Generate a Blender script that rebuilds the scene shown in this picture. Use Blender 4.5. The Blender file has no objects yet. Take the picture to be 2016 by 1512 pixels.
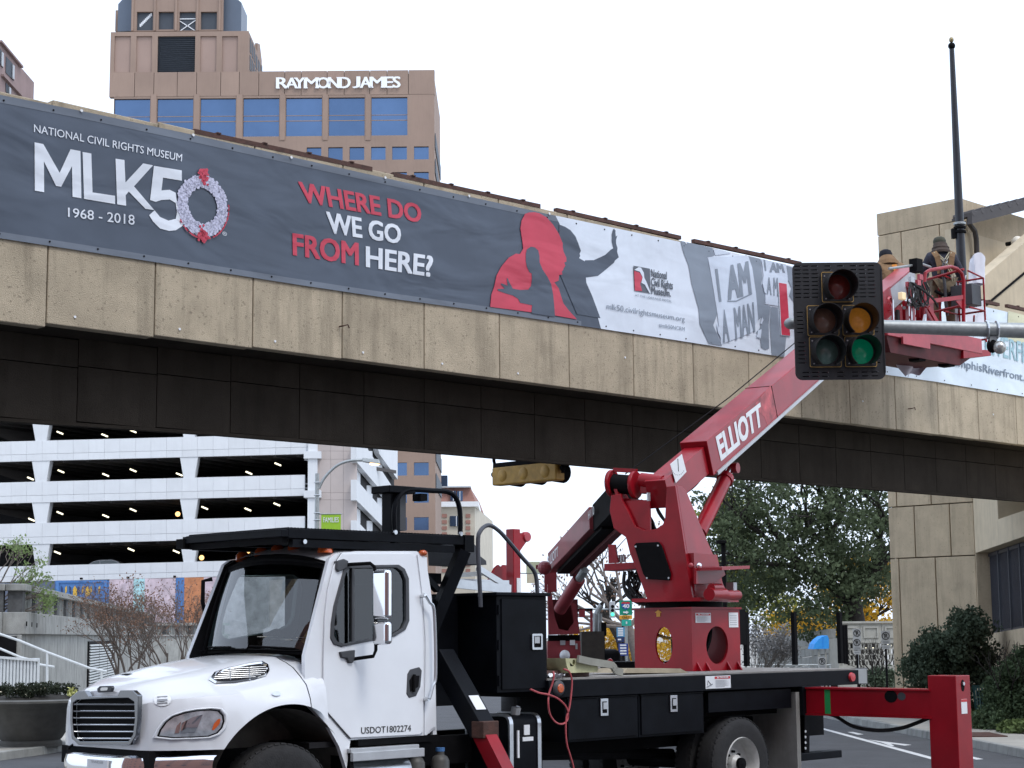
import bpy, bmesh, math, random
import numpy as np
from mathutils import Vector, Matrix
from mathutils.geometry import tessellate_polygon
rnd = random.Random(7)
S = bpy.context.scene
COL = S.collection
# ------------------------------------------------------------------ camera
FPX, EYE, HOR = 3500.0, 2.0, 1250.0            # focal length in photo pixels, eye height, horizon row
cam = bpy.data.cameras.new('camera'); camo = bpy.data.objects.new('camera', cam); COL.objects.link(camo)
cam.sensor_width = 36.0; cam.lens = 36.0*FPX/2016.0; cam.clip_start = 0.5; cam.clip_end = 3000
PITCH = math.atan((HOR-756)/FPX)
CR = (Matrix.Rotation(math.pi/2+PITCH, 3, 'X') @ Matrix.Rotation(math.radians(-0.5), 3, 'Z'))
CP = Vector((0, 0, EYE))
camo.matrix_world = Matrix.Translation(CP) @ CR.to_4x4()
S.camera = camo
# ------------------------------------------------------------------ world, sun, exposure
SUN_EL, SUN_AZ = math.radians(56), math.radians(140)
w = bpy.data.worlds.new('World'); S.world = w; w.use_nodes = True
wn = w.node_tree.nodes; wl = w.node_tree.links
sky = wn.new('ShaderNodeTexSky'); sky.sky_type = 'NISHITA'; sky.sun_disc = False
sky.sun_elevation = SUN_EL; sky.sun_rotation = SUN_AZ
sky.air_density = 1.0; sky.dust_density = 3.0; sky.ozone_density = 1.0
hs = wn.new('ShaderNodeHueSaturation'); hs.inputs['Saturation'].default_value = 0.7
mx = wn.new('ShaderNodeMix'); mx.data_type = 'RGBA'; mx.inputs[0].default_value = 0.72
mx.inputs[7].default_value = (7.0, 8.0, 9.7, 1)            # even overcast veil over the clear sky
wl.new(sky.outputs[0], hs.inputs['Color']); wl.new(hs.outputs[0], mx.inputs[6])
wl.new(mx.outputs[2], wn['Background'].inputs[0]); wn['Background'].inputs[1].default_value = 0.12
sl = bpy.data.lights.new('sun', 'SUN'); sl.energy = 0.7; sl.angle = math.radians(14); sl.color = (1, .96, .91)
so = bpy.data.objects.new('sun', sl); COL.objects.link(so)
sd = Vector((math.sin(SUN_AZ)*math.cos(SUN_EL), math.cos(SUN_AZ)*math.cos(SUN_EL), math.sin(SUN_EL)))
so.rotation_euler = sd.to_track_quat('Z', 'Y').to_euler(); so.location = (20, -20, 40)
vs = S.view_settings; vs.view_transform = 'Standard'; vs.look = 'None'; vs.exposure = 0.75; vs.gamma = 1
vs.use_curve_mapping = False
# ------------------------------------------------------------------ frames and surveying
def ray(px, py): return (CR @ Vector(((px-1008)/FPX, -(py-756)/FPX, -1))).normalized()
class Fr:
    """a local frame; on(px,py,axis,val) is the point where the sight line meets the local plane axis=val"""
    def __init__(s, o=(0, 0, 0), deg=0, m=None):
        s.m = m if m is not None else Matrix.Translation(Vector(o)) @ Matrix.Rotation(math.radians(deg), 4, 'Z')
        s.i = s.m.inverted()
    def on(s, px, py, ax, val):
        o = s.i @ CP; d = s.i.to_3x3() @ ray(px, py)
        return o + d*((val-o[ax])/d[ax])
    def x(s, px, py, v): return s.on(px, py, 0, v)
    def y(s, px, py, v): return s.on(px, py, 1, v)
    def z(s, px, py, v): return s.on(px, py, 2, v)
WF = Fr()
TF = Fr((-2.0, 16.0, 0), 45)                       # truck frame: x rearward, y to its far side
TB = 4.747                                         # bridge face, in truck frame y
BF = Fr(tuple(TF.m @ Vector((0, TB, 0))), 45)      # bridge frame, y=0 on its face
# ------------------------------------------------------------------ mesh building
FRAME = {}
def thing(name, label, cat, fr=WF, loc=(0, 0, 0), group=None, kind=None):
    o = bpy.data.objects.new(name, None); COL.objects.link(o)
    m = fr.m @ Matrix.Translation(Vector(loc)); o.matrix_world = m; o.empty_display_size = .3
    FRAME[o.name] = m
    return tag(o, label, cat, group, kind)
def tag(o, label=None, cat=None, group=None, kind=None):
    if label: o['label'] = label
    if cat: o['category'] = cat
    if group: o['group'] = group
    if kind: o['kind'] = kind
    return o
class MB:
    def __init__(s, fr=WF): s.v = []; s.f = []; s.fr = fr
    def add(s, vs, fs):
        b = len(s.v); s.v += [tuple(p) for p in vs]; s.f += [tuple(i+b for i in f) for f in fs]; return s
    def hexa(s, p):   # 0-3 one face, 4-7 opposite
        return s.add(p, [(3, 2, 1, 0), (4, 5, 6, 7), (0, 1, 5, 4), (1, 2, 6, 5), (2, 3, 7, 6), (3, 0, 4, 7)])
    def box(s, x0, x1, y0, y1, z0, z1):
        return s.hexa([(x0, y0, z0), (x1, y0, z0), (x1, y1, z0), (x0, y1, z0), (x0, y0, z1), (x1, y0, z1), (x1, y1, z1), (x0, y1, z1)])
    def quad(s, *p): return s.add(p, [tuple(range(len(p)))])
    def prism(s, pts, vec, holes=()):
        """flat outline (3D points) with holes, extruded by vec"""
        vec = Vector(vec); loops = [[Vector(p) for p in pts]]+[[Vector(p) for p in h] for h in holes]
        flat = [p for l in loops for p in l]; n = len(flat)
        tri = tessellate_polygon(loops) if holes else [tuple(range(len(pts)))]
        fs = [tuple(t) for t in tri]+[tuple(i+n for i in reversed(t)) for t in tri]
        b = 0
        for l in loops:
            m = len(l); fs += [(b+i, b+(i+1) % m, n+b+(i+1) % m, n+b+i) for i in range(m)]; b += m
        return s.add(flat+[p+vec for p in flat], fs)
    def flat(s, pts, holes=()):
        if not holes: return s.add([tuple(p) for p in pts], [tuple(range(len(pts)))])
        loops = [[Vector(p) for p in pts]]+[[Vector(p) for p in h] for h in holes]
        return s.add([p for l in loops for p in l], [tuple(t) for t in tessellate_polygon(loops)])
    def wall(s, x0, x1, z0, z1, Y, th, holes):
        """upright slab facing -Y with rectangular openings (x0,x1,z0,z1)"""
        xs = sorted({x0, x1, *[h[0] for h in holes], *[h[1] for h in holes]}); zs = sorted({z0, z1, *[h[2] for h in holes], *[h[3] for h in holes]})
        for a, b in zip(xs, xs[1:]):
            c0 = None
            for c, d in zip(zs, zs[1:]):
                mx_, mz_ = (a+b)/2, (c+d)/2; inside = any(h[0] < mx_ < h[1] and h[2] < mz_ < h[3] for h in holes)
                if inside:
                    if c0 is not None: s.quad((a, Y, c0), (b, Y, c0), (b, Y, c), (a, Y, c)); c0 = None
                elif c0 is None: c0 = c
            if c0 is not None: s.quad((a, Y, c0), (b, Y, c0), (b, Y, zs[-1]), (a, Y, zs[-1]))
        for a, b, c, d in [(x0, x1, z0, z1)]+list(holes):
            s.quad((a, Y, c), (b, Y, c), (b, Y+th, c), (a, Y+th, c)); s.quad((a, Y, d), (b, Y, d), (b, Y+th, d), (a, Y+th, d)); s.quad((a, Y, c), (a, Y, d), (a, Y+th, d), (a, Y+th, c)); s.quad((b, Y, c), (b, Y, d), (b, Y+th, d), (b, Y+th, c))
        return s
    def cyl(s, p0, p1, r0, r1=None, n=12, caps=True):
        return s.tube([p0, p1], [r0, r0 if r1 is None else r1], n, caps)
    def tube(s, pts, r, n=8, caps=True):
        pts = [Vector(p) for p in pts]; m = len(pts)
        rs = r if isinstance(r, (list, tuple)) else [r]*m
        d0 = (pts[1]-pts[0]).normalized(); a = d0.orthogonal().normalized(); vs = []; fs = []
        for i, p in enumerate(pts):
            d = (pts[min(i+1, m-1)]-pts[max(i-1, 0)]).normalized()
            a = (a-d*a.dot(d)).normalized(); b = d.cross(a)
            k = 1.0
            if 0 < i < m-1:
                c = (pts[i]-pts[i-1]).normalized().dot((pts[i+1]-pts[i]).normalized()); k = min(1.6, 1/max(.5, math.sqrt(max(0, (1+c)/2))))
            for j in range(n):
                t = 2*math.pi*j/n; vs.append(p+(a*math.cos(t)+b*math.sin(t))*rs[i])
        for i in range(m-1):
            for j in range(n): fs.append((i*n+j, i*n+(j+1) % n, (i+1)*n+(j+1) % n, (i+1)*n+j))
        if caps: fs += [tuple(reversed(range(n))), tuple((m-1)*n+j for j in range(n))]
        return s.add(vs, fs)
    def beam(s, p0, p1, w, h, up=(0, 0, 1)):
        p0 = Vector(p0); p1 = Vector(p1); d = (p1-p0).normalized(); a = d.cross(Vector(up)).normalized(); b = a.cross(d)
        q = lambda p: [p-a*w/2-b*h/2, p+a*w/2-b*h/2, p+a*w/2+b*h/2, p-a*w/2+b*h/2]
        return s.hexa(q(p0)+q(p1))
    def lathe(s, prof, c=(0, 0, 0), ax=(0, 0, 1), n=24):
        ax = Vector(ax).normalized(); a = ax.orthogonal().normalized(); b = ax.cross(a); c = Vector(c); m = len(prof)
        vs = [c+ax*z+(a*math.cos(2*math.pi*j/n)+b*math.sin(2*math.pi*j/n))*r for r, z in prof for j in range(n)]
        fs = [(i*n+j, i*n+(j+1) % n, (i+1)*n+(j+1) % n, (i+1)*n+j) for i in range(m-1) for j in range(n)]
        return s.add(vs, fs)
    def ball(s, c, r, sc=(1, 1, 1), n=12, m=8):
        c = Vector(c); prof = []
        vs = [c+Vector((0, 0, -r*sc[2]))]; fs = []
        for i in range(1, m):
            t = math.pi*i/m
            for j in range(n):
                p = 2*math.pi*j/n; vs.append(c+Vector((r*sc[0]*math.sin(t)*math.cos(p), r*sc[1]*math.sin(t)*math.sin(p), -r*sc[2]*math.cos(t))))
        vs.append(c+Vector((0, 0, r*sc[2])))
        for j in range(n): fs.append((0, 1+(j+1) % n, 1+j)); fs.append((len(vs)-1, 1+(m-2)*n+j, 1+(m-2)*n+(j+1) % n))
        for i in range(m-2):
            for j in range(n): a = 1+i*n; fs.append((a+j, a+(j+1) % n, a+n+(j+1) % n, a+n+j))
        return s.add(vs, fs)
    def grid(s, fn, nu, nv):
        vs = [fn(i/nu, j/nv) for j in range(nv+1) for i in range(nu+1)]
        fs = [(j*(nu+1)+i, j*(nu+1)+i+1, (j+1)*(nu+1)+i+1, (j+1)*(nu+1)+i) for j in range(nv) for i in range(nu)]
        return s.add(vs, fs)
    def mesh(s, name, m, smooth):
        me = bpy.data.meshes.new(name); me.from_pydata([tuple(m @ Vector(v)) for v in s.v], [], s.f); me.validate()
        bm = bmesh.new(); bm.from_mesh(me); bmesh.ops.recalc_face_normals(bm, faces=bm.faces); bm.to_mesh(me); bm.free()
        if smooth:
            me.polygons.foreach_set('use_smooth', [True]*len(me.polygons)); me.set_sharp_from_angle(angle=math.radians(38))
        return me
    def build(s, name, mat, parent=None, smooth=False, bevel=0, label=None, keep=False):
        pm = FRAME[parent.name] if parent else Matrix()
        m = pm.inverted() @ s.fr.m
        me = s.mesh(name, m, smooth)
        o = bpy.data.objects.new(name, me); COL.objects.link(o)
        if parent: o.parent = parent
        FRAME[o.name] = pm
        if mat: me.materials.append(mat)
        if bevel:
            b = o.modifiers.new('bevel', 'BEVEL'); b.width = bevel; b.segments = 2; b.limit_method = 'ANGLE'; b.angle_limit = math.radians(35)
            me.polygons.foreach_set('use_smooth', [True]*len(me.polygons)); b.harden_normals = True
        if label: o['label'] = label
        return o
def copy_to(o, loc, parent=None):
    c = o.copy(); COL.objects.link(c); c.location = loc
    if parent: c.parent = parent
    FRAME[c.name] = FRAME[o.name]
    return c
def lerp(a, b, t): return a+(b-a)*t
def rot2(p, a): return (p[0]*math.cos(a)-p[1]*math.sin(a), p[0]*math.sin(a)+p[1]*math.cos(a))
def oval(c, a, b, ex, ey, n=24):
    c = Vector(c); ex = Vector(ex); ey = Vector(ey)
    return [c+ex*a*math.cos(2*math.pi*i/n)+ey*b*math.sin(2*math.pi*i/n) for i in range(n)]
def rrect(x0, x1, y0, y1, r, n=4):
    out = []
    for cx, cy, a0 in ((x1-r, y1-r, 0), (x0+r, y1-r, 90), (x0+r, y0+r, 180), (x1-r, y0+r, 270)):
        for i in range(n+1):
            t = math.radians(a0+90*i/n); out.append((cx+r*math.cos(t), cy+r*math.sin(t)))
    return out
def smooth_path(pts, k=5):
    pts = [Vector(p) for p in pts]; out = []
    for i in range(len(pts)-1):
        p0, p1, p2, p3 = pts[max(i-1, 0)], pts[i], pts[i+1], pts[min(i+2, len(pts)-1)]
        for j in range(k):
            t = j/k; out.append(.5*((2*p1)+(p2-p0)*t+(2*p0-5*p1+4*p2-p3)*t*t+(3*p1-p0-3*p2+p3)*t**3))
    return out+[pts[-1]]
# ------------------------------------------------------------------ lettering
_tm = {}
def text_geo(txt, bold=0.0, space=1.0):
    key = (txt, bold, space)
    if key in _tm: return _tm[key]
    cu = bpy.data.curves.new('lettering', 'FONT'); cu.body = txt; cu.offset = bold; cu.resolution_u = 3; cu.space_character = space
    ob = bpy.data.objects.new('lettering', cu); COL.objects.link(ob)
    dg = bpy.context.evaluated_depsgraph_get(); dg.update()
    me = bpy.data.meshes.new_from_object(ob.evaluated_get(dg))
    v = [(p.co.x, p.co.y) for p in me.vertices]; f = [tuple(p.vertices) for p in me.polygons]
    bpy.data.objects.remove(ob); bpy.data.curves.remove(cu); bpy.data.meshes.remove(me)
    _tm[key] = (v, f); return v, f
def text_on(mb, txt, tl, tr, bl, br, bold=0.0, space=1.0, off=(0, 0, 0)):
    """letters filling the quad given by cap-line and baseline ends (3D points); bold repeats the glyphs a hair apart"""
    v, f = text_geo(txt, 0, space); hv = text_geo('H', 0)[0]; cap = max(p[1] for p in hv); bs = min(p[1] for p in hv)
    x0 = min(p[0] for p in v)-bold; x1 = max(p[0] for p in v)+bold; tl, tr, bl, br = map(Vector, (tl, tr, bl, br)); off = Vector(off)
    nn = (br-bl).cross(tl-bl).normalized()
    sh = [(0, 0)] if not bold else [(0, 0), (-1, -.8), (1, .8), (-1, .8), (1, -.8)]
    for k, (sx, sy) in enumerate(sh):
        out = []
        for x, y in v:
            a = (x+sx*bold-x0)/(x1-x0); b = (y+sy*bold*.8-bs)/(cap-bs); out.append(bl.lerp(br, a).lerp(tl.lerp(tr, a), b)+off+nn*(.0005*k))
        mb.add(out, f)
    return mb
def split_letters(mb, name, m, parent):
    """one part per letter: islands whose spans along the line overlap belong together"""
    par = list(range(len(mb.v)))
    def find(i):
        while par[i] != i: par[i] = par[par[i]]; i = par[i]
        return i
    for f in mb.f:
        for q in f[1:]: par[find(q)] = find(f[0])
    groups = {}
    for f in mb.f: groups.setdefault(find(f[0]), []).append(f)
    V0 = [Vector(p) for p in mb.v]; a = min(V0, key=lambda p: p.x-p.y*.3); b = max(V0, key=lambda p: p.x-p.y*.3); d = Vector(((b-a).x, (b-a).y, 0)).normalized()
    isl = []
    for g in groups.values():
        t = [V0[i].dot(d) for f in g for i in f]; isl.append([min(t), max(t), list(g)])
    isl.sort(key=lambda q: q[0]); out = []
    for i in isl:
        if out and min(out[-1][1], i[1])-max(out[-1][0], i[0]) > .5*min(out[-1][1]-out[-1][0], i[1]-i[0]): out[-1][1] = max(out[-1][1], i[1]); out[-1][2] += i[2]
        else: out.append(i)
    for _, _, g in out:
        ids = sorted({i for f in g for i in f}); mp = {i: k for k, i in enumerate(ids)}
        q = MB(mb.fr); q.add([mb.v[i] for i in ids], [tuple(mp[i] for i in f) for f in g]); q.build(name, m, parent)
# ------------------------------------------------------------------ materials
MT = {}
def mat(name, rgb, rough=.6, metal=0, var=.12, scale=6, bump=0, bscale=40, coat=0, spec=.5, rand=0, streak=0, speck=0, emit=0, speckscale=120):
    if name in MT: return MT[name]
    m = bpy.data.materials.new(name); m.use_nodes = True; nt = m.node_tree; N = nt.nodes; L = nt.links
    p = N['Principled BSDF']; p.inputs['Roughness'].default_value = rough; p.inputs['Metallic'].default_value = metal
    p.inputs['Specular IOR Level'].default_value = spec; p.inputs['Coat Weight'].default_value = coat; p.inputs['Coat Roughness'].default_value = .06
    p.inputs['Base Color'].default_value = (*rgb, 1)
    tc = N.new('ShaderNodeTexCoord'); src = tc.outputs['Object']
    if rand:
        oi = N.new('ShaderNodeObjectInfo'); va = N.new('ShaderNodeVectorMath'); va.operation = 'MULTIPLY_ADD'
        L.new(oi.outputs['Random'], va.inputs[0]); va.inputs[1].default_value = (37, 61, 23); L.new(src, va.inputs[2]); src = va.outputs[0]
    col = None
    def mixc(fac, a, b, blend='MIX'):
        x = N.new('ShaderNodeMix'); x.data_type = 'RGBA'; x.blend_type = blend
        for i, q in ((0, fac), (6, a), (7, b)):
            if hasattr(q, 'is_output'): L.new(q, x.inputs[i])
            elif isinstance(q, tuple): x.inputs[i].default_value = (*q, 1)
            else: x.inputs[i].default_value = q
        return x.outputs[2]
    def noise(sc, det=5, ro=.6, vec=None):
        n = N.new('ShaderNodeTexNoise'); n.inputs['Scale'].default_value = sc; n.inputs['Detail'].default_value = det; n.inputs['Roughness'].default_value = ro
        L.new(vec or src, n.inputs['Vector']); return n.outputs['Fac']
    def ramp(f, a, b):
        r = N.new('ShaderNodeMapRange'); r.inputs[1].default_value = a; r.inputs[2].default_value = b; L.new(f, r.inputs[0]); return r.outputs[0]
    if var:
        lo = tuple(c*(1-var) for c in rgb); hi = tuple(min(1, c*(1+var)) for c in rgb)
        col = mixc(ramp(noise(scale), .3, .7), lo, hi)
    else: col = None
    base = col or rgb
    if streak:
        mp = N.new('ShaderNodeMapping'); mp.inputs['Scale'].default_value = (2.6, 2.6, .24); L.new(src, mp.inputs[0])
        f = ramp(noise(1.6, 6, .66, mp.outputs[0]), .50, .68)
        mu = N.new('ShaderNodeMath'); mu.operation = 'MULTIPLY'; mu.inputs[1].default_value = streak; L.new(f, mu.inputs[0])
        base = mixc(mu.outputs[0], base, tuple(c*.38 for c in rgb))
    if speck:
        f = ramp(noise(speckscale, 2, .5), .62, .72); mu = N.new('ShaderNodeMath'); mu.operation = 'MULTIPLY'; mu.inputs[1].default_value = speck; L.new(f, mu.inputs[0])
        base = mixc(mu.outputs[0], base, tuple(c*.35 for c in rgb))
        f2 = ramp(noise(speckscale*.7, 2, .5), .3, .2); mu2 = N.new('ShaderNodeMath'); mu2.operation = 'MULTIPLY'; mu2.inputs[1].default_value = speck*.7; L.new(f2, mu2.inputs[0])
        base = mixc(mu2.outputs[0], base, tuple(min(1, c*1.6) for c in rgb))
    if rand:
        mr = N.new('ShaderNodeMapRange'); mr.inputs[3].default_value = 1-rand; mr.inputs[4].default_value = 1+rand; L.new(oi.outputs['Random'], mr.inputs[0])
        vm = N.new('ShaderNodeVectorMath'); vm.operation = 'SCALE'
        if hasattr(base, 'is_output'): L.new(base, vm.inputs[0])
        else: vm.inputs[0].default_value = base
        L.new(mr.outputs[0], vm.inputs['Scale']); base = vm.outputs[0]
    if hasattr(base, 'is_output'): L.new(base, p.inputs['Base Color'])
    if bump:
        b = N.new('ShaderNodeBump'); b.inputs['Strength'].default_value = bump; b.inputs['Distance'].default_value = .02
        L.new(noise(bscale, 4), b.inputs['Height']); L.new(b.outputs[0], p.inputs['Normal'])
    if emit: p.inputs['Emission Color'].default_value = (*rgb, 1); p.inputs['Emission Strength'].default_value = emit
    MT[name] = m; return m
def glass(name, tint, alpha, rough=.02):
    m = bpy.data.materials.new(name); m.use_nodes = True; N = m.node_tree.nodes; L = m.node_tree.links; N.remove(N['Principled BSDF'])
    t = N.new('ShaderNodeBsdfTransparent'); t.inputs[0].default_value = (*tint, 1); g = N.new('ShaderNodeBsdfGlossy'); g.inputs['Roughness'].default_value = rough
    f = N.new('ShaderNodeFresnel'); f.inputs[0].default_value = 1.5; mp = N.new('ShaderNodeMath'); mp.operation = 'MULTIPLY_ADD'; mp.inputs[1].default_value = 1.0; mp.inputs[2].default_value = alpha
    L.new(f.outputs[0], mp.inputs[0]); x = N.new('ShaderNodeMixShader'); L.new(mp.outputs[0], x.inputs[0]); L.new(t.outputs[0], x.inputs[1]); L.new(g.outputs[0], x.inputs[2])
    L.new(x.outputs[0], N['Material Output'].inputs[0]); return m
def cloth_mat(name, rgb, rough=.42, amount=.35):
    """printed banner vinyl: creases as bump in metres along the cloth, shared by every print on it"""
    m = mat(name, rgb, rough, var=.10, scale=1.3, spec=.45); nt = m.node_tree; N = nt.nodes; L = nt.links; p = N['Principled BSDF']
    tc = N.new('ShaderNodeTexCoord'); mp = N.new('ShaderNodeMapping'); mp.inputs['Rotation'].default_value = (0, math.radians(28), 0); mp.inputs['Scale'].default_value = (.55, 1, 1.7)
    L.new(tc.outputs['Object'], mp.inputs[0]); n = N.new('ShaderNodeTexNoise'); n.inputs['Scale'].default_value = 1.0; n.inputs['Detail'].default_value = 2.5; n.inputs['Roughness'].default_value = .5; n.inputs['Distortion'].default_value = .6
    L.new(mp.outputs[0], n.inputs['Vector']); b = N.new('ShaderNodeBump'); b.inputs['Strength'].default_value = amount; b.inputs['Distance'].default_value = .22
    L.new(n.outputs['Fac'], b.inputs['Height']); L.new(b.outputs[0], p.inputs['Normal']); return m
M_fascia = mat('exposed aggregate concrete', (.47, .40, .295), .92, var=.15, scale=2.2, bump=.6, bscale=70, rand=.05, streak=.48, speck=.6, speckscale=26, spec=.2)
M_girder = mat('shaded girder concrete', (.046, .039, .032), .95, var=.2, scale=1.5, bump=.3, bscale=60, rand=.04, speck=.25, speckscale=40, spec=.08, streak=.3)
M_conc = mat('grey weathered concrete', (.30, .305, .29), .9, var=.2, scale=2.2, bump=.4, bscale=50, streak=.6, rand=.05)
M_tower = mat('tan precast concrete', (.52, .425, .295), .9, var=.12, scale=2.5, bump=.4, bscale=60, streak=.35, speck=.35, speckscale=26, rand=.04)
M_tan2 = mat('smooth tan concrete', (.58, .49, .35), .85, var=.08, scale=3, bump=.15, bscale=40, streak=.2)
M_rust = mat('rusty brown steel', (.075, .032, .022), .75, var=.4, scale=9, bump=.3)
M_asphalt = mat('asphalt', (.07, .073, .08), .92, var=.18, scale=1.2, bump=.4, bscale=160, speck=.25, speckscale=90)
M_pave = mat('pavement concrete', (.36, .345, .31), .9, var=.12, scale=1.5, bump=.2, bscale=80, rand=.06, speck=.15)
M_ground = mat('plaza ground concrete', (.33, .32, .295), .92, var=.15, scale=.6, bump=.2)
M_line = mat('worn white road paint', (.62, .63, .63), .8, var=.25, scale=14)
M_white = mat('white truck paint', (.74, .765, .80), .24, var=.035, scale=2.5, coat=.6)
M_black = mat('black painted steel', (.0045, .0055, .008), .45, var=.35, scale=4, bump=.04, bscale=30, spec=.09)
M_blackm = mat('matt black', (.006, .006, .007), .75, var=.25, spec=.1)
M_rubber = mat('tyre rubber', (.018, .018, .019), .82, var=.3, scale=14, bump=.25, bscale=60)
M_red = mat('red boom paint', (.30, .0055, .014), .34, var=.24, scale=1.6, coat=.16, bump=.03, bscale=6, spec=.3, speck=.10, speckscale=22)
M_redfade = mat('faded red paint', (.40, .045, .06), .4, var=.25, scale=3, coat=.2)
M_chrome = mat('chrome', (.82, .83, .85), .07, 1, var=0)
M_alu = mat('aluminium', (.62, .64, .66), .32, 1, var=.08, scale=12)
M_steel = mat('galvanised steel', (.36, .385, .39), .5, .55, var=.14, scale=18)
M_silver = mat('silver grey paint', (.48, .5, .52), .4, .3, var=.08)
M_sticker = mat('white decal', (.78, .80, .82), .4, var=.03)
M_ink = mat('black decal ink', (.02, .02, .022), .5, var=0)
M_inkgrey = mat('grey decal ink', (.25, .26, .28), .5, var=0)
M_redink = mat('red decal ink', (.55, .03, .04), .45, var=0)
M_yellow = mat('yellow decal', (.75, .36, .03), .45, var=.05)
M_orange = mat('amber lens', (.55, .10, .02), .25, var=.1, coat=.5)
M_redlens = mat('red lens', (.5, .02, .03), .25, var=.1, coat=.5)
M_green = mat('green tape', (.02, .30, .08), .5, var=.1)
M_dark = mat('dark interior', (.02, .02, .022), .8, var=.2, spec=.15)
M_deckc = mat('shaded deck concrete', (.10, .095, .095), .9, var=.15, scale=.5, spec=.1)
M_trim = mat('grey rubber trim', (.05, .053, .06), .55, var=.15)
M_glass = glass('truck window glass', (.62, .72, .70), .07)
M_glassd = glass('dark quarter glass', (.35, .45, .48), .04)
# ================================================================== ground, road, pavements
def sheet(name, pts, z, m, label=None):
    o = MB().flat([(x, y, z) for x, y in pts]).build(name, m); o['kind'] = 'structure'
    if label: o['label'] = label
    return o
sheet('ground', [(-600, -120), (600, -120), (600, 900), (-600, 900)], -.03, M_ground)
def kerb_x(y): return 7.35+(41.4-y)*.055 if y < 60 else 6.33
def kerb_l(y): return -8.0-.17*max(0, 33-y)-.0022*max(0, 33-y)**2*6 if y < 33 else -8.0
ys = [4, 8, 12, 16, 20, 24, 28, 30, 32, 33, 36, 40, 46, 54, 60, 90, 140, 220, 320]
sheet('road', [(kerb_l(y)-.02, y) for y in reversed(ys)]+[(-30, -30), (30, -30)]+[(kerb_x(y)+.02, y) for y in ys], 0.0, M_asphalt)
def slabs(name, fx, y0, y1, n, wid, ln, side, label):
    root = thing(name, label, 'pavement', WF, (0, 0, 0), kind='structure'); del root['category']
    k = 0; y = y0
    while y < y1:
        for i in range(n):
            a = fx(y)+side*(.16+i*wid); b = fx(y+ln)+side*(.16+i*wid); d = side*(wid-.014)
            MB().hexa([(a, y, -.02), (a+d, y, -.02), (b+d, y+ln-.014, -.02), (b, y+ln-.014, -.02), (a, y, .13), (a+d, y, .13), (b+d, y+ln-.014, .13), (b, y+ln-.014, .13)]).build('paving_slab', M_pave, root)
        y += ln
    y = y0
    while y < y1:
        a, b = fx(y), fx(y+1.9)
        MB().hexa([(a, y, -.02), (a+side*.15, y, -.02), (b+side*.15, y+1.88, -.02), (b, y+1.88, -.02), (a+side*.02, y, .14), (a+side*.15, y, .14), (b+side*.15, y+1.88, .14), (b+side*.02, y+1.88, .14)]).build('kerb_stone', M_conc, root, bevel=.02)
        y += 1.9
    return root
slabs('sidewalk', kerb_l, 26, 58, 3, 1.55, 1.9, -1, 'pale concrete plaza pavement left of the truck')
slabs('sidewalk', kerb_x, 20, 66, 2, 1.5, 1.9, 1, 'concrete pavement and kerb below the tan building')
sheet('road_marking', [(6.30, 41), (6.42, 41), (6.745, 26), (6.60, 26)], .004, M_line, 'white edge line on the asphalt')
sheet('road_marking', [(6.60, 33.9), (7.05, 32.2), (6.88, 32.0), (6.76, 32.6), (6.68, 31.9), (6.62, 31.9), (6.66, 32.9)], .004, M_line, 'worn white arrow head by the kerb')
for x, y in ((7.02, 30.6), (7.2, 29.4), (6.7, 36.5)): sheet('road_marking', [(x, y), (x+.12, y), (x+.16, y-.9), (x+.02, y-1.0)], .004, M_line, 'worn white paint patch by the kerb')
# storm drain in the right kerb
dr = thing('storm_drain', 'rusty iron storm drain plate set in the right kerb', 'drain', WF, (8.05, 32.7, 0))
MB().box(8.0, 8.75, 32.15, 33.4, .131, .15).build('plate', M_rust, dr)
MB().box(7.86, 8.02, 32.2, 33.3, .02, .11).build('inlet', M_blackm, dr)
# ================================================================== footbridge
def dz(s): return .105*(1-math.exp(-max(0, s+.5)/2.6))+.006*max(0, s-12)
bridge = thing('footbridge', 'tan concrete footbridge with long banners crossing above the road', 'bridge', BF)
JP, J0 = 1.42, .239
pm = None
for k in range(-4, 24):
    s0 = J0+JP*k
    if pm is None:
        pm = MB(BF).box(.006, JP-.006, 0, .17, 5.44, 8.02).build('fascia_panel', M_fascia, bridge, bevel=.014); pm.location = (s0, 0, dz(s0+.7)); continue
    copy_to(pm, (s0, 0, dz(s0+.7)))
def ramp_box(x0, x1, y0, y1, z0, z1, n=14):
    mb = MB(BF)
    for i in range(n):
        a = lerp(x0, x1, i/n); b = lerp(x0, x1, (i+1)/n); da = dz(a); db = dz(b)
        mb.hexa([(a, y0, z0+da), (b, y0, z0+db), (b, y1, z0+db), (a, y1, z0+da), (a, y0, z1+da), (b, y0, z1+db), (b, y1, z1+db), (a, y1, z1+da)])
    return mb
ramp_box(-5.4, 34, .172, .19, 5.46, 7.9).build('joint_backing', M_blackm, bridge)
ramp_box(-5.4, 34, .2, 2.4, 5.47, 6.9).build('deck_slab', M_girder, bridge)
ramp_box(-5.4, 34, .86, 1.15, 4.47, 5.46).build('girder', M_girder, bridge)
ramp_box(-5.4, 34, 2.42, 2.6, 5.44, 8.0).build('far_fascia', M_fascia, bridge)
ga = gb = None
for k in range(-6, 36):
    s0 = .04+1.1*k
    if ga is None:
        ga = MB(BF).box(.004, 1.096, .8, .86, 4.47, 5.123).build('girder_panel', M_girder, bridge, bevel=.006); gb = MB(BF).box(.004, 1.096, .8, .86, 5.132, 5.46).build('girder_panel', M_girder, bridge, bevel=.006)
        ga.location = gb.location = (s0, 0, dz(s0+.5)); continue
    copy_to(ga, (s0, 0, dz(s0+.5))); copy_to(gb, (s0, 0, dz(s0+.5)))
ramp_box(-5.4, 34, .78, .9, 4.43, 4.468).build('girder_lip', M_girder, bridge)
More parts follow.
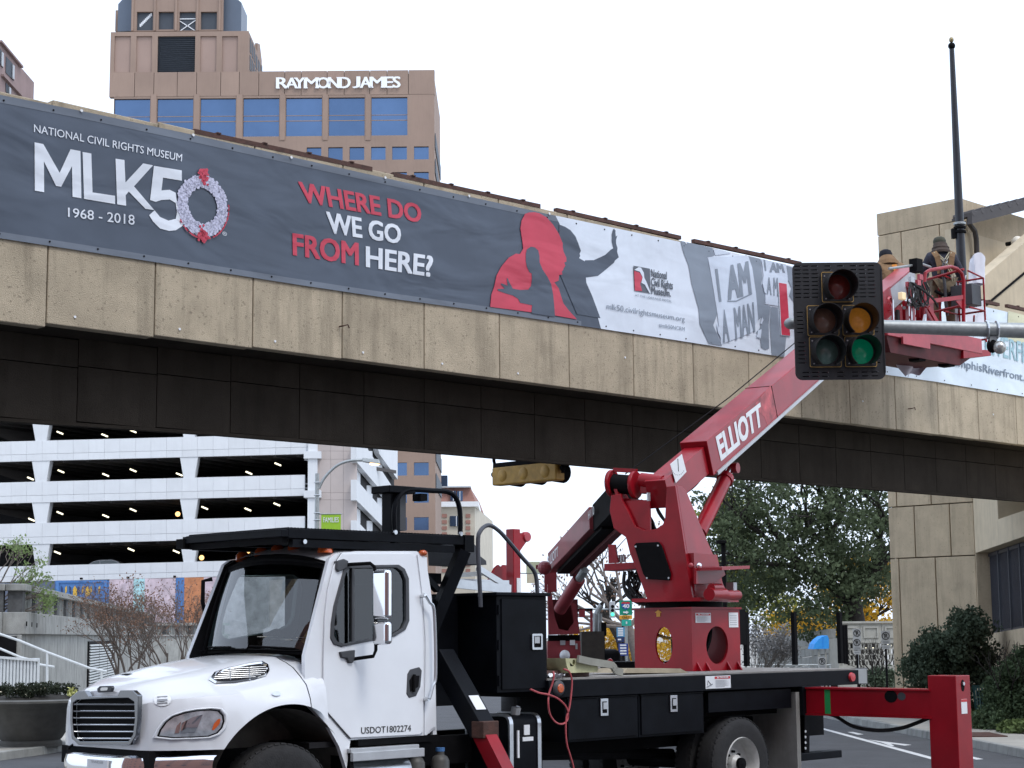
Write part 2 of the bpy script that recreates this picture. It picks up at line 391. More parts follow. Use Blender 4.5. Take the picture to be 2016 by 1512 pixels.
for a, b in (((380, 256), (730, 331)), ((772, 341), (1061, 404)), ((1093, 411), (1338, 466)), ((1364, 472), (1575, 517)), ((1800, 560), (1965, 598)), ((1981, 600), (2100, 626))):
    p, q = BF.y(a[0], a[1], .03)-Vector((0, 0, .02)), BF.y(b[0], b[1], .03)-Vector((0, 0, .02))
    mb = MB(BF).beam(p, q, .07, .06); n = max(2, int((q-p).length/.7))
    for i in range(n): mb.box(*(lambda c: (c.x-.03, c.x+.03, -.02, .05, c.z+.03, c.z+.045))(p.lerp(q, (i+.5)/n)))
    mb.build('rusty_rail', M_rust, bridge)
for px, py in ((668, 643), (1788, 805)):
    p = BF.y(px, py, -.0); MB(BF).tube([p+Vector((0, .02, 0)), p+Vector((0, -.08, 0)), p+Vector((.06, -.1, .02)), p+Vector((.09, -.09, -.02))], .009, 6).build('hook', M_rust, bridge)
for px, py in ((147, 624), (353, 648), (541, 672), (714, 694), (870, 716), (1019, 735), (1698, 790), (1955, 816), (1230, 704)):
    p = BF.y(px, py, 0); MB(BF).cyl(p, p+Vector((0, -.012, 0)), .016, n=8).build('anchor_bolt', M_sticker, bridge)
# ================================================================== museum banner
M_ban = cloth_mat('charcoal banner vinyl', (.066, .086, .122)); M_hem = cloth_mat('banner hem', (.14, .165, .205)); M_bwht = cloth_mat('white banner print', (.70, .77, .86), .4, .18); M_bred = cloth_mat('red banner print', (.56, .045, .085))
M_bink = cloth_mat('pale banner lettering', (.74, .79, .86)); M_bgrey = cloth_mat('grey banner figures', (.235, .28, .34), .45, .18); M_bdark = cloth_mat('dark banner lettering', (.09, .105, .13)); M_pink = cloth_mat('poster white print', (.60, .68, .79), .4, .18)
TOPS = [(-5, 7.92), (-.41, 7.972), (.61, 8.0), (2.15, 8.02), (5.2, 8.03), (8.36, 8.05), (10.1, 8.075), (13.7, 8.12), (16, 8.13)]
BOTS = [(-5, 6.33), (-.36, 6.357), (1.47, 6.376), (3.66, 6.39), (5.15, 6.41), (7.06, 6.455), (10.8, 6.505), (13.4, 6.528), (16, 6.55)]
def ip(tab, s):
    for (a, u), (b, v) in zip(tab, tab[1:]):
        if s <= b: return lerp(u, v, (s-a)/(b-a))
    return tab[-1][1]
ban = thing('museum_banner', 'long dark banner with museum name and raised arm silhouette on the bridge', 'banner', BF, (0, -.03, 0))
def BY(layer): return -.03-.004*layer
def wav(s, u): return 0.0
def cloth_pt(s, u): return Vector((s, -.02+wav(s, u)*math.sin(math.pi*min(1, max(0, u))), lerp(ip(BOTS, s), ip(TOPS, s), u)))
S1 = 14.75
MB(BF).grid(lambda a, b: cloth_pt(lerp(-4.5, S1, a), b), 180, 10).build('cloth', M_ban, ban, smooth=True)
def drape(p, layer):
    """lay a point of a print on the cloth"""
    s = p.x; b, t = ip(BOTS, s), ip(TOPS, s); u = (p.z-b)/(t-b); q = cloth_pt(s, u); return Vector((s, q.y-.004*layer, p.z))
def subdiv(pts, step=.12):
    out = []
    for i, p in enumerate(pts):
        q = pts[(i+1) % len(pts)]; n = max(1, int((q-p).length/step)); out += [p.lerp(q, k/n) for k in range(n)]
    return out
def bpx(pts, sc=1, ox=0, oy=0): return [BF.y(ox+x/sc, oy+y/sc, -.02) for x, y in pts]
def printed(name, pts, m, layer, holes=(), parent=ban):
    mb = MB(BF); loops = [subdiv(pts)]+[subdiv(h) for h in holes]
    mb.flat(loops[0], loops[1:]); mb.v = [tuple(drape(Vector(v), layer)) for v in mb.v]
    return mb.build(name, m, parent)
def btext(txt, tl, tr, bl, br, m, layer, bold=0., parent=ban, name='lettering', space=1.0, split=False):
    q = bpx([tl, tr, bl, br]); mb = MB(BF); text_on(mb, txt, *q, bold=bold, space=space)
    nl = len(text_geo(txt, 0, space)[0]); mb.v = [tuple(drape(Vector(v), layer+.12*(i//nl))) for i, v in enumerate(mb.v)]
    if split: return split_letters(mb, 'letter', m, parent)
    return mb.build(name, m, parent)
# hems along both edges, white panel, silhouettes
for u0, u1 in ((0, .045), (.945, 1)):
    MB(BF).grid(lambda a, b: cloth_pt(lerp(-4.5, 9.0, a), lerp(u0, u1, b))+Vector((0, -.003, 0)), 120, 1).build('hem', M_hem, ban)
Z3 = dict(sc=6.3, ox=940, oy=390)
wp = bpx([(965, 185), (1030, 350), (1000, 600), (1250, 980), (1440, 1300), (1528, 1520)], **Z3)
top = [Vector((lerp(wp[0].x, S1, i/40), 0, ip(TOPS, lerp(wp[0].x, S1, i/40)))) for i in range(41)]
bot = [Vector((lerp(wp[-1].x, S1, i/36), 0, ip(BOTS, lerp(wp[-1].x, S1, i/36)))) for i in range(37)]
printed('white_panel', list(reversed(top))+wp[1:-1]+bot, M_bwht, 1)
red = [(585, 195), (635, 180), (700, 176), (760, 188), (850, 240), (930, 330), (1000, 440), (1050, 560), (1050, 610), (1060, 665), (1095, 740), (1095, 790), (1068, 800), (1082, 840), (1055, 882), (1060, 890), (1040, 910), (1045, 950), (1005, 955), (1000, 1022), (960, 1042), (945, 1045), (1000, 1120), (1030, 1220), (1060, 1310), (1130, 1400), (1215, 1490), (1225, 1505), (945, 1455), (150, 1350), (165, 1200), (200, 1100), (230, 960), (290, 850), (380, 740), (470, 690), (520, 695), (560, 630), (550, 540), (525, 380), (540, 280)]
printed('red_silhouette', bpx(red, **Z3), M_bred, 3)
kid = [(590, 690), (602, 640), (650, 605), (700, 612), (745, 650), (760, 720), (762, 800), (800, 890), (860, 980), (905, 1070), (930, 1200), (945, 1360), (952, 1475), (660, 1430), (668, 1330), (520, 1300), (495, 1250), (430, 1210), (330, 1180), (245, 1150), (240, 1130), (330, 1125), (278, 1070), (290, 1058), (365, 1088), (352, 995), (365, 995), (385, 1045), (430, 1125), (520, 1142), (620, 1137), (655, 1090), (665, 1000), (662, 935), (635, 920), (602, 850), (590, 780)]
printed('child_silhouette', bpx(kid, **Z3), M_ban, 4)
king = [(1010, 330), (1085, 358), (1150, 400), (1210, 475), (1245, 560), (1278, 655), (1262, 690), (1270, 720), (1255, 745), (1325, 785), (1330, 772), (1440, 770), (1505, 740), (1580, 705), (1650, 640), (1680, 625), (1660, 545), (1660, 450), (1675, 395), (1690, 378), (1699, 398), (1708, 400), (1706, 430), (1712, 480), (1730, 463), (1722, 492), (1714, 520), (1714, 560), (1732, 620), (1728, 670), (1748, 735), (1700, 775), (1690, 800), (1560, 910), (1490, 965), (1340, 985), (1345, 1050), (1420, 1220), (1520, 1490), (1230, 1440), (1000, 900)]
printed('figure_silhouette', bpx(king, **Z3), M_ban, 2)
Z4 = dict(sc=5.04, ox=1170, oy=440)
for pts in ([(850, 172), (1165, 243), (1185, 320), (1115, 335), (1160, 560), (1215, 900), (1175, 1010), (1230, 1140), (1262, 1215), (1130, 1195), (1040, 1000), (1030, 850), (960, 600), (930, 420), (880, 290)],
            [(1520, 322), (1645, 352), (1665, 540), (1650, 600), (1690, 720), (1685, 800), (1745, 825), (1725, 1000), (1730, 1240), (1690, 1255), (1650, 1230), (1640, 1130), (1600, 1080), (1640, 1040), (1655, 930), (1620, 960), (1600, 700), (1560, 440)],
            [(1750, 825), (1815, 835), (1835, 1110), (1900, 1125), (1880, 1320), (1755, 1300), (1735, 1000)],
            [(1900, 420), (1975, 440), (1985, 800), (1930, 720), (1950, 640), (1915, 560)]):
    printed('grey_figure', bpx(pts, **Z4), M_bgrey, 3)
printed('placard', bpx([(1120, 338), (1520, 322), (1560, 440), (1598, 700), (1618, 950), (1560, 1080), (1250, 1200), (1215, 900), (1160, 560)], **Z4), M_pink, 4)
zb = lambda x, y: (1170+x/5.04, 440+y/5.04)
btext('I', zb(1188, 462), zb(1215, 458), zb(1228, 772), zb(1252, 768), M_bgrey, 5, .03)
btext('AM', zb(1300, 440), zb(1520, 388), zb(1315, 750), zb(1555, 690), M_bgrey, 5, .05, split=True)
printed('underline', bpx([(1310, 768), (1400, 765), (1556, 690), (1556, 704), (1400, 780), (1312, 780)], **Z4), M_bgrey, 5)
btext('A', zb(1262, 870), zb(1300, 868), zb(1268, 1170), zb(1335, 1165), M_bgrey, 5, .04)
btext('MAN', zb(1372, 850), zb(1572, 790), zb(1392, 1150), zb(1588, 1065), M_bgrey, 5, .04, split=True)
printed('placard', bpx([(1174, 250), (1345, 286), (1342, 297), (1192, 316)], **Z4), M_pink, 4)
printed('placard', bpx([(1652, 356), (1895, 405), (1915, 560), (1905, 600), (1815, 590), (1820, 820), (1690, 800), (1690, 700), (1660, 600), (1672, 520)], **Z4), M_pink, 4)
btext('I', zb(1672, 362), zb(1686, 364), zb(1684, 470), zb(1698, 468), M_bgrey, 5, .03)
btext('AM', zb(1735, 385), zb(1860, 410), zb(1730, 482), zb(1882, 485), M_bgrey, 5, .05)
btext('A M', zb(1702, 540), zb(1812, 545), zb(1702, 700), zb(1815, 722), M_bgrey, 5, .03)
for pts in ([(1655, 585), (1690, 640), (1700, 700), (1680, 690)], [(1205, 990), (1260, 1090), (1250, 1150), (1215, 1080)], [(1615, 1060), (1650, 1050), (1640, 1140), (1600, 1130)], [(1655, 930), (1668, 960), (1650, 1000), (1635, 990)]):
    printed('hand', bpx(pts, **Z4), M_pink, 6)
# left lettering
btext('NATIONAL CIVIL RIGHTS MUSEUM', (66, 245), (358, 304), (66, 260), (357, 318), M_bink, 2, .004)
Z1 = dict(sc=4.2, ox=0, oy=150)
for name, pts in (('M', [(283, 548), (355, 562), (490, 800), (580, 605), (662, 620), (670, 1010), (597, 998), (592, 745), (503, 915), (460, 908), (360, 705), (362, 960), (285, 947)]),
                  ('L', [(680, 628), (752, 640), (762, 962), (948, 990), (948, 1058), (692, 1015)]),
                  ('K', [(952, 683), (1026, 694), (1034, 880), (1180, 722), (1262, 738), (1105, 912), (1272, 1108), (1200, 1098), (1062, 955), (1036, 985), (1040, 1072), (966, 1060)]),
                  ('5', [(1270, 742), (1500, 780), (1500, 865), (1345, 840), (1332, 945), (1400, 940), (1450, 965), (1455, 1010), (1480, 1150), (1510, 1210), (1505, 1240), (1450, 1275), (1395, 1280), (1320, 1260), (1260, 1200), (1230, 1150), (1275, 1110), (1320, 1165), (1390, 1195), (1450, 1180), (1460, 1130), (1450, 1050), (1400, 1020), (1330, 1025), (1285, 1040), (1238, 1025)])):
    printed('letter', bpx(pts, **Z1), M_bink, 2)
btext('1968 - 2018', (133, 409), (264, 424), (133, 427), (264, 443), M_bink, 2, .006)
mb = MB(BF); rg = random.Random(3)
c = BF.y(398, 405, -.02); ex = BF.y(447, 412, -.02)-c; ez = BF.y(398, 335, -.02)-c
wr = thing
mb.flat([drape(c+ex*.98*math.cos(t)+Vector((0, 0, ez.z*.84*math.sin(t))), 2.5) for t in [i*.2094 for i in range(30)]], [[drape(c+ex*.60*math.cos(t)+Vector((0, 0, ez.z*.52*math.sin(t))), 2.5) for t in [i*.2094 for i in range(30)]]])
for i in range(900):
    a = rg.uniform(0, 2*math.pi); r = rg.uniform(.59, 1.0); q = c+ex*r*math.cos(a)+Vector((0, 0, ez.z*r*math.sin(a)*.86)); k = rg.uniform(.012, .022)
    mb.flat([drape(q+Vector((k*math.cos(t), 0, k*math.sin(t))), 3+(i % 5)*.3) for t in (0, 1.05, 2.1, 3.14, 4.2, 5.24)])
o = mb.build('wreath', mat('wreath blossom print', (.56, .57, .72), .5, var=.28, scale=34), ban); o['kind'] = 'stuff'
mb = MB(BF)
for i in range(230):
    if i < 110:
        q = c+Vector((rg.gauss(-.0, .034), 0, ez.z*(.84 if i < 55 else -.84)+rg.gauss(.0, .045)))
    else:
        a = rg.uniform(-2.6, .15); q = c+ex*1.03*math.cos(a)+Vector((0, 0, ez.z*.93*math.sin(a)))
    k = rg.uniform(.012, .026) if i < 110 else rg.uniform(.008, .013)
    mb.flat([drape(q+Vector((k*math.cos(t), 0, k*math.sin(t))), 5+(i % 3)*.3) for t in (0, 1.05, 2.1, 3.14, 4.2, 5.24)])
o = mb.build('wreath_bow', M_bred, ban); o['kind'] = 'stuff'
btext('®', (437, 456), (446, 458), (437, 463), (446, 465), M_bink, 2)
zq = lambda x, y: (540+x/5.6, 320+y/5.6)
btext('WHERE DO', zq(258, 215), zq(1612, 470), zq(305, 430), zq(1618, 662), M_bred, 2, .03, split=True)
btext('WE GO', zq(565, 545), zq(1395, 700), zq(590, 770), zq(1390, 895), M_bink, 2, .03, split=True)
btext('FROM', zq(195, 785), zq(925, 895), zq(200, 1015), zq(928, 1130), M_bred, 2, .03, split=True)
btext('HERE?', zq(1003, 928), zq(1748, 1040), zq(1005, 1145), zq(1735, 1258), M_bink, 2, .03, split=True)
# museum logo and web addresses
printed('logo_block', bpx([(382, 420), (545, 450), (550, 692), (393, 668)], **Z4), M_bdark, 4)
printed('logo_block', bpx([(384, 470), (440, 490), (470, 540), (445, 600), (465, 672), (393, 668)], **Z4), M_bred, 5)
printed('logo_figure', bpx([(385, 462), (430, 435), (452, 440), (480, 490), (485, 540), (510, 590), (548, 690), (535, 690), (490, 610), (455, 590), (468, 535), (440, 480)], **Z4), M_bwht, 6)
btext('National', zb(556, 455), zb(712, 482), zb(556, 528), zb(712, 556), M_bdark, 4, .025)
btext('Civil Rights', zb(556, 540), zb(772, 578), zb(556, 615), zb(772, 655), M_bdark, 4, .025)
btext('Museum.', zb(558, 625), zb(752, 660), zb(560, 698), zb(752, 728), M_bdark, 4, .025)
btext('AT THE LORRAINE MOTEL', zb(396, 700), zb(760, 762), zb(396, 722), zb(760, 785), M_bgrey, 4, .0)
btext('mlk50.civilrightsmuseum.org', zb(115, 790), zb(890, 925), zb(115, 850), zb(890, 975), M_bgrey, 4, .0)
btext('#mlk50NCRM', zb(635, 990), zb(890, 1030), zb(635, 1028), zb(890, 1068), M_bgrey, 4, .0)
printed('red_strip', bpx([(1812, 585), (1900, 595), (1937, 1120), (1840, 1110)], **Z4), M_bwht, 6)
printed('red_strip', bpx([(1820, 590), (1895, 602), (1930, 1115), (1846, 1106)], **Z4), M_bred, 7)
for i in range(26):
    s = -1.0+i*.62
    if s > S1: break
    for u in (.03, .965):
        q = cloth_pt(s, u); MB(BF).cyl(q+Vector((0, -.003, 0)), q+Vector((0, -.012, 0)), .011, n=8).build('grommet', M_blackm, ban)
for px, py in ((160, 218), (380, 266), (573, 310), (758, 350), (923, 386), (1081, 421), (1350, 478)):
    q = BF.y(px, py, -.03); MB(BF).cyl(q, q+Vector((0, -.012, 0)), .018, n=10).build('washer', M_sticker, ban)
# ------------------------------------------------------------------ riverfront banner
ban2 = thing('riverfront_banner', 'pale blue banner with a riverfront web address at the right of the bridge', 'banner', BF, (17, -.03, 0))
M_pale = cloth_mat('pale blue banner vinyl', (.70, .80, .88), .45, .2); M_teal = cloth_mat('teal banner lettering', (.33, .52, .58), .45, .2); M_slate = cloth_mat('slate banner lettering', (.20, .25, .32), .45, .2); M_cream = cloth_mat('cream banner print', (.63, .62, .42), .45, .2)
T2 = [(15, 8.16), (20.4, 8.2), (22, 8.21), (26, 8.25)]; B2 = [(15, 6.50), (18.5, 6.56), (22, 6.57), (26, 6.6)]
MB(BF).grid(lambda a, b: Vector((lerp(16.6, 25, a), -.025+.006*math.sin(a*40+b*3), lerp(ip(B2, lerp(16.6, 25, a)), ip(T2, lerp(16.6, 25, a)), b))), 60, 4).build('cloth', M_pale, ban2, smooth=True)
def flat2(name, fn, m):
    mb = MB(BF); fn(mb); mb.build(name, m, ban2)
b2 = lambda x, y: BF.y(x, y, -.036)
flat2('lettering', lambda mb: text_on(mb, 'MemphisRiverfront.com', b2(1862, 700), b2(2048, 743), b2(1862, 716), b2(2048, 757), bold=.012), M_slate)
flat2('lettering', lambda mb: text_on(mb, 'RIVERFRONT', b2(1940, 655), b2(2075, 690), b2(1940, 694), b2(2075, 729), bold=.015), M_teal)
flat2('cream_print', lambda mb: mb.flat([b2(1985, 612), b2(2060, 632), b2(2060, 690), b2(1983, 668)]), M_cream)
for i in range(8):
    for tb in (T2, B2):
        s = 17+i*.95; q = Vector((s, -.034, ip(tb, s)+(-.05 if tb is T2 else .05))); MB(BF).cyl(q, q+Vector((0, -.008, 0)), .011, n=8).build('grommet', M_blackm, ban2)
# ------------------------------------------------------------------ yellow signal hung under the bridge
YX = 11.22-0.0
YO = TF.y(1030, 931, 6.62)
YF = Fr(tuple(TF.m @ YO), 45)
M_ysig = mat('faded yellow signal paint', (.50, .29, .05), .55, var=.2, scale=8)
ys_ = thing('hanging_traffic_signal', 'yellow three lamp traffic signal hung sideways under the bridge, seen from behind', 'traffic signal', YF)
y0, y1 = -.70, .70
MB(YF).box(0, .2, y0, y1, -.155, .13).build('housing', M_ysig, ys_, bevel=.025)
for i in range(3):
    yy = lerp(y0, y1, (i+.5)/3); MB(YF).lathe([(.0, -.016), (.08, -.014), (.10, .0), (.10, .01)], (0.0, yy, -.01), (1, 0, 0), 16).build('lamp_back', M_ysig, ys_, smooth=True)
    MB(YF).lathe([(.15, 0), (.16, .22)], (.2, yy, -.01), (1, 0, 0), 16).build('visor', M_blackm, ys_)
MB(YF).box(.02, .18, y0+.02, y1-.02, .13, .2).build('top_bracket', M_blackm, ys_)
for yy in (y0-.05, y1+.05):
    MB(YF).tube([(.1, yy, .9), (.1, yy, .25), (.1, yy-.015, .2), (.1, yy, -.05)], .026, 8).build('hanger', M_blackm, ys_)
    MB(YF).ball((.1, yy, .03), .05).build('hinge', M_blackm, ys_)
# ================================================================== buildings
def prect(x0, x1, y0, y1, Y):
    """photo rectangle on the wall plane at distance Y -> x0,x1,z0,z1"""
    xm, ym = (x0+x1)/2, (y0+y1)/2
    return WF.y(x0, ym, Y).x, WF.y(x1, ym, Y).x, WF.y(xm, y1, Y).z, WF.y(xm, y0, Y).z
def pbox(name, m, root, x0, x1, y0, y1, Y, th, fr=0, bevel=0):
    a, b, c, d = prect(x0, x1, y0, y1, Y); return MB().box(a, b, Y-fr, Y+th, c, d).build(name, m, root, bevel=bevel)
# ---- tall office tower with blue windows
M_rj = mat('pinkish granite cladding', (.285, .20, .155), .75, var=.10, scale=.12, streak=.12, rand=.05, bump=.05, bscale=3)
M_rj2 = mat('rose granite infill', (.32, .225, .185), .75, var=.08, scale=.15, rand=.04)
M_bwin = mat('blue mirror glass', (.085, .14, .245), .12, .85, var=.12, scale=.12, rand=.16)
M_gwin = mat('grey blue roof cladding', (.10, .125, .165), .4, .2, var=.06, scale=.3)
M_louv = mat('dark blue louvre', (.045, .055, .07), .6, var=.1, scale=1)
Y0 = 260.0
rj = thing('office_tower', 'pinkish office tower with blue mirror windows and white serif name on top', 'office building', WF, (-35, 280, 0))
lw = [(224, 295), (309, 380), (394, 464), (478.5, 549.5), (562.7, 633.7), (647, 717.7), (731, 802)]
cols = [(603.6, 632.5), (646, 674.6), (688, 717), (730.5, 759), (772, 801), (815, 844)]
rows = []
yy = 290.0
for i in range(15):
    rows.append((yy, yy+25.6)); yy += 50.2+i*.30
holes = []; wins = []
for i, (a, b) in enumerate(lw): wins.append((a, b, 194.5-.56*i, 271-.75*i))
for c0, c1 in cols:
    for r0, r1 in rows: wins.append((c0, c1, r0-(c0-604)*.009, r1-(c0-604)*.009))
X0, X1 = WF.y(215, 600, Y0).x, WF.y(856, 600, Y0).x; Zt = WF.y(700, 139, Y0).z; Zb = WF.y(600, 188, Y0).z
def rc(x0, x1, z0, z1, Y): return [(x0, Y, z0), (x1, Y, z0), (x1, Y, z1), (x0, Y, z1)]
wr_ = [prect(*wn_, Y0) for wn_ in wins]
MB().wall(X0, X1, -6, Zb, Y0, .8, wr_).build('wall', M_rj, rj)
MB().box(X0+.1, X1-.1, Y0+.85, 284, -6, Zt-.3).build('core', M_rj, rj)
for i, q in enumerate(wr_):
    o = MB().box(q[0], q[1], Y0+.35, Y0+.5, q[2], q[3]).build('window', M_bwin, rj)
    if i < 7:
        h = q[3]-q[2]; MB().box(q[0], q[1], Y0+.30, Y0+.35, q[2]+h*.40, q[2]+h*.42).build('mullion', M_rj, o); MB().box(q[0], q[1], Y0+.30, Y0+.35, q[2]+h*.54, q[2]+h*.555).build('mullion', M_rj, o)
xs = [215, 265, 303, 349, 387, 434.5, 471, 509.5, 560.5, 593, 644, 677.6, 728, 762, 804, 856]
for a, b in zip(xs, xs[1:]):
    xa, xb = WF.y(a, 165, Y0).x, WF.y(b, 165, Y0).x
    MB().box(xa+.04, xb-.04, Y0-.02, Y0+1, Zb+.04, Zt+(0 if b > 505 else 0)).build('cladding_panel', M_rj, rj)
for a, b in zip([(295, 309), (380, 394), (464, 478.5), (549.5, 562.7), (633.7, 647), (717.7, 731)], range(6)):
    q = prect(a[0]+1.5, a[1]-1.5, 186, 276, Y0); MB().box(q[0], q[1], Y0-.12, Y0-.003, q[2], q[3]).build('pilaster', M_rj, rj)
for i in range(14):     # side face strips of glazing
    z1 = Zt-9-i*4.0; MB().box(X1-.05, X1+.04, 263, 283, z1-2.2, z1).build('side_window', M_louv, rj)
# upper block of the tower
q = prect(217, 489, 62, 146, Y0); ux0, ux1, uz1 = q[0], q[1], q[3]
panels = [(225, 257, 71, 142), (268, 299, 71, 142), (394, 426, 71, 142), (437, 468, 71, 142), (310, 384, 71, 142.5)]
pr = [prect(*p, Y0) for p in panels]
MB().wall(ux0, ux1, Zt, uz1, Y0, .7, pr).build('upper_wall', M_rj, rj)
MB().box(ux0+.1, ux1-.05, Y0+.75, Y0+14, Zt-1, uz1-.1).build('upper_core', M_rj, rj)
for p in pr[:4]: MB().box(p[0], p[1], Y0+.3, Y0+.6, p[2], p[3]).build('infill_panel', M_rj2, rj)
p = pr[4]
lv = MB().box(p[0], p[1], Y0+.5, Y0+.6, p[2], p[3]).build('louvre', M_louv, rj)
for i in range(18):
    z = lerp(p[2], p[3], (i+.5)/18); MB().hexa([(p[0], Y0+.2, z-.1), (p[1], Y0+.2, z-.1), (p[1], Y0+.5, z+.08), (p[0], Y0+.5, z+.08), (p[0], Y0+.2, z-.06), (p[1], Y0+.2, z-.06), (p[1], Y0+.5, z+.12), (p[0], Y0+.5, z+.12)]).build('slat', M_louv, lv)
YS = Y0+1.2
q = prect(259, 439, -60, 61, YS); tw = [(269, 301, 23, 60), (312, 342, 23, 58), (353, 385, 23, 60), (395, 427, 23, 58)]
tp = [prect(*p, YS) for p in tw]
MB().wall(q[0], q[1], q[2], q[3], YS, .8, tp).build('crown_wall', M_rj, rj)
for a in (262, 305.5, 347.5, 389.5, 433):
    c = prect(a-2, a+2, -60, 61, YS); MB().box(c[0], c[1], YS-.2, YS-.003, c[2], c[3]).build('pilaster', M_rj, rj)
for i, p in enumerate(tp):
    g = MB().box(p[0], p[1], YS+.5, YS+.6, p[2], p[3]).build('crown_window', M_louv, rj)
    if i == 2:
        h = p[3]-p[2]
        for a, b in (((p[0], p[2]), (p[1], p[2]+h*.6)), ((p[0], p[2]+h*.55), (p[1], p[2]-.0)), ((p[0], p[2]+h*.66), (p[1], p[2]+h*.66))):
            MB().beam((a[0], YS+.4, a[1]), (b[0], YS+.4, b[1]), .12, .12).build('brace', M_sticker, g)
    if i == 0:
        for j in range(9):
            x = lerp(p[0], p[1], .2+.08*j); z = lerp(p[2], p[3], .35+.07*j); MB().box(x-.12, x+.12, YS+.46, YS+.49, z-.3, z+.2).build('light_gap', M_sticker, g)
for a, b, t in ((232, 259, 8), (438, 475, 4)):
    c = prect(a, b, t, 61, YS+2); e = .35*(c[1]-c[0])
    pts = [(c[0], YS+2, c[2]), (c[1], YS+2, c[2]), (c[1], YS+2, c[3]+(e*1.4 if a < 300 else e*.8)), (c[0]+e, YS+2, c[3]+(e*1.2 if a < 300 else e*.8)), (c[0], YS+2, c[3])]
    if a > 300: pts = [(c[0], YS+2, c[2]), (c[1], YS+2, c[2]), (c[1], YS+2, c[3]-e*.1), (c[1]-e, YS+2, c[3]+e*.8), (c[0], YS+2, c[3]+e*1.4)]
    MB().prism(pts, (0, 6, 0)).build('corner_cladding', M_gwin, rj)
pbox('corner_pier', M_rj, rj, 227, 232, 20, 61, Y0+5, 6); pbox('crown_core', M_louv, rj, 262, 436, -60, 61, YS+3, 8)
# stepped right flank of the tower crown
xr = ux1-.3
for k, (a, b, z0_, z1_) in enumerate(((Y0+1, Y0+7, Zt, uz1), (Y0+7, Y0+15, Zt, uz1-.6))):
    MB().box(xr-4, xr+.3+.0*k, a, b, z0_, z1_).build('flank_wall', M_rj, rj)
    for j in range(3):
        y = lerp(a, b, (j+.2)/3)
        for zz in (.12, .55): MB().box(xr+.28, xr+.36, y, y+(b-a)*.2, lerp(z0_, z1_, zz), lerp(z0_, z1_, zz+.36)).build('flank_window', M_louv, rj)
MB().prism([(xr-.2, Y0+10, uz1-.6), (xr-.2, Y0+15, uz1-.6), (xr-.2, Y0+15, uz1+.3), (xr-.2, Y0+12.6, uz1+2.2), (xr-.2, Y0+10, uz1+1.5)], (.4, 0, 0)).build('flank_gable', M_rj, rj)
# raised serif letters
M_let = mat('white sign letters', (.82, .83, .83), .4, var=0)
def serif_letter(ch, x0, x1, ytop, ybot):
    a, b, c, d = prect(x0, x1, ytop, ybot, Y0-.35); v, f = text_geo(ch); vx = [p[0] for p in v]; vy = [p[1] for p in v]
    mb = MB(); fx = lambda u: lerp(a, b, u); fz = lambda u: lerp(c, d, u)
    vv = [(fx((p[0]-min(vx))/(max(vx)-min(vx))), (p[1]-min(vy))/(max(vy)-min(vy))) for p in v]
    for k, dx in enumerate((0, -.05, .05, -.09, .09)): mb.add([(x+dx, Y0-.35-.003*k, fz(z)) for x, z in vv], f)
    mb.add([(x, Y0-.05, fz(z)) for x, z in vv], f)
    sf = {'R': ([.13, .9], [.12]), 'A': ([.08, .92], []), 'Y': ([.5], [.08, .92]), 'M': ([.1, .9], [.1, .9]), 'N': ([.12], [.12, .9]), 'D': ([.14], [.14]), 'J': ([], [.8]), 'E': ([.14], [.14])}.get(ch, ([], []))
    sw = .13*(b-a) if ch != 'J' else .22*(b-a); sw = max(sw, .23)
    for k, lst in enumerate(sf):
        for u in lst:
            z = fz(0) if k == 0 else fz(1); mb.box(fx(u)-sw, fx(u)+sw, Y0-.36, Y0-.05, z-(0 if k == 0 else .16), z+(.16 if k == 0 else 0))
    mb.build('letter', M_let, rj)
for ch, a, b in (('R', 224, 335), ('A', 318, 432), ('Y', 404, 500), ('M', 500, 640), ('O', 628, 745), ('N', 738, 845), ('D', 850, 955), ('J', 982, 1050), ('A', 1056, 1162), ('M', 1152, 1290), ('E', 1294, 1380), ('S', 1380, 1450)):
    k = (a-222)/1228; big = ch in 'RJ' and (a < 300 or ch == 'J'); serif_letter(ch, 500+a/5.04, 500+b/5.04, 120+(lerp(167, 153, k)-(4 if big else 0))/5.04, 120+(lerp(272, 262, k))/5.04)
# ---- brown building at the far left edge
fl = thing('brick_apartment_block', 'pinkish brown block with recessed windows at the top left edge', 'building', WF, (-55, 170, 0))
M_flb = mat('pink brown cladding', (.27, .19, .18), .8, var=.15, scale=.5)
XL = -49.8; zt = WF.x(40, 131, XL).z
MB().box(XL-20, XL, 150, 180, -2, zt).build('wall', M_flb, fl)
def side_quad(root, name, m, pts, X, d):
    q = [WF.x(px, py, X) for px, py in pts]; return MB().prism([(p.x, p.y, p.z) for p in q], (d, 0, 0)).build(name, m, root)
for pts in ([(11.5, 111), (27, 129), (26.6, 159), (10.7, 143)], [(-6, 88), (5.5, 104), (5, 134), (-6, 118)], [(11, 163), (20, 173), (20, 190), (11, 180)]):
    w_ = side_quad(fl, 'window', M_louv, pts, XL+.02, .05)
    c = pts; side_quad(w_, 'jamb', M_silver, [(c[1][0]-3, c[1][1]-2), (c[1][0], c[1][1]+1), (c[2][0], c[2][1]-2), (c[2][0]-3, c[2][1]-5)], XL+.1, .1)
side_quad(fl, 'ledge', M_flb, [(2, 146), (39, 186), (39, 190), (2, 150)], XL+.02, .3); side_quad(fl, 'cornice', M_flb, [(-2, 79), (40.5, 130), (40.5, 134), (-2, 83)], XL+.02, .3)
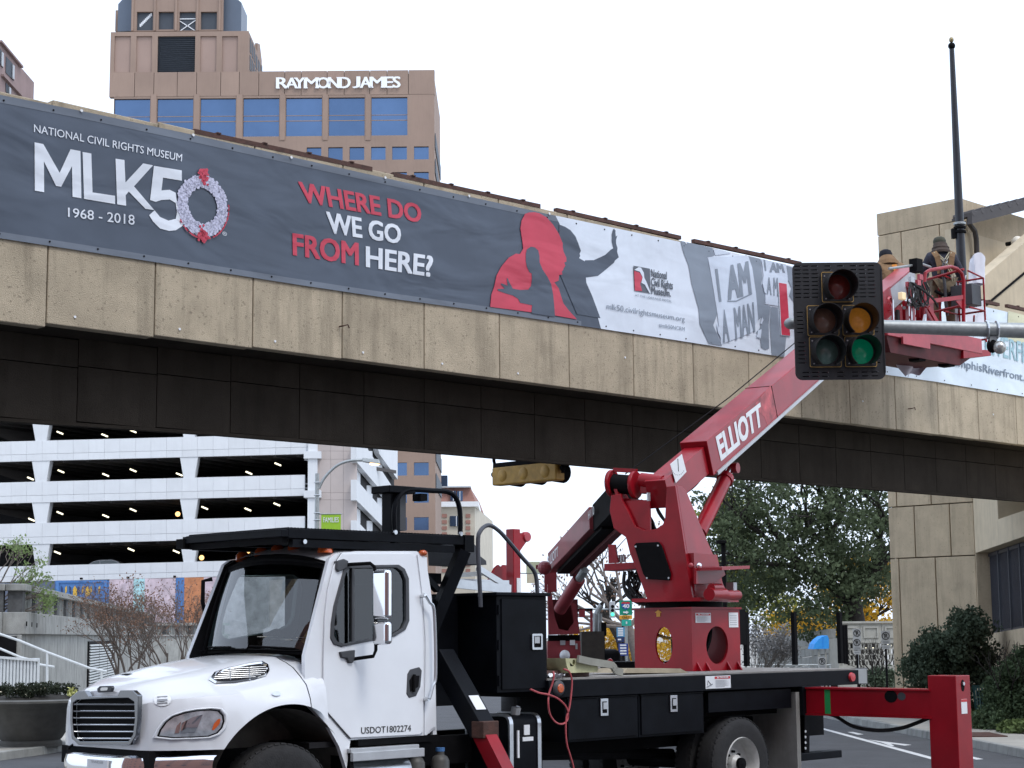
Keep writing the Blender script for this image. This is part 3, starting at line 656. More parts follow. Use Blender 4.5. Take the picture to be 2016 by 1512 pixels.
# ---- distant apartment building between tower and boom
ap = thing('distant_apartment', 'distant cream and red brick apartment house with white cornice behind the cab platform', 'building', WF, (-12, 350, 0))
M_cream2 = mat('cream stone', (.50, .46, .38), .85, var=.1, scale=.4); M_brk = mat('red brick far', (.30, .155, .125), .85, var=.15, scale=.6)
YA = 330.0
def xz(px, py, Y): p = WF.y(px, py, Y); return p.x, p.z
ax0, ax1 = WF.y(862, 1050, YA).x, WF.y(935, 1050, YA).x; zc = WF.y(900, 997, YA).z
MB().hexa([(ax0, YA, -5), (ax1, YA, -5), (ax1+2.8, YA+45, -5), (ax0, YA+45, -5), (ax0, YA, zc), (ax1, YA, zc), (ax1+2.8, YA+45, zc), (ax0, YA+45, zc)]).build('wall', M_cream2, ap)
q = prect(862, 936, 988, 998, YA); MB().box(q[0], q[1]+.6, YA-.8, YA+44, q[2], q[3]).build('cornice', M_sticker, ap)
q = prect(862, 926, 960, 988, YA); MB().hexa([(q[0], YA+.2, q[2]), (q[1]+.9, YA+.2, q[2]), (q[1]+2, YA+40, q[2]), (q[0], YA+40, q[2]), (q[0], YA+1, q[3]), (q[1], YA+1, q[3]), (q[1]+1, YA+38, q[3]), (q[0], YA+38, q[3])]).build('attic', M_brk, ap)
pbox('roof_slab', M_silver, ap, 862, 927, 957.5, 960, YA, 30, .4)
for a, b, c, d in ((887, 898, 967, 986), (900, 911, 967, 986), (886, 911, 1016, 1036), (886, 911, 1058, 1080), (886, 911, 1100, 1122)):
    w_ = pbox('window', M_bwin, ap, a, b, c, d, YA-.02, .1, .35); m_ = (a+b)/2; pbox('mullion', M_sticker, w_, m_-.6, m_+.6, c, d, YA-.45, .05)
for yq in range(1012, 1130, 12):
    for a, b in ((870, 880), (917, 926)): pbox('quoin', M_brk, ap, a, b, yq, yq+7, YA-.01, .1, .2)
pbox('stair_head', M_bwin, ap, 868, 881, 936, 959, YA+2, 5)
ap2 = thing('distant_office', 'pale far building with bay windows right of the cream apartment', 'building', WF, (-8, 420, 0))
for a, b, t in ((938, 950, 1052), (950, 962, 1074)):
    q = prect(a, b, t, 1180, 420); MB().box(q[0], q[1], 420, 450, -5, q[3]).build('wall', M_cream2, ap2)
    for k in range(5): pbox('window', M_gwin, ap2, a+3, b-3, t+8+k*16, t+17+k*16, 419.6, .3)
q = prect(948, 962, 1044, 1062, 415); MB().box(q[0], q[1], 415, 425, q[2], q[3]).build('bay', M_silver, ap2)
# ---- white parking garage
M_gwhite = mat('white garage panel', (.66, .68, .70), .6, var=.04, scale=.8, rand=.025, streak=.06); M_gtan = mat('pale rose garage cladding', (.47, .41, .385), .8, var=.06, scale=.6, rand=.03)
M_tube = mat('garage light tube', (1, .93, .68), .5, var=0, emit=1.3); M_sod = mat('sodium lamp glow', (1, .55, .2), .5, var=0, emit=1.6)
gg = thing('parking_garage', 'white open parking garage with tapered columns and lit ceilings at the left', 'parking garage', WF, (-30, 135, 0))
YG = 125.0
def gy(x, y): return y-.026*(x-200)
bands = [(822, 862, 610), (864.5, 904, 606), (945, 986, 600), (1026.5, 1068, 600), (1110.5, 1141, 640)]
pxs = [-70+30.6*i for i in range(30)]
for bi, (t, b, xe) in enumerate(bands):
    if bi == 0: t, b, = 790, 823
    mid = t+(b-t)*.66
    for a, c in zip(pxs, pxs[1:]):
        if a >= xe: break
        c = min(c, xe)
        for u, v_ in ((t, mid-.25), (mid+.25, b)):
            P = [WF.y(x, gy(x, y), YG) for x, y in ((a+.15, v_), (c-.15, v_), (c-.15, u), (a+.15, u))]
            MB().prism(P, (0, .35, 0)).build('spandrel_panel', M_gwhite, gg)
    P = [WF.y(x, gy(x, y), YG+.36) for x, y in ((-80, b-1), (xe, b-1), (xe, t+3), (-80, t+3))]
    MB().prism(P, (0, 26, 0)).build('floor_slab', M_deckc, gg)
    if bi < 4:
        for x in range(-60, 620, 46):
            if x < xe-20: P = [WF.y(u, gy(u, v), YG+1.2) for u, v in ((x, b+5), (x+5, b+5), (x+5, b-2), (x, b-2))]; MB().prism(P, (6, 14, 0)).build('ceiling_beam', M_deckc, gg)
for r, (t, b) in enumerate(((823, 866), (903, 947), (985, 1028), (1067, 1112))):
    for cx in (-210, 80.5, 372):
        P = [WF.y(cx+d, gy(cx, y), YG+.05) for d, y in ((-10.5, b), (10.5, b), (18, t), (-18, t))]
        MB().prism(P, (0, .9, 0)).build('tapered_column', M_gwhite, gg)
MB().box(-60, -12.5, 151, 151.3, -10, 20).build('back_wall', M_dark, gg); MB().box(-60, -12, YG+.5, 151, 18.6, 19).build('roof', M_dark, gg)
for px, py in ((118, 855), (262, 852), (206, 860), (120, 931), (208, 938), (262, 929), (353, 937), (490, 934), (547, 917), (118, 1013), (208, 1019), (262, 1007), (403, 1003), (488, 1006), (545, 996), (113, 1091), (258, 1085), (347, 1089), (402, 1080), (60, 945), (62, 1026)):
    MB().cyl(WF.y(px-6, py-5.5, YG+2.6), WF.y(px+6, py-.5, YG+2.9), .055, n=6).build('ceiling_light', M_tube, gg)
for px, py in ((397, 1098), (488, 1085), (350, 1012)):
    p = WF.y(px, py, YG+3); MB().ball((p.x, p.y, p.z), .18).build('sodium_lamp', M_sod, gg)
pbox('pier', M_gwhite, gg, 605.5, 624, 868, 1150, YG-.3, 3)
for y_ in (899, 976, 1056): pbox('pier_head', M_gwhite, gg, 598, 632, gy(610, y_), gy(610, y_)+14, YG-.45, 2)
for y_ in (952, 960, 1040, 1046, 905): pbox('bar', M_gwhite, gg, 599, 606, y_, y_+1.2, YG+.2, .1)
st = prect(624, 702, 860, 1150, YG)
MB().box(st[0], st[1]-.05, YG+.25, YG+1, st[2], st[3]).build('stair_tower', M_gtan, gg)
sx = [624, 651, 676, 702]; sy = [860, 888, 904, 970, 984, 1050, 1064, 1150]
for a, b in zip(sx, sx[1:]):
    for c, d in zip(sy, sy[1:]):
        q = prect(a+.2, b-.2, c+.2, d-.2, YG); MB().box(q[0], q[1], YG, YG+.25, q[2], q[3]).build('cladding_panel', M_gtan, gg)
# side facade with the ramp bands
ga_, gb_ = Vector((-10.93, YG, 0)), Vector((-9.97, 155, 0)); GF = Fr((ga_.x, ga_.y, 0), math.degrees(math.atan2(gb_.y-ga_.y, gb_.x-ga_.x)))
gz = lambda x, y: GF.y(600+x/5.305, 850+y/5.305, 0)
MB(GF).box(0, 31, .5, 2.5, -8, 18).build('ramp_core', M_dark, gg)
for pts in ([(540, 150), (655, 150), (660, 185), (905, 560), (905, 745), (835, 662), (540, 312)], [(760, 150), (990, 150), (970, 210), (970, 498), (778, 230)], [(540, 500), (895, 905), (895, 1100), (830, 1005), (540, 715)], [(540, 925), (640, 1030), (640, 1200), (540, 1110)]):
    MB(GF).prism([gz(*p) for p in pts], (0, .4, 0)).build('ramp_band', M_gwhite, gg)
for x0, x1, y0_, y1_ in ((592, 645, 400, 640), (592, 645, 800, 960), (712, 768, 200, 470), (712, 768, 560, 780), (712, 768, 930, 1040), (818, 868, 340, 560), (818, 868, 690, 850)):
    P = [gz(x0, y0_), gz(x1, y0_), gz(x1, y1_), gz(x0, y1_)]; MB(GF).prism([p+Vector((0, .45, 0)) for p in P], (0, .4, 0)).build('column', M_gwhite, gg)
# car parked on the garage deck
car = thing('parked_car', 'pale car roof showing above the lowest garage parapet', 'car', WF, (-28, 127, 5))
M_carp = mat('pale car paint', (.35, .36, .38), .25, var=.02, coat=.5)
cq = [WF.y(x, y, 127.5) for x, y in ((172, 1112), (183, 1105), (194, 1102), (220, 1101), (232, 1105), (240, 1112))]
MB().prism(cq, (0, 1.6, 0)).build('roof', M_carp, car, bevel=.05)
cq = [WF.y(x, y, 127.48) for x, y in ((178, 1111), (185, 1106), (195, 1104), (196, 1111))]; MB().flat(cq).build('window', M_glassd, car)
cq = [WF.y(x, y, 127.48) for x, y in ((198, 1111), (197.5, 1104), (219, 1103), (230, 1107), (232, 1111))]; MB().flat(cq).build('window', M_glassd, car)
q = cq[0]; MB().box(q.x-2.6, q.x+2.4, 127.4, 129.3, q.z-1.0, q.z-.0).build('body', M_carp, car, bevel=.1)
# ---- coloured mural hoarding below the garage
mu = thing('mural_wall', 'painted mural wall with blue panel of yellow and black arrows under the garage', 'mural', WF, (-26, 118, 0))
M_mblue = mat('mural blue', (.07, .19, .45), .6, var=.08); M_mteal = mat('mural teal', (.38, .62, .66), .6, var=.3, scale=2); M_mpink = mat('mural pink', (.55, .45, .50), .6, var=.3, scale=1.5); M_mgrey = mat('mural slate', (.10, .12, .17), .7, var=.1); M_myel = mat('mural yellow', (.62, .38, .05), .6, var=.1); M_mnav = mat('mural navy', (.02, .04, .12), .6, var=.1); M_mor = mat('mural orange', (.5, .2, .09), .6, var=.3, scale=2)
YM = 118.0
for a, b, m in ((-60, 70, M_mgrey), (70, 107, M_mgrey), (107, 214, M_mblue), (214, 262, M_mpink), (262, 284, M_mteal), (284, 345, M_mpink), (345, 362, M_mblue), (362, 400, M_mor), (400, 560, M_mpink)):
    q = prect(a, b-.2, gy(a, 1141), 1262, YM); MB().box(q[0], q[1], YM, YM+.3, q[2], q[3]).build('mural_panel', m, mu)
q = prect(110, 211, 1142.5, 1178, YM-.05); MB().prism(rc(*q, YM-.08), (0, .05, 0), [rc(q[0]+.2, q[1]-.2, q[2]+.15, q[3]-.15, YM-.08)]).build('border', M_mblue, mu)
for i in range(10):
    x = 120+8.2*i; m = M_mnav if i % 2 == 0 else M_myel; up = i % 4 in (2, 3)
    pts = [(x, 1157), (x+3.2, 1153), (x+3.2, 1165), (x, 1169)] if i % 2 else [(x, 1153), (x+3.4, 1157), (x+3.4, 1170), (x, 1166)]
    MB().prism([WF.y(px, py, YM-.06) for px, py in pts], (0, .04, 0)).build('arrow', m, mu)
    if i in (3, 6): MB().prism([WF.y(px, py, YM-.1) for px, py in ((x-1, 1160), (x+3, 1154), (x+7, 1160), (x+7, 1172), (x+3, 1175), (x-1, 1172))], (0, .03, 0)).build('arrow', M_myel, mu)
for i in range(3): pbox('lamp', M_blackm, mu, 157+92*i, 161+92*i, 1137-2*i, 1141-2*i, YM-.4, .3)
# ---- concrete terrace with balustrade
tr = Fr((-12.9, 47, 0), 98.36)
te = thing('concrete_terrace', 'grey streaked concrete terrace wall with balustrade and louvre vent', 'terrace wall', tr)
zl = lambda px, py: tr.y(px, py, 0).z
zcop, zbm_t, zbm_b = zl(62, 1153), zl(62, 1207), zl(62, 1249)
zrb = zl(62, 1166)
L_ = 64
jx = [0]+[tr.y(px, 1300, 0).x for px in (152, 233, 262, 300, 330)]+[L_]
jx = sorted(jx)
for a, b in zip(jx, jx[1:]): MB(tr).box(a+.01, b-.01, 0, .4, -.2, zbm_b-.01).build('wall_panel', M_conc, te)
n = 14
for i in range(n): a, b = L_*i/n, L_*(i+1)/n; MB(tr).box(a+.01, b-.01, -.12, .5, zbm_b, zbm_t).build('beam', M_conc, te, bevel=.02); MB(tr).box(a+.01, b-.01, -.08, .45, zrb, zcop).build('coping', M_conc, te, bevel=.02)
xp = [tr.y(px, 1200, 0).x for px in (27, 141, 298)]
step = (xp[1]-xp[0])
M_pier = mat('dark stained concrete pier', (.085, .088, .09), .9, var=.25)
k = 0; x = .15
while x < L_-1:
    MB(tr).box(x, x+.55, .02, .4, zbm_t, zrb).build('pier', M_pier, te)
    for j in range(6):
        xx = x+.75+j*.33
        if xx < x+2.6 and xx < L_: MB(tr).box(xx, xx+.10, .08, .3, zbm_t, zrb).build('baluster', M_conc, te)
    x += 2.85
t2a = tr.m @ Vector((L_, 0, 0)); t2b = WF.y(450, 1250, 117.0); TR2 = Fr((t2a.x, t2a.y, 0), math.degrees(math.atan2(t2b.y-t2a.y, t2b.x-t2a.x))); L2_ = (Vector((t2b.x, t2b.y))-Vector((t2a.x, t2a.y))).length
for i in range(6):
    a, b = L2_*i/6, L2_*(i+1)/6
    for nm, y0_, y1_, z0_, z1_ in (('wall_panel', 0, .4, -.2, zbm_b-.01), ('beam', -.12, .5, zbm_b, zbm_t-.25*0), ('coping', -.08, .45, zrb-.5, zcop-.5)): MB(TR2).box(a+.01, b-.01, y0_, y1_, z0_, z1_ if nm != 'beam' else zbm_t-.5).build(nm, M_conc, te)
    MB(TR2).box(a, a+.3, .02, .4, zbm_t-.5, zrb-.5).build('pier', M_pier, te)
    for j in range(4): xx = a+.38+j*.17; MB(TR2).box(xx, xx+.07, .08, .3, zbm_t-.5, zrb-.5).build('baluster', M_conc, te)
# return of the terrace towards the left
MB(tr).box(-.0, .4, .41, 14, -.2, zbm_b-.01).build('wall_panel', M_conc, te); MB(tr).box(-.12, .5, .5, 14, zbm_b, zbm_t).build('beam', M_conc, te, bevel=.02); MB(tr).box(-.08, .45, .46, 14, zrb, zcop).build('coping', M_conc, te, bevel=.02)
for j in range(4): MB(tr).box(.02, .4, .5+3*j, 1.2+3*j, zbm_t, zrb).build('pier', M_pier, te)
MB(tr).box(-.02, .0, .12, .95, .9, zbm_b-.05).build('niche', M_blackm, te)
for i in range(3): p = tr.y(53+10*i, 1228+1.5*i, -.13); MB(tr).box(p.x-.05, p.x+.05, -.135, -.11, p.z-.06, p.z+.06).build('scupper', M_blackm, te)
a, b = tr.y(172, 1300, 0), tr.y(222, 1300, 0); zt_, zb_ = zl(175, 1268), .25
vent = MB(tr).box(a.x-.1, b.x+.1, -.05, -.0, zb_-.1, zt_+.1).build('vent_frame', M_blackm, te)
M_slat = mat('weathered white slat', (.55, .58, .58), .7, var=.15)
for i in range(15):
    z = lerp(zb_, zt_, (i+.5)/15)
    for j in range(3):
        u, v_ = lerp(a.x, b.x, (j+.03)/3), lerp(a.x, b.x, (j+.97)/3); MB(tr).hexa([(u, -.10, z-.035), (v_, -.10, z-.035), (v_, -.06, z-.005), (u, -.06, z-.005), (u, -.10, z+.005), (v_, -.10, z+.005), (v_, -.06, z+.03), (u, -.06, z+.03)]).build('slat', M_slat, vent)
# ---- tan concrete library-like block at the right
KB = Vector((10.87, 42.0, 0)); q_ = math.sqrt(.5)
AF = Fr(m=Matrix(((-q_, q_, 0, KB.x), (q_, q_, 0, KB.y), (0, 0, 1, 0), (0, 0, 0, 1))))      # x along the left face (away), y behind it
tb = thing('concrete_block_building', 'tan panelled concrete building with dark screened window at the right', 'building', WF, tuple(KB))
LA = 2.36
za = lambda px, py: AF.y(px, py, 0)
ztop = za(1906, 386).z; ztl = za(1728, 421).z
j1, j2 = za(1830, 994).z, za(1830, 1097).z
M_tw = M_tower
def apan(x0, x1, z0, z1, z1b=None):
    z1b = z1 if z1b is None else z1b
    MB(AF).hexa([(x0+.012, 0, z0+.012), (x1-.012, 0, z0+.012), (x1-.012, .3, z0+.012), (x0+.012, .3, z0+.012), (x0+.012, 0, z1-.012), (x1-.012, 0, z1b-.012), (x1-.012, .3, z1b-.012), (x0+.012, .3, z1-.012)]).build('wall_panel', M_tw, tb, bevel=.012)
slope = .035
for xs_, z0, z1 in (([0, .62, 1.62, LA], -.2, j2), ([0, .88, 2.12-.0, LA], j2, j1)):
    pass
def vx(px, py): return AF.y(px, py, 0).x
for xs_, z0, z1 in (([0, vx(1843, 1150), vx(1771, 1150), LA], -.2, j2), ([0, vx(1871, 1050), vx(1801, 1050), LA], j2, j1), ([0, vx(1833, 985), vx(1765, 985), LA], j1, 6.2), ([0, vx(1851, 500), vx(1775, 500), LA], 6.2, ztop-.55)):
    for x0, x1 in zip(xs_, xs_[1:]): apan(x0, x1, z0, z1)
MB(AF).hexa([(0.0, 0, ztop-.54), (LA, 0, ztop-.54), (LA, .3, ztop-.54), (0, .3, ztop-.54), (0, 0, ztop), (LA, 0, ztl), (LA, .3, ztl), (0, .3, ztop)]).build('parapet', M_tw, tb)
MB(AF).box(.01, LA-.01, .31, 3.2, -.2, ztop-.3).build('core', M_tw, tb)
MB(AF).box(-.0, .3, .305, 3.6, ztop-1.9, ztop).build('parapet_return', M_tw, tb)
MB(AF).box(.02, .31, .31, 9, 5.6, ztop-2.4).build('upper_side_wall', M_tan2, tb)
# wall with the screened window, running towards the viewer
WB = Fr((KB.x, KB.y, 0), math.degrees(math.atan2(-1, -.08)))      # x towards viewer, y = into building (+X)
wb_ = lambda px, py: WB.y(px, py, 0)
zs0, zs1 = None, None
top = [wb_(1914, 1091), wb_(2016, 1056)]; bot = [wb_(1946, 1248), wb_(2016, 1236)]
x_a, x_b = wb_(1924, 1150).x, 9.0
def zline(p, q, x): return lerp(p.z, q.z, (x-p.x)/(q.x-p.x))
zt0, zt1 = zline(top[0], top[1], x_a), zline(top[0], top[1], x_b); zb0, zb1 = zline(bot[0], bot[1], x_a), zline(bot[0], bot[1], x_b)
MB(WB).prism([(0, 0, zline(top[0], top[1], 0)), (x_b, 0, zt1), (x_b, 0, 4.42), (3.0, 0, 4.42), (3.0, 0, 6.4), (0, 0, 6.4)], (0, 5, 0)).build('upper_wall', M_tan2, tb)
MB(WB).prism([(0, 0, -.2), (x_b, 0, -.2), (x_b, 0, zb1), (x_a, 0, zb0), (x_a, 0, zt0), (0, 0, zline(top[0], top[1], 0))], (0, .6, 0)).build('lower_wall', M_tower, tb)
MB(WB).prism([(x_a, .55, -.2), (x_b, .55, -.2), (x_b, .55, zt1+.1), (x_a, .55, zt0+.1)], (0, 3, 0)).build('window_recess', M_blackm, tb)
M_scr = mat('dark navy screen metal', (.03, .034, .05), .45, .3, var=.15)
M_bar = mat('grey screen bar', (.10, .11, .13), .5, var=.1); M_scr2 = mat('navy screen slat', (.055, .06, .08), .45, var=.15)
scr = MB(WB).prism([(x_a, .28, zb0), (x_b, .28, zb1), (x_b, .28, zb1+.09), (x_a, .28, zb0+.09)], (0, .1, 0)).build('window_screen', M_scr, tb)
MB(WB).prism([(x_a, .28, zt0-.1), (x_b, .28, zt1-.1), (x_b, .28, zt1-.02), (x_a, .28, zt0-.02)], (0, .1, 0)).build('head_rail', M_scr, scr)
x = x_a+.05; i = 0
while x < x_b:
    th = .034 if i % 14 == 13 else .024
    MB(WB).box(x, x+th, .26 if th > .03 else .3, .36, zline(bot[0], bot[1], x)+.02, zline(top[0], top[1], x)-.02).build('slat', M_bar if th > .03 else M_scr2, scr); x += .088; i += 1
# ramped parapet, canopy and globe lamp behind the bridge
CF = Fr(m=TF.m @ Matrix.Translation((0, 8.0, 0)))
rw = [CF.y(1937, 545, 0), CF.y(2016, 478, 0), CF.y(2070, 432, 0)]
MB(CF).prism([(rw[0].x-1.4, 0, 7.0), (rw[2].x, 0, 7.0), (rw[2].x, 0, rw[2].z), (rw[0].x, 0, rw[0].z), (rw[0].x-1.4, 0, rw[0].z-1.0)], (0, .35, 0)).build('ramp_parapet', M_tan2, tb)
g0, g1 = CF.y(1942, 600, -.012), CF.y(2016, 538, -.012)
MB(CF).beam((g0.x, -.012, g0.z), (g1.x+1.5, -.012, g1.z+(g1.z-g0.z)/(g1.x-g0.x)*1.5), .03, .05).build('groove', M_blackm, tb)
M_can = mat('dark brown canopy metal', (.06, .052, .05), .55, .3, var=.15)
c0, c1 = CF.y(1913, 418, .6), CF.y(2016, 393, .6); sl_ = (c1.z-c0.z)/(c1.x-c0.x); xe_ = c1.x+3
zc_ = lambda x: c0.z+sl_*(x-c0.x)
hh = abs(CF.y(1913, 440, .6).z-c0.z)
MB(CF).prism([(c0.x, 0.6, zc_(c0.x)-hh), (xe_, 0.6, zc_(xe_)-hh), (xe_, 0.6, zc_(xe_)), (c0.x, 0.6, zc_(c0.x))], (0, .12, 0)).build('fascia_beam', M_can, tb)
MB(CF).prism([(c0.x, .72, zc_(c0.x)-hh*.3), (xe_, .72, zc_(xe_)-hh*.3), (xe_, .72, zc_(xe_)-.02), (c0.x, .72, zc_(c0.x)-.02)], (0, .42, -.05)).build('canopy_roof', M_can, tb)
x = c0.x+.1
while x < xe_:
    MB(CF).tube([(x, .6, zc_(x)-.02), (x, 1.12, zc_(x)-.07)], .085, 8).build('corrugation', M_can, tb); x += .42
dpp = [CF.y(px, py, 1.0) for px, py in ((1908, 425), (1908, 440), (1919, 455), (1922, 470), (1924, 520))]
MB(CF).tube(dpp, .065, 8).build('downpipe', M_can, tb, smooth=True)
lp = CF.y(2003, 477, .45); lr = 13/FPX*37
gl = thing('globe_lamp', 'white globe lamp under the dark canopy at the right edge', 'lamp', CF, (lp.x, .45, lp.z))
MB(CF).ball(lp, lr*1.1, n=20, m=12).build('globe', mat('opal globe glass', (.8, .74, .62), .35, var=.05), gl, smooth=True); MB(CF).cyl(lp+Vector((0, .1, 0)), lp+Vector((0, .3, .0)), .05).build('stem', M_blackm, gl)
MB(CF).box(c0.x+.1, xe_+4, 1.15, 1.4, 6.0, zc_(c0.x)-hh).build('rear_wall', M_tan2, tb)
# ================================================================== unseen blocks behind the viewer, added and sized to block low sky light
def block(name, label, x0, x1, y0, y1, h, m, cols_, rows_):
    r = thing(name, label, 'building', WF, ((x0+x1)/2, (y0+y1)/2, 0)); MB().box(x0, x1, y0, y1, -.1, h).build('wall', m, r)
    fy = y1 if y1 < 0 else y0
    for i in range(cols_):
        for j in range(rows_):
            cx = lerp(x0, x1, (i+.5)/cols_); cz = 3+(h-4)*(j+.4)/rows_; MB().box(cx-.7, cx+.7, fy-.05 if y1 > 0 else fy, fy+.05, cz, cz+1.7).build('window', M_louv, r)
    return r
block('unseen_brick_block', 'unseen brown brick block behind the viewer, added to block low sky light', -60, 4, -44, -24, 38, M_brk, 12, 8)
block('unseen_stone_block', 'unseen dark stone block behind the viewer, added to block low sky light', 6, 70, -46, -24, 34, M_flb, 12, 7)
# ================================================================== boom truck
truck = thing('boom_truck', 'white cab truck carrying a raised red telescopic boom on a black flatbed', 'boom truck', TF, group='boom trucks at the bridge')
TC = 1.06
def T(): return MB(TF)
# hood, lofted from stations along the truck
ST = [(-1.225, .58, 1.545, 1.505, 1.40), (-1.19, .68, 1.575, 1.52, 1.42), (-1.10, .80, 1.615, 1.55, 1.44), (-.98, .90, 1.65, 1.575, 1.455), (-.85, .97, 1.68, 1.60, 1.465), (-.68, 1.03, 1.71, 1.625, 1.475), (-.5, 1.055, 1.745, 1.65, 1.485), (-.3, 1.06, 1.78, 1.685, 1.50), (-.1, 1.06, 1.81, 1.72, 1.515), (.08, 1.055, 1.83, 1.75, 1.53), (.235, 1.05, 1.845, 1.765, 1.54)]
def arch(s): return 1.05 if s < -.69 else .57+math.sqrt(max(.02, .84**2-s*s))
def hood_pt(i, side):
    pass
def station(s):
    for a, b in zip(ST, ST[1:]):
        if s <= b[0]: t = (s-a[0])/(b[0]-a[0]); return [lerp(u, v, t) for u, v in zip(a, b)]
    return list(ST[-1])
def hood_profile(s):
    _, w_, zc, zs, zf = station(s); zb = min(arch(s), zf-.05); fl = .018 if -.72 < s < .72 else 0
    half = [(0, zc), (.22*w_, zc-.002), (.42*w_, zc-.012), (.53*w_, zc-.026), (.585*w_, zc-.052), (.66*w_, lerp(zc-.06, zs, .75)), (.76*w_, zs-.04), (.87*w_, lerp(zs-.04, zf, .45)), (.95*w_, zf+.03), (.985*w_, zf-.045), (w_+fl*.4, lerp(zf, zb, .55)), (w_+fl, lerp(zf, zb, .85)), (w_+fl*1.3, zb)]
    return [(TC+x, z) for x, z in reversed(half)]+[(TC-x, z) for x, z in half[1:]]
ss = sorted(set([a[0] for a in ST]+[round(-1.2+.05*i, 3) for i in range(29)]+[-.69, -.7])); ss = [s for s in ss if s <= .235]
mb = T(); prof = [hood_profile(s) for s in ss]; n = len(prof[0])
mb.add([(s, t, z) for s, p in zip(ss, prof) for t, z in p], [(i*n+j, i*n+j+1, (i+1)*n+j+1, (i+1)*n+j) for i in range(len(ss)-1) for j in range(n-1)])
f0 = prof[0]; mb.add([(ss[0], t, z) for t, z in f0], [tuple(range(n))])
hood = mb.build('hood', M_white, truck, smooth=True)
from mathutils.bvhtree import BVHTree
HB = BVHTree.FromPolygons([Vector(v) for v in mb.v], mb.f)
def cast(b, fr, px, py):
    o = fr.i @ CP; d = (fr.i.to_3x3() @ ray(px, py)).normalized(); p, nn, _, _ = b.ray_cast(o, d)
    if p is None: return None, None
    if nn.dot(d) > 0: nn = -nn
    return p, nn
def patch(name, m, pts, parent, lift=.006, rings=4, bvh=HB, smooth=True, inner=0.0):
    """surface decal: outline in photo pixels laid on a curved panel; inner>0 makes it a ring"""
    cx = sum(p[0] for p in pts)/len(pts); cy = sum(p[1] for p in pts)/len(pts); mb = T(); vs = []; n = len(pts)
    for r in range(rings+1):
        k = 1-(1-inner)*r/rings
        for x, y in pts:
            p, nn = cast(bvh, TF, cx+(x-cx)*k, cy+(y-cy)*k)
            if p is None: p, nn = vs[-1], Vector((0, 0, 0))
            vs.append(p+nn*(lift*(1 if (inner == 0 or 0 < r < rings) else .3)))
    mb.add(vs, [(r*n+i, r*n+(i+1) % n, (r+1)*n+(i+1) % n, (r+1)*n+i) for r in range(rings) for i in range(n)])
    return mb.build(name, m, parent, smooth=smooth)
def z3(pts, sc, ox, oy): return [(ox+x/sc, oy+y/sc) for x, y in pts]
hl = z3([(595, 1305), (612, 1262), (650, 1210), (700, 1172), (780, 1146), (860, 1132), (950, 1126), (1010, 1132), (1040, 1165), (1046, 1205), (1032, 1250), (1000, 1285), (940, 1306), (840, 1312), (700, 1316)], 3.346, 130, 1060)
M_lamp = mat('clear headlamp', (.62, .65, .70), .06, .6, var=.45, scale=9); 
h_ = patch('headlight', M_blackm, hl, truck, .012, 3, inner=.9)
patch('lens', M_lamp, [(lerp(376, x, .93), lerp(1428, y, .93)) for x, y in hl], h_, .008)
patch('turn_signal', M_orange, z3([(958, 1258), (972, 1220), (998, 1192), (1016, 1188), (1010, 1220), (985, 1250), (968, 1264)], 3.346, 130, 1060), h_, .014, 2)
patch('reflector', M_chrome, z3([(755, 1280), (765, 1215), (830, 1180), (900, 1160), (880, 1210), (850, 1275)], 3.346, 130, 1060), h_, .014, 2)
patch('reflector', M_chrome, z3([(715, 1285), (730, 1235), (760, 1205), (745, 1285)], 3.346, 130, 1060), h_, .014, 2)
patch('lamp_rim', M_white, [(lerp(378, x, 1.10), lerp(1427, y, 1.14)) for x, y in hl], h_, .02, 3, inner=.88)
vt = z3([(872, 1145), (890, 1120), (950, 1100), (1040, 1080), (1100, 1072), (1125, 1085), (1128, 1105), (1110, 1130), (1060, 1145), (980, 1158), (900, 1162)], 2.124, 0, 800)
v_ = patch('hood_vent', M_dark, vt, truck, .004)
patch('vent_rim', M_chrome, vt, v_, .022, 3, inner=.86)
for i in range(6):
    y = 1314+i*4.0; a, b = 418+max(0, (1333-y))*1.6, 523-(i > 3)*(i-3)*10
    pts = [cast(HB, TF, lerp(a, b, k/6), y+2.2-lerp(0, 4, k/6)+2) for k in range(7)]; T().tube([p+nn*.010 for p, nn in pts], .003, 5).build('slat', M_alu, v_)
for x in (452, 490):
    pts = [cast(HB, TF, x+k*.6, lerp(1316, 1341, k/3)) for k in range(4)]; T().tube([p+nn*.012 for p, nn in pts], .0045, 5).build('slat', M_alu, v_)
e_ = patch('maker_badge', M_sticker, [(320+17.5*math.cos(a), 1378.5+12*math.sin(a)) for a in [i*.4189 for i in range(15)]], truck, .008, 2)
for y in (1373, 1379, 1384): patch('badge_text', M_inkgrey, [(310, y), (330, y-1), (330, y+1.5), (310, y+2.5)], e_, .012, 1)
patch('side_marker', M_alu, [(543+9*math.cos(a), 1366.5+4.5*math.sin(a)) for a in [i*.6283 for i in range(10)]], truck, .012, 2)
patch('hood_notch', M_blackm, [(236, 1329), (246, 1327), (262, 1326.5), (250, 1330)], truck, .004, 1)
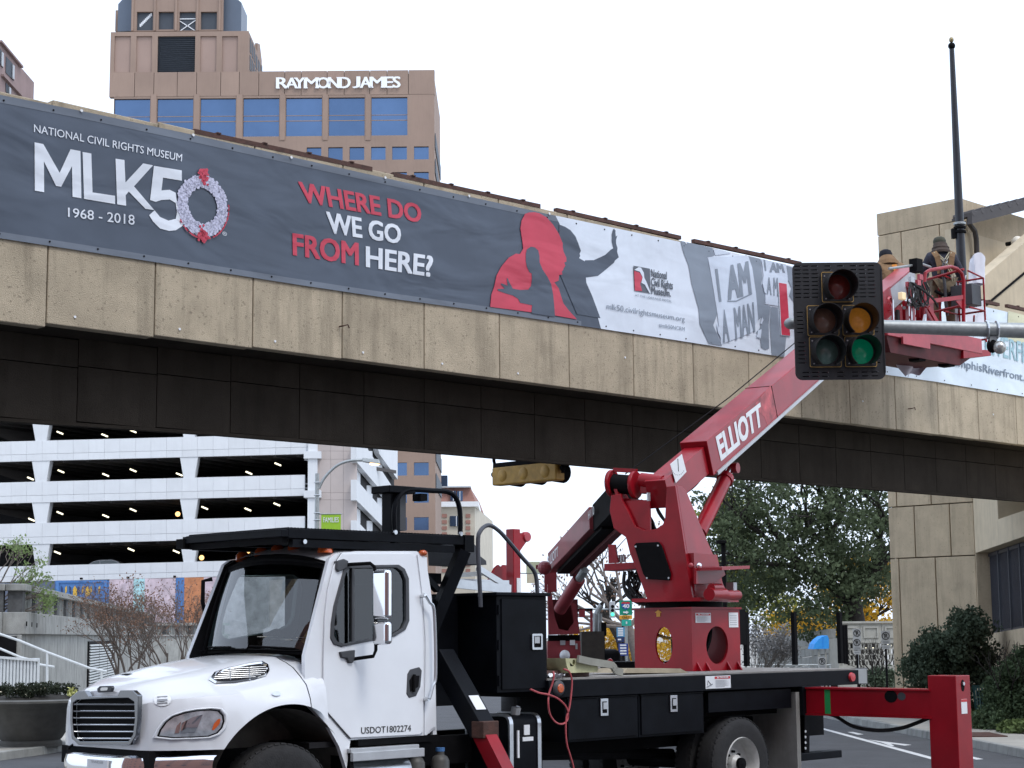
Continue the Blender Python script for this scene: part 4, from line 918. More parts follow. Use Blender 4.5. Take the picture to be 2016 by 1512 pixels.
# grille
gx = lambda px, py: TF.x(px, py, -1.24)
g4 = z3([(60, 1045), (105, 1005), (155, 1003), (180, 1040), (365, 1035), (385, 1000), (470, 1000), (505, 1035), (500, 1200), (488, 1300), (450, 1360), (110, 1358), (65, 1315), (55, 1200)], 3.346, 130, 1060)
o3 = [gx(*p) for p in g4]; c3 = sum(o3, Vector())/len(o3)
i4 = z3([(72, 1085), (100, 1062), (180, 1058), (300, 1053), (440, 1050), (478, 1075), (482, 1190), (470, 1290), (440, 1335), (120, 1335), (80, 1300), (70, 1200)], 3.346, 130, 1060)
gr = T().prism(o3, (-.045, 0, 0), [[gx(*p) for p in i4]]).build('grille', mat('dark chrome', (.30, .31, .33), .15, 1, var=0), truck, bevel=.008)
T().prism([gx(*p) for p in i4], (.015, 0, 0)).build('mesh_panel', M_blackm, gr)
for i in range(6):
    y = 1060+(1092+i*45)/3.346; T().tube([gx(149, y)+Vector((-.03, 0, 0)), gx(272, y+.3)+Vector((-.03, 0, 0))], .008, 6).build('grille_bar', M_chrome, gr)
bd = [gx(p[0], p[1]) for p in z3([(222, 990), (240, 972), (315, 970), (322, 985), (312, 1010), (228, 1015)], 3.346, 130, 1060)]
bg = T().prism([p+Vector((.0, 0, 0)) for p in bd], (-.03, 0, 0)).build('hood_badge', M_trim, truck, bevel=.004)
bc = sum(bd, Vector())/len(bd); T().prism([bc+(p-bc)*.5 for p in bd], (-.034, 0, 0)).build('badge_plate', M_chrome, bg)
# bumper: chrome bar swept back at its ends
def bump_pt(u, z, o=0):
    t = lerp(-.0, 2.12, u); k = abs(2*u-1); s = -1.33+.56*max(0, (k-.25)/.75)**1.7; return Vector((s-o, t, z))
mb = T(); prof_ = [(1.0, -.12), (1.005, .0), (.985, .03), (.93, .045), (.80, .045), (.72, .02), (.70, -.1)]
mb.grid(lambda u, v: (lambda p: bump_pt(u, p[0], p[1]))(prof_[min(6, int(round(v*6)))]), 40, 6); mb.build('bumper', M_chrome, truck, smooth=True)
lpx = TF.x(193, 1509, -1.38); lp_ = T().box(-1.39, -1.375, lpx.y-.16, lpx.y+.16, .80, .965).build('licence_plate', M_sticker, truck)
mb = T(); text_on(mb, 'TENNESSEE', (-1.393, lpx.y+.1, .955), (-1.393, lpx.y-.1, .955), (-1.393, lpx.y+.1, .935), (-1.393, lpx.y-.1, .935)); mb.build('plate_text', M_inkgrey, lp_)
T().box(-1.22, -1.0, .35, 1.75, .9, 1.05).build('bumper_support', M_blackm, truck)
T().tube(smooth_path([(-1.22, 1.56, 1.06), (-1.27, 1.56, 1.02), (-1.27, 1.5, .99), (-1.23, 1.47, 1.0)]), .012, 6).build('tow_hook', M_blackm, truck)
# cab: tilted side plane
SA = math.atan(.09); CS = Fr(m=TF.m @ Matrix.Translation((0, .06, 1.0)) @ Matrix.Rotation(-SA, 4, 'X'))
cp = lambda pts, y=0: [CS.y(px, py, y) for px, py in pts]
WIN = [(655, 1227), (660, 1193), (680, 1121), (686, 1115.5), (784, 1114), (795.5, 1122), (803, 1140), (804, 1221), (797, 1238), (777, 1251), (675, 1271), (660, 1266), (654, 1254)]
sidep = [(600, 1290), (648, 1100), (660, 1090), (700, 1085), (820, 1085), (838, 1098), (846, 1150), (856, 1240), (859, 1432), (838, 1449), (690, 1457), (682, 1514), (668, 1470), (645, 1428), (600, 1380)]
cab = MB(CS).prism(cp(sidep), (0, .045, 0), [cp(WIN)]).build('cab_side', M_white, truck)
doorp = [(672, 1090), (658, 1112), (646, 1160), (640, 1215), (637, 1300), (637, 1390), (645, 1402), (690, 1453), (826, 1446.5), (834, 1440), (834, 1260), (830, 1180), (818, 1096), (810, 1089)]
big = [(lerp(731, x, 1.02), lerp(1192, y, 1.02)) for x, y in WIN]
door = MB(CS).prism(cp(doorp, -.022), (0, .02, 0), [cp(big, -.022)]).build('door', M_white, truck, bevel=.006)
MB(CS).prism(cp([(lerp(731, x, 1.035), lerp(1192, y, 1.03)) for x, y in WIN], -.034), (0, .05, 0), [cp([(lerp(731, x, .945), lerp(1192, y, .955)) for x, y in WIN], -.034)]).build('window_rubber', M_trim, door, bevel=.005)
MB(CS).flat(cp([(lerp(731, x, .97), lerp(1192, y, .97)) for x, y in WIN], -.006)).build('window', M_glassd, door)
MB(CS).prism(cp([(693.5, 1118), (698, 1118), (698, 1262), (693.5, 1263)], -.03), (0, .03, 0)).build('window_bar', M_trim, door)
MB(CS).tube(cp([(672, 1090), (658, 1112), (646, 1160), (640, 1215), (637, 1300), (637, 1390), (645, 1402), (690, 1454)], -.012), .008, 6).build('door_seam', M_trim, door)
MB(CS).prism(cp([(822, 1092), (838, 1100), (848, 1160), (857, 1250), (858, 1430), (848, 1436), (840, 1447), (836, 1447), (838, 1260), (833, 1180)], -.012), (0, .011, 0)).build('cab_corner_trim', M_white, truck)
hd = [(803, 1327), (808, 1318), (826, 1313), (831, 1320), (828, 1352), (820, 1370), (806, 1374), (801, 1366)]
hh_ = MB(CS).prism(cp(hd, -.03), (0, .02, 0)).build('door_handle', M_trim, door, bevel=.006)
MB(CS).prism(cp([(806, 1340), (813, 1330), (826, 1330), (824, 1352), (808, 1362)], -.033), (0, .004, 0)).build('recess', M_blackm, hh_)
MB(CS).tube(cp([(816, 1328), (815, 1362)], -.045), .016, 6).build('grip', M_blackm, hh_)
mb = MB(CS); text_on(mb, 'USDOT1802274', *cp([(711, 1432), (809, 1427.3), (711, 1444.5), (809, 1439.5)], -.0245), bold=.005); mb.build('door_number', M_ink, door)
MB(CS).tube(smooth_path(cp([(838, 1172), (846, 1186), (854, 1200), (857, 1270), (857, 1335), (852, 1350), (845, 1376)], -.09)), .016, 8).build('grab_rail', M_alu, truck, smooth=True)
for q in ((838, 1172), (845, 1376)): a = CS.y(q[0], q[1], -.09); MB(CS).cyl(a, a+Vector((0, .09, 0)), .02).build('rail_mount', M_alu, truck)
MB(CS).tube(smooth_path(cp([(583, 1361), (592, 1364), (604, 1372), (616, 1384), (628, 1395)], -.04)), .014, 6).build('hood_latch', M_blackm, truck); MB(CS).tube(cp([(608, 1375), (624, 1391)], -.045), .024, 6).build('latch_grip', M_blackm, truck)
far = [Vector((p.x, 0, p.z)) for p in cp(sidep)]; fw = [Vector((p.x, 0, p.z)) for p in cp(WIN)]
CSF = Fr(m=TF.m @ Matrix.Translation((0, 2.06, 1.0)) @ Matrix.Rotation(SA, 4, 'X'))
MB(CSF).prism(far, (0, -.045, 0), [fw]).build('cab_side', M_white, truck); MB(CSF).prism([p+Vector((0, -.05, 0)) for p in far], (0, -.004, 0), [[p+Vector((0, -.05, 0)) for p in fw]]).build('side_lining', M_dark, truck); MB(CSF).flat([p+Vector((0, -.02, 0)) for p in fw]).build('window', M_glass, truck); MB(CSF).prism([Vector((lerp(1.05, p.x, 1.06), .005, lerp(2.28, p.z, 1.05))) for p in fw], (0, -.06, 0), [[Vector((lerp(1.05, p.x, .95), .005, lerp(2.28, p.z, .95))) for p in fw]]).build('window_rubber', M_trim, truck)
# roof, windshield, rear wall
def roof_pt(u, v):
    t = lerp(.215, 1.905, u); uu = 2*u-1; s = lerp(.63-.10*(1-uu*uu), 1.80, v); z = 2.765+.105*(1-abs(uu)**2.6)-.085*max(0, 1-v/.28)**2-.05*max(0, (v-.9)/.1)**2
    return (s, t, z)
T().grid(roof_pt, 24, 16).build('roof', M_white, truck, smooth=True)
T().grid(lambda u, v: (lambda p: (p[0], p[1], p[2]-.03))(roof_pt(u, v)), 12, 8).build('roof_lining', M_dark, truck)
def ws_pt(u, v):
    uu = 2*u-1; k = 1-uu*uu; b = Vector((.405-.20*k, lerp(.245, 1.875, u), 1.855+.02*k)); tp = Vector((.645-.10*k, lerp(.30, 1.82, u), 2.675+.065*k)); p = b.lerp(tp, v); p.x -= .025*math.sin(math.pi*v); return p
T().grid(ws_pt, 24, 14).build('windshield', M_glass, truck, smooth=True)
bord = [ws_pt(u/20, 0) for u in range(21)]+[ws_pt(1, v/8) for v in range(1, 8)]+[ws_pt(1-u/20, 1) for u in range(21)]+[ws_pt(0, 1-v/8) for v in range(1, 9)]
T().tube(bord, .022, 8).build('windshield_rubber', M_blackm, truck, smooth=True)
T().grid(lambda u, v: ws_pt(u, .94+.06*v)+Vector((-.004, 0, 0)), 20, 2).build('windshield_band', M_blackm, truck)
mb = T()
for a, b in (((0, 0), (0, 1)), ((1, 0), (1, 1))):
    p, q = ws_pt(*a), ws_pt(*b); e = Vector((.13, -.06 if a[0] == 0 else .06, 0)); mb.quad(p, p+e, q+e*.6, q)
mb.build('pillar', M_white, truck)
ST.append((.46, 1.02, 1.862, 1.80, 1.60)); mb = T(); ss2 = [.247, .30, .36, .41, .46]; prof = [[(t, z+(.0 if s < .4 else -.02)) for t, z in hood_profile(s)] for s in ss2]; n = len(prof[0])
mb.add([(s, t, z) for s, p in zip(ss2, prof) for t, z in p], [(i*n+j, i*n+j+1, (i+1)*n+j+1, (i+1)*n+j) for i in range(len(ss2)-1) for j in range(n-1)]); mb.build('cowl', M_white, truck, smooth=True)
T().grid(lambda u, v: ws_pt(lerp(.03, .97, u), 0)+Vector((lerp(-.10, .0, v), 0, .015)), 14, 1).build('cowl_grille', M_blackm, truck)
mb = T(); p = [ws_pt(u, v)+Vector((-.03, 0, 0)) for u, v in ((.42, -.02), (.38, .05), (.06, .04))]; mb.tube(p, .01, 6); p = [ws_pt(u, v)+Vector((-.03, 0, 0)) for u, v in ((.9, -.02), (.86, .05), (.55, .04))]; mb.tube(p, .01, 6); mb.build('wiper', M_blackm, truck)
T().prism([(1.80, .08, 1.0), (1.80, 2.04, 1.0), (1.80, 1.90, 2.76), (1.80, .22, 2.76)], (.05, 0, 0), [[(1.80, .40, 1.95), (1.80, 1.72, 1.95), (1.80, 1.68, 2.52), (1.80, .44, 2.52)]]).build('cab_rear_wall', M_white, truck)
T().prism([(1.79, .12, 1.0), (1.79, 2.0, 1.0), (1.79, 1.88, 2.72), (1.79, .24, 2.72)], (.005, 0, 0), [[(1.79, .40, 1.95), (1.79, 1.72, 1.95), (1.79, 1.68, 2.52), (1.79, .44, 2.52)]]).build('rear_lining', M_dark, truck)
T().quad((1.82, .42, 1.95), (1.82, 1.70, 1.95), (1.82, 1.66, 2.52), (1.82, .46, 2.52)).build('rear_window', M_dark, truck)
T().box(.35, 1.8, .15, 1.97, 1.0, 1.05).build('cab_floor', M_dark, truck); T().box(.46, .80, .2, 1.92, 1.3, 1.80).build('dashboard', M_dark, truck, bevel=.05)
for t in (.3, 1.25): s_ = T().box(1.05, 1.55, t, t+.5, 1.3, 1.48).build('seat', M_dark, truck, bevel=.05); T().hexa([(1.42, t, 1.45), (1.58, t, 1.45), (1.58, t+.5, 1.45), (1.42, t+.5, 1.45), (1.58, t+.05, 2.25), (1.70, t+.05, 2.25), (1.70, t+.45, 2.25), (1.58, t+.45, 2.25)]).build('seat_back', M_dark, s_, bevel=.04)
sw_ = [Vector((.86+.1*math.sin(a), .55+.22*math.cos(a), 1.85+.19*math.sin(a))) for a in [i*2*math.pi/20 for i in range(21)]]; T().tube(sw_, .016, 6).build('steering_wheel', M_blackm, truck)
M_paper = mat('paper', (.62, .62, .55), .8, var=.1)
for i, (u, a, w2) in enumerate(((.16, .2, .2), (.24, -.3, .16), (.33, .6, .22), (.10, .9, .16), (.45, .1, .14))):
    c = ws_pt(u, .06)+Vector((.12, 0, .03+.01*i)); pts = [c+Vector((*rot2((x*w2, y*w2*.7), a), .25*abs(x)*w2)) for x, y in ((-.5, -.5), (.5, -.5), (.5, .5), (-.5, .5))]; T().prism(pts, (0, 0, .004)).build('paper_sheet', M_paper, truck)
T().tube(smooth_path([ws_pt(.06, .03)+Vector((.1, .0, .05)), ws_pt(.04, .18)+Vector((.1, .02, 0)), ws_pt(.07, .22)+Vector((.12, 0, 0)), ws_pt(.1, .1)+Vector((.12, 0, 0))]), .025, 6).build('coiled_rope', mat('straw rope', (.42, .28, .12), .9, var=.3, scale=30), truck)
T().tube(smooth_path([ws_pt(.42, .03)+Vector((.15, 0, .02)), ws_pt(.40, .16)+Vector((.2, 0, 0)), ws_pt(.33, .2)+Vector((.2, 0, 0)), ws_pt(.30, .12)+Vector((.18, 0, 0))]), .035, 6).build('glove', M_blackm, truck)
for px, py in ((478, 1098), (515, 1090), (547, 1085), (580, 1082), (640, 1080)):
    p = TF.x(px, py, .70); T().lathe([(.0, .06), (.04, .055), (.065, .03), (.075, -.04)], p, (0, 0, 1), 12).build('marker_light', M_orange, truck, smooth=True)
p = CS.y(832, 1089, 0); MB(CS).ball(p, .045, (1, 1, .7)).build('marker_light', M_orange, truck, smooth=True)
T().tube(smooth_path([TF.x(620, 1084, 1.0), TF.x(622, 1052, 1.0), TF.x(632, 1048, 1.0), TF.y(700, 1065, .4), TF.y(745, 1079, .4)]), .008, 6).build('antenna', M_steel, truck)
# mirrors
mp_ = [(675, 1111), (729, 1109), (737, 1116), (739, 1130), (740, 1280), (735, 1292), (697, 1299)]
mir = MB(CS).tube([CS.y(675, 1112, .0)]+[CS.y(px, py, -.22) for px, py in mp_[1:6]]+[CS.y(692, 1298, .0)], .017, 8).build('mirror', M_blackm, truck, smooth=True)
for pts in ([(664, 1104), (678, 1100), (687, 1104), (684, 1118), (668, 1126), (663, 1120)], [(670, 1283), (700, 1279), (699, 1296), (696, 1305), (688, 1305), (684, 1296), (674, 1295)]):
    MB(CS).prism(cp(pts, -.05), (0, .06, 0)).build('mirror_base', M_trim, mir, bevel=.01)
sM = .86
for x0, x1, y0_, y1_, r in ((733, 764, 1121, 1220, .02), (733, 764, 1223, 1270, .05)):
    a, b = TF.x(x0, (y0_+y1_)/2, sM), TF.x(x1, (y0_+y1_)/2, sM); zt_, zb_ = TF.x((x0+x1)/2, y0_, sM).z, TF.x((x0+x1)/2, y1_, sM).z
    T().box(sM-.02, sM+.07, min(a.y, b.y), max(a.y, b.y), zb_, zt_).build('mirror_head', M_chrome, mir, bevel=.04)
T().tube([TF.y(418, 1140, 2.25), TF.y(400, 1144, 2.3), TF.y(399, 1185, 2.3), TF.y(404, 1210, 2.3)], .022, 8).build('mirror', M_blackm, truck)
# wheels
def wheel(s, t0, t1, z, r, steer=0, name='wheel', dish=.10):
    root = bpy.data.objects.new(name, None); COL.objects.link(root); root.parent = truck; FRAME[root.name] = FRAME[truck.name]
    F = Fr(m=TF.m @ Matrix.Translation((s, (t0+t1)/2, z)) @ Matrix.Rotation(steer, 4, 'Z')); w_ = abs(t1-t0)/2
    MB(F).lathe([(.30, -w_), (r-.10, -w_-.012), (r-.03, -w_+.012), (r-.004, -w_+.045), (r, -w_*.4), (r, w_*.4), (r-.004, w_-.045), (r-.03, w_-.012), (r-.10, w_+.012), (.30, w_)], (0, 0, 0), (0, 1, 0), 48).build('tyre', M_rubber, root, smooth=True)
    mbt = MB(F)
    for i in range(48):
        a = 2*math.pi*i/48
        for k in (-.6, 0, .6):
            c = Vector((math.cos(a+.05*k), 0, math.sin(a+.05*k))); e = Vector((-c.z, 0, c.x)); o = c*(r-.004)+Vector((0, k*w_, 0))
            mbt.hexa([o-e*.024-Vector((0, .035, 0))-c*.01, o+e*.024-Vector((0, .035, 0))-c*.01, o+e*.024+Vector((0, .035, 0))-c*.01, o-e*.024+Vector((0, .035, 0))-c*.01, o-e*.02-Vector((0, .03, 0))+c*.001, o+e*.02-Vector((0, .03, 0))+c*.001, o+e*.02+Vector((0, .03, 0))+c*.001, o-e*.02+Vector((0, .03, 0))+c*.001])
    mbt.build('tread', M_rubber, root)
    rm = MB(F).lathe([(.302, -w_+.0), (.296, -w_-.015), (.285, -w_), (.27, -w_+.04), (.265, -w_+dish), (.19, -w_+dish+.03), (.15, -w_+dish+.01), (.10, -w_+dish), (.10, -w_+dish-.06), (.06, -w_+dish-.10), (.0, -w_+dish-.10)], (0, 0, 0), (0, 1, 0), 40).build('rim', mat('white wheel steel', (.55, .55, .53), .4, var=.15, scale=12), root, smooth=True)
    for i in range(8):
        a = 2*math.pi*i/8; c = (.135*math.cos(a), -w_+dish+.01, .135*math.sin(a)); MB(F).cyl(c, (c[0], c[1]-.04, c[2]), .016, n=6).build('wheel_nut', M_blackm, root)
    MB(F).lathe([(.07, -w_+dish-.101), (.07, -w_+dish-.14), (0, -w_+dish-.15)], (0, 0, 0), (0, 1, 0), 16).build('hub_cap', M_blackm, root, smooth=True)
wheel(0, .06, .34, .545, .525, math.radians(-6), 'front_wheel', .06); wheel(0, 2.06, 1.78, .545, .525, 0, 'front_wheel')
RW = 6.5
wheel(RW, .02, .29, .525, .525, 0, 'rear_wheel', .14); wheel(RW, .34, .61, .525, .525, 0, 'rear_wheel'); wheel(RW, 2.26, 1.99, .525, .525, 0, 'rear_wheel', .14); wheel(RW, 1.94, 1.67, .525, .525, 0, 'rear_wheel')
T().cyl((0, .2, .545), (0, 1.9, .545), .06).build('axle', M_blackm, truck); T().cyl((RW, .3, .525), (RW, 2.0, .525), .09).build('axle', M_blackm, truck)
mb = T(); K = 22
for t0 in (.03,):
    pts = [(.80*math.cos(math.radians(a)), .57+.80*math.sin(math.radians(a))) for a in [lerp(8, 176, i/K) for i in range(K+1)]]
    vs_ = [(x, t, z) for x, z in pts for t in (t0+.04, .75)]; mb.add(vs_, [(2*i, 2*i+1, 2*i+3, 2*i+2) for i in range(K)])
    mb.add([(x, .75, z) for x, z in pts], [tuple(range(K+1))])
mb.build('wheel_housing', mat('dusty black liner', (.14, .13, .115), .9, var=.3), truck, smooth=True)
T().box(-1.1, 9.0, .66, .76, .72, 1.0).build('chassis_rail', M_blackm, truck); T().box(-1.1, 9.0, 1.40, 1.5, .72, 1.0).build('chassis_rail', M_blackm, truck)
T().box(-.9, .3, .8, 1.36, .6, 1.5).build('engine', M_blackm, truck); T().box(2.0, 3.2, .9, 1.2, .6, .9).build('gearbox', M_blackm, truck, bevel=.05); T().cyl((3.2, 1.07, .75), (RW, 1.07, .6), .06).build('drive_shaft', M_dark, truck)
T().box(.85, 1.86, .06, .5, 1.0, 1.06).build('cab_sill', M_blackm, truck); T().box(1.4, 1.78, .1, .5, .98, 1.05).build('cab_mount', M_blackm, truck)
# steps, tanks, front outrigger, fuel tank
stp = T().box(.71, 1.55, .0, .34, .945, .985).build('cab_step', M_silver, truck, bevel=.006); T().box(.72, 1.60, -.02, .02, .87, .95).build('step_edge', M_silver, stp, bevel=.006); T().box(.74, 1.5, .0, .3, .5, .53).build('lower_tread', M_silver, stp); T().box(.72, .76, .02, .3, .53, .94).build('step_bracket', M_blackm, stp)
T().cyl((.80, .2, .74), (1.52, .2, .74), .13, n=20).build('air_tank', M_alu, truck, smooth=True)
M_bottle = mat('grey plastic bottle', (.10, .10, .095), .5, var=.2)
for s, cc in ((1.68, M_blackm), (2.0, mat('blue cap', (.08, .22, .5), .5, var=0))):
    b_ = T().lathe([(.0, 0), (.085, 0), (.09, .04), (.09, .30), (.07, .34), (.04, .36), (.04, .40)], (s, .2, .5), (0, 0, 1), 16).build('fluid_bottle', M_bottle, truck, smooth=True); T().cyl((s, .2, .89), (s, .2, .925), .045, n=12).build('cap', cc, b_)
ox = 2.12; pA, pB, pC = TF.x(868, 1290, ox), TF.x(952, 1440, ox), TF.x(1020, 1580, ox)
fo = T().beam(pA, pB, .2, .2, (1, 0, 0)).build('front_outrigger', M_black, truck, bevel=.01); T().beam(pB+(pA-pB)*.2, pC, .16, .15, (1, 0, 0)).build('outrigger_leg', M_red, fo)
d_ = (pB-pA).normalized(); nrm = Vector((0, -d_.z, d_.y)); nrm = nrm if nrm.z > 0 else -nrm; q = pB-d_*.18+nrm*.103
T().prism([q+Vector((-.06, 0, 0))-d_*.17, q+Vector((.07, 0, 0))-d_*.17, q+Vector((.07, 0, 0)), q+Vector((-.06, 0, 0))], nrm*.004).build('warning_decal', M_sticker, fo)
T().box(ox-.105, ox+.105, pB.y-.105, pB.y+.06, pB.z-.06, pB.z+.10).build('collar', M_rust, fo, bevel=.01)
ft = T().prism([(2.86, y, z) for y, z in [(u, v) for u, v in rrect(.10, .72, .42, 1.20, .09)]], (.46, 0, 0)).build('fuel_tank', M_black, truck, bevel=.005)
for s in (2.84, 3.24): T().prism([(s, u, v) for u, v in rrect(.085, .735, .405, 1.215, .1)], (.05, 0, 0), [[(s, u, v) for u, v in rrect(.11, .71, .43, 1.19, .08)]]).build('tank_strap', M_alu, ft)
T().cyl((3.05, .22, 1.2), (3.05, .2, 1.27), .05, n=10).build('fuel_cap', M_silver, ft); T().box(2.95, 2.975, .085, .1, .78, 1.05).build('sight_gauge', M_sticker, ft)
T().box(3.05, 3.13, .09, .1, 1.0, 1.1).build('warning_decal', M_sticker, ft); T().box(3.03, 3.18, .09, .1, .94, .98).build('warning_decal', M_sticker, ft)
mpl = T().box(1.95, 2.2, .3, .34, 1.55, 1.85).build('mount_plate', M_black, truck)
for s in (1.99, 2.16):
    for z in (1.62, 1.78): T().cyl((s, .3, z), (s, .28, z), .02, n=8).build('bolt', M_alu, mpl)
# tall cabinet and headboard
T().box(1.96, 2.62, .6, 2.1, 1.3, 2.4).build('headboard', M_black, truck)
tbx = T().box(2.64, 3.36, .06, 1.5, 1.43, 2.39).build('tall_cabinet', M_black, truck, bevel=.006)
T().box(2.60, 3.39, .02, 1.52, 2.39, 2.425).build('cabinet_lid', M_black, tbx, bevel=.008)
cd = T().box(2.70, 3.33, .045, .062, 1.46, 2.36).build('cabinet_door', M_black, truck, bevel=.005)
def latch(parent, s, z, w_, h, t):
    l = T().prism([(s+u, t, z+v) for u, v in rrect(-w_/2, w_/2, -h/2, h/2, .012)], (0, -.02, 0), [[(s+u, t, z+v) for u, v in rrect(-w_/2+.022, w_/2-.022, -h/2+.022, h/2-.022, .01)]]).build('latch', M_alu, parent)
    T().box(s-w_/2+.02, s+w_/2-.02, t-.004, t-.001, z-h/2+.02, z+h/2-.02).build('pocket', M_blackm, l); T().box(s-w_*.22, s+w_*.25, t-.014, t-.004, z-h*.1, z+h*.32).build('paddle', M_silver, l)
latch(cd, 3.19, 1.93, .15, .16, .045)
for s in (2.66, ):
    for z in (1.55, 1.9, 2.25): T().cyl((s, .05, z-.05), (s, .05, z+.05), .012, n=8).build('hinge', M_black, cd)
T().tube(smooth_path([TF.y(px, py, .1) for px, py in ((946, 1195), (945, 1165), (941, 1070), (946, 1045), (962, 1034), (982, 1045), (1005, 1070), (1030, 1100), (1050, 1122), (1056, 1140), (1058, 1168))]), .022, 8).build('grab_loop', mat('worn grey black tube', (.08, .085, .10), .4, .3, var=.2), truck, smooth=True)
# ladder on top of the headboard and the boom rest post
lad = T().beam(TF.y(885, 1148, .75), TF.y(1004, 1160, .75), .04, .09).build('aluminium_ladder', M_alu, truck); T().beam(TF.y(885, 1146, 1.1), TF.y(1000, 1150, 1.1), .04, .08).build('ladder_rail', M_alu, lad)
for k in range(4): a = TF.y(885+30*k, 1147+2*k, .75); T().cyl(a, a+Vector((0, .35, 0)), .015).build('rung', M_alu, lad)
T().beam(TF.y(940, 1118, .9), TF.y(1000, 1156, .9), .04, .06).build('ladder_brace', M_alu, lad); T().beam(TF.y(880, 1134, 1.5), TF.y(960, 1128, 1.5), .05, .05).build('conduit', M_steel, lad)
rp = T().box(4.0, 4.11, 1.17, 1.29, 1.55, 3.16).build('boom_rest_post', M_red, truck, bevel=.008); T().prism([(4.11, 1.2, 3.12), (4.24, 1.2, 3.12), (4.24, 1.2, 3.03), (4.11, 1.2, 2.90)], (0, .06, 0)).build('bracket', M_red, rp); T().lathe([(0, -.04), (.05, -.04), (.058, -.02), (.058, .02), (.05, .04), (0, .04)], (4.24, 1.22, 3.08), (0, 1, 0), 16).build('roller', M_redfade, rp)
T().box(4.04, 4.10, 1.16, 1.169, 2.46, 2.62).build('warning_decal', M_sticker, rp)
for t in (1.5, 1.6):
    P_ = [TF.y(px, py, t) for px, py in (((962, 1143), (975, 1118), (982, 1112), (988, 1118), (990, 1155), (970, 1157)) if t < 1.55 else ((985, 1120), (992, 1112), (1000, 1113), (1004, 1120), (1004, 1155), (985, 1155)))]
    T().prism(P_, (0, .03, 0)).build('boom_rest_plate', M_red, truck)
# platform above the cab with post, rail and braces
pl = T().box(.64, 2.5, .3, 1.9, 2.92, 2.975).build('roof_platform', M_black, truck)
T().box(.2, 2.42, .29, .35, 2.90, 2.985).build('platform_rail', M_black, pl, bevel=.004); T().box(.2, 2.42, 1.85, 1.9, 2.90, 2.985).build('platform_rail', M_black, pl, bevel=.004)
mb = T()
for i in range(58): s = .2+i*.039; mb.add([(s, .3, 2.985), (s+.013, .3, 3.0), (s+.026, .3, 2.985), (s, 1.88, 2.985), (s+.013, 1.88, 3.0), (s+.026, 1.88, 2.985)], [(0, 1, 2), (0, 1, 4, 3), (1, 2, 5, 4), (3, 4, 5)])
o = mb.build('serrated_grating', M_black, pl); o['kind'] = 'stuff'
T().box(2.42, 2.55, .28, .45, 2.83, 3.0).build('end_cap', M_black, pl)
T().box(.26, 2.3, .3, .36, 2.82, 2.89).build('platform_beam', M_black, pl); T().box(.26, 2.3, 1.84, 1.9, 2.85, 2.89).build('platform_beam', M_black, pl)
T().box(.12, .2, .29, 1.86, 2.91, 2.975).build('front_edge', M_black, pl, bevel=.004); T().box(.16, .22, .33, 1.80, 2.85, 2.905).build('front_edge', M_blackm, pl); T().box(.10, .24, 1.82, 1.94, 2.86, 2.955).build('end_cap', M_blackm, pl)
T().box(.2, .64, .36, 1.85, 2.93, 2.975).build('front_grating', M_black, pl)
mb = T()
for i in range(38): t = .3+i*.04; mb.add([(.12, t, 2.965), (.12, t+.014, 2.98), (.12, t+.028, 2.965), (.3, t, 2.972), (.3, t+.014, 2.985), (.3, t+.028, 2.972)], [(0, 1, 2), (0, 1, 4, 3), (1, 2, 5, 4), (3, 4, 5)])
o = mb.build('serrated_grating', M_black, pl); o['kind'] = 'stuff'
T().cyl((.38, .288, 2.87), (.38, .27, 2.87), .022, n=10).build('bolt', M_alu, pl)
po = T().box(1.49, 1.61, .34, .48, 2.97, 3.40).build('platform_post', M_black, truck, bevel=.006); T().box(1.42, 1.76, .28, .56, 3.38, 3.45).build('post_cap', M_black, po, bevel=.008); T().box(1.612, 1.70, .36, .5, 3.02, 3.38).build('side_plate', M_trim, po)
T().box(1.84, 1.93, .3, .42, 3.32, 3.39).build('work_lamp', M_blackm, po)
T().tube(smooth_path([TF.y(px, py, .3) for px, py in ((777, 1050), (776, 1010), (780, 988), (792, 970), (812, 964), (850, 966), (880, 968), (896, 978), (904, 998), (906, 1020), (906, 1052))]), .026, 8).build('hand_rail', M_black, truck, smooth=True)
for px, py in ((777, 1048), (906, 1051)): a = TF.y(px, py, .28); T().cyl(a, a+Vector((0, -.02, 0)), .022, n=10).build('bolt', M_alu, pl)
T().beam((2.44, .33, 2.84), (1.95, .5, 1.7), .14, .12).build('platform_brace', M_black, truck); T().beam((1.5, .33, 2.9), (2.15, .4, 2.45), .06, .06).build('platform_brace', M_black, truck)
T().box(1.86, 2.3, .5, .6, 2.52, 2.62).build('platform_brace', M_black, truck); T().box(1.86, 2.3, 1.6, 1.7, 2.52, 2.62).build('platform_brace', M_black, truck); T().beam((2.44, 1.85, 2.84), (1.95, 1.8, 1.7), .14, .12).build('platform_brace', M_black, truck)
T().prism([TF.y(px, py, .6) for px, py in ((925, 1060), (937, 1075), (942, 1092), (957, 1104), (958, 1112), (921, 1110), (919, 1078))], (0, .6, 0)).build('splash_guard', M_trim, truck)
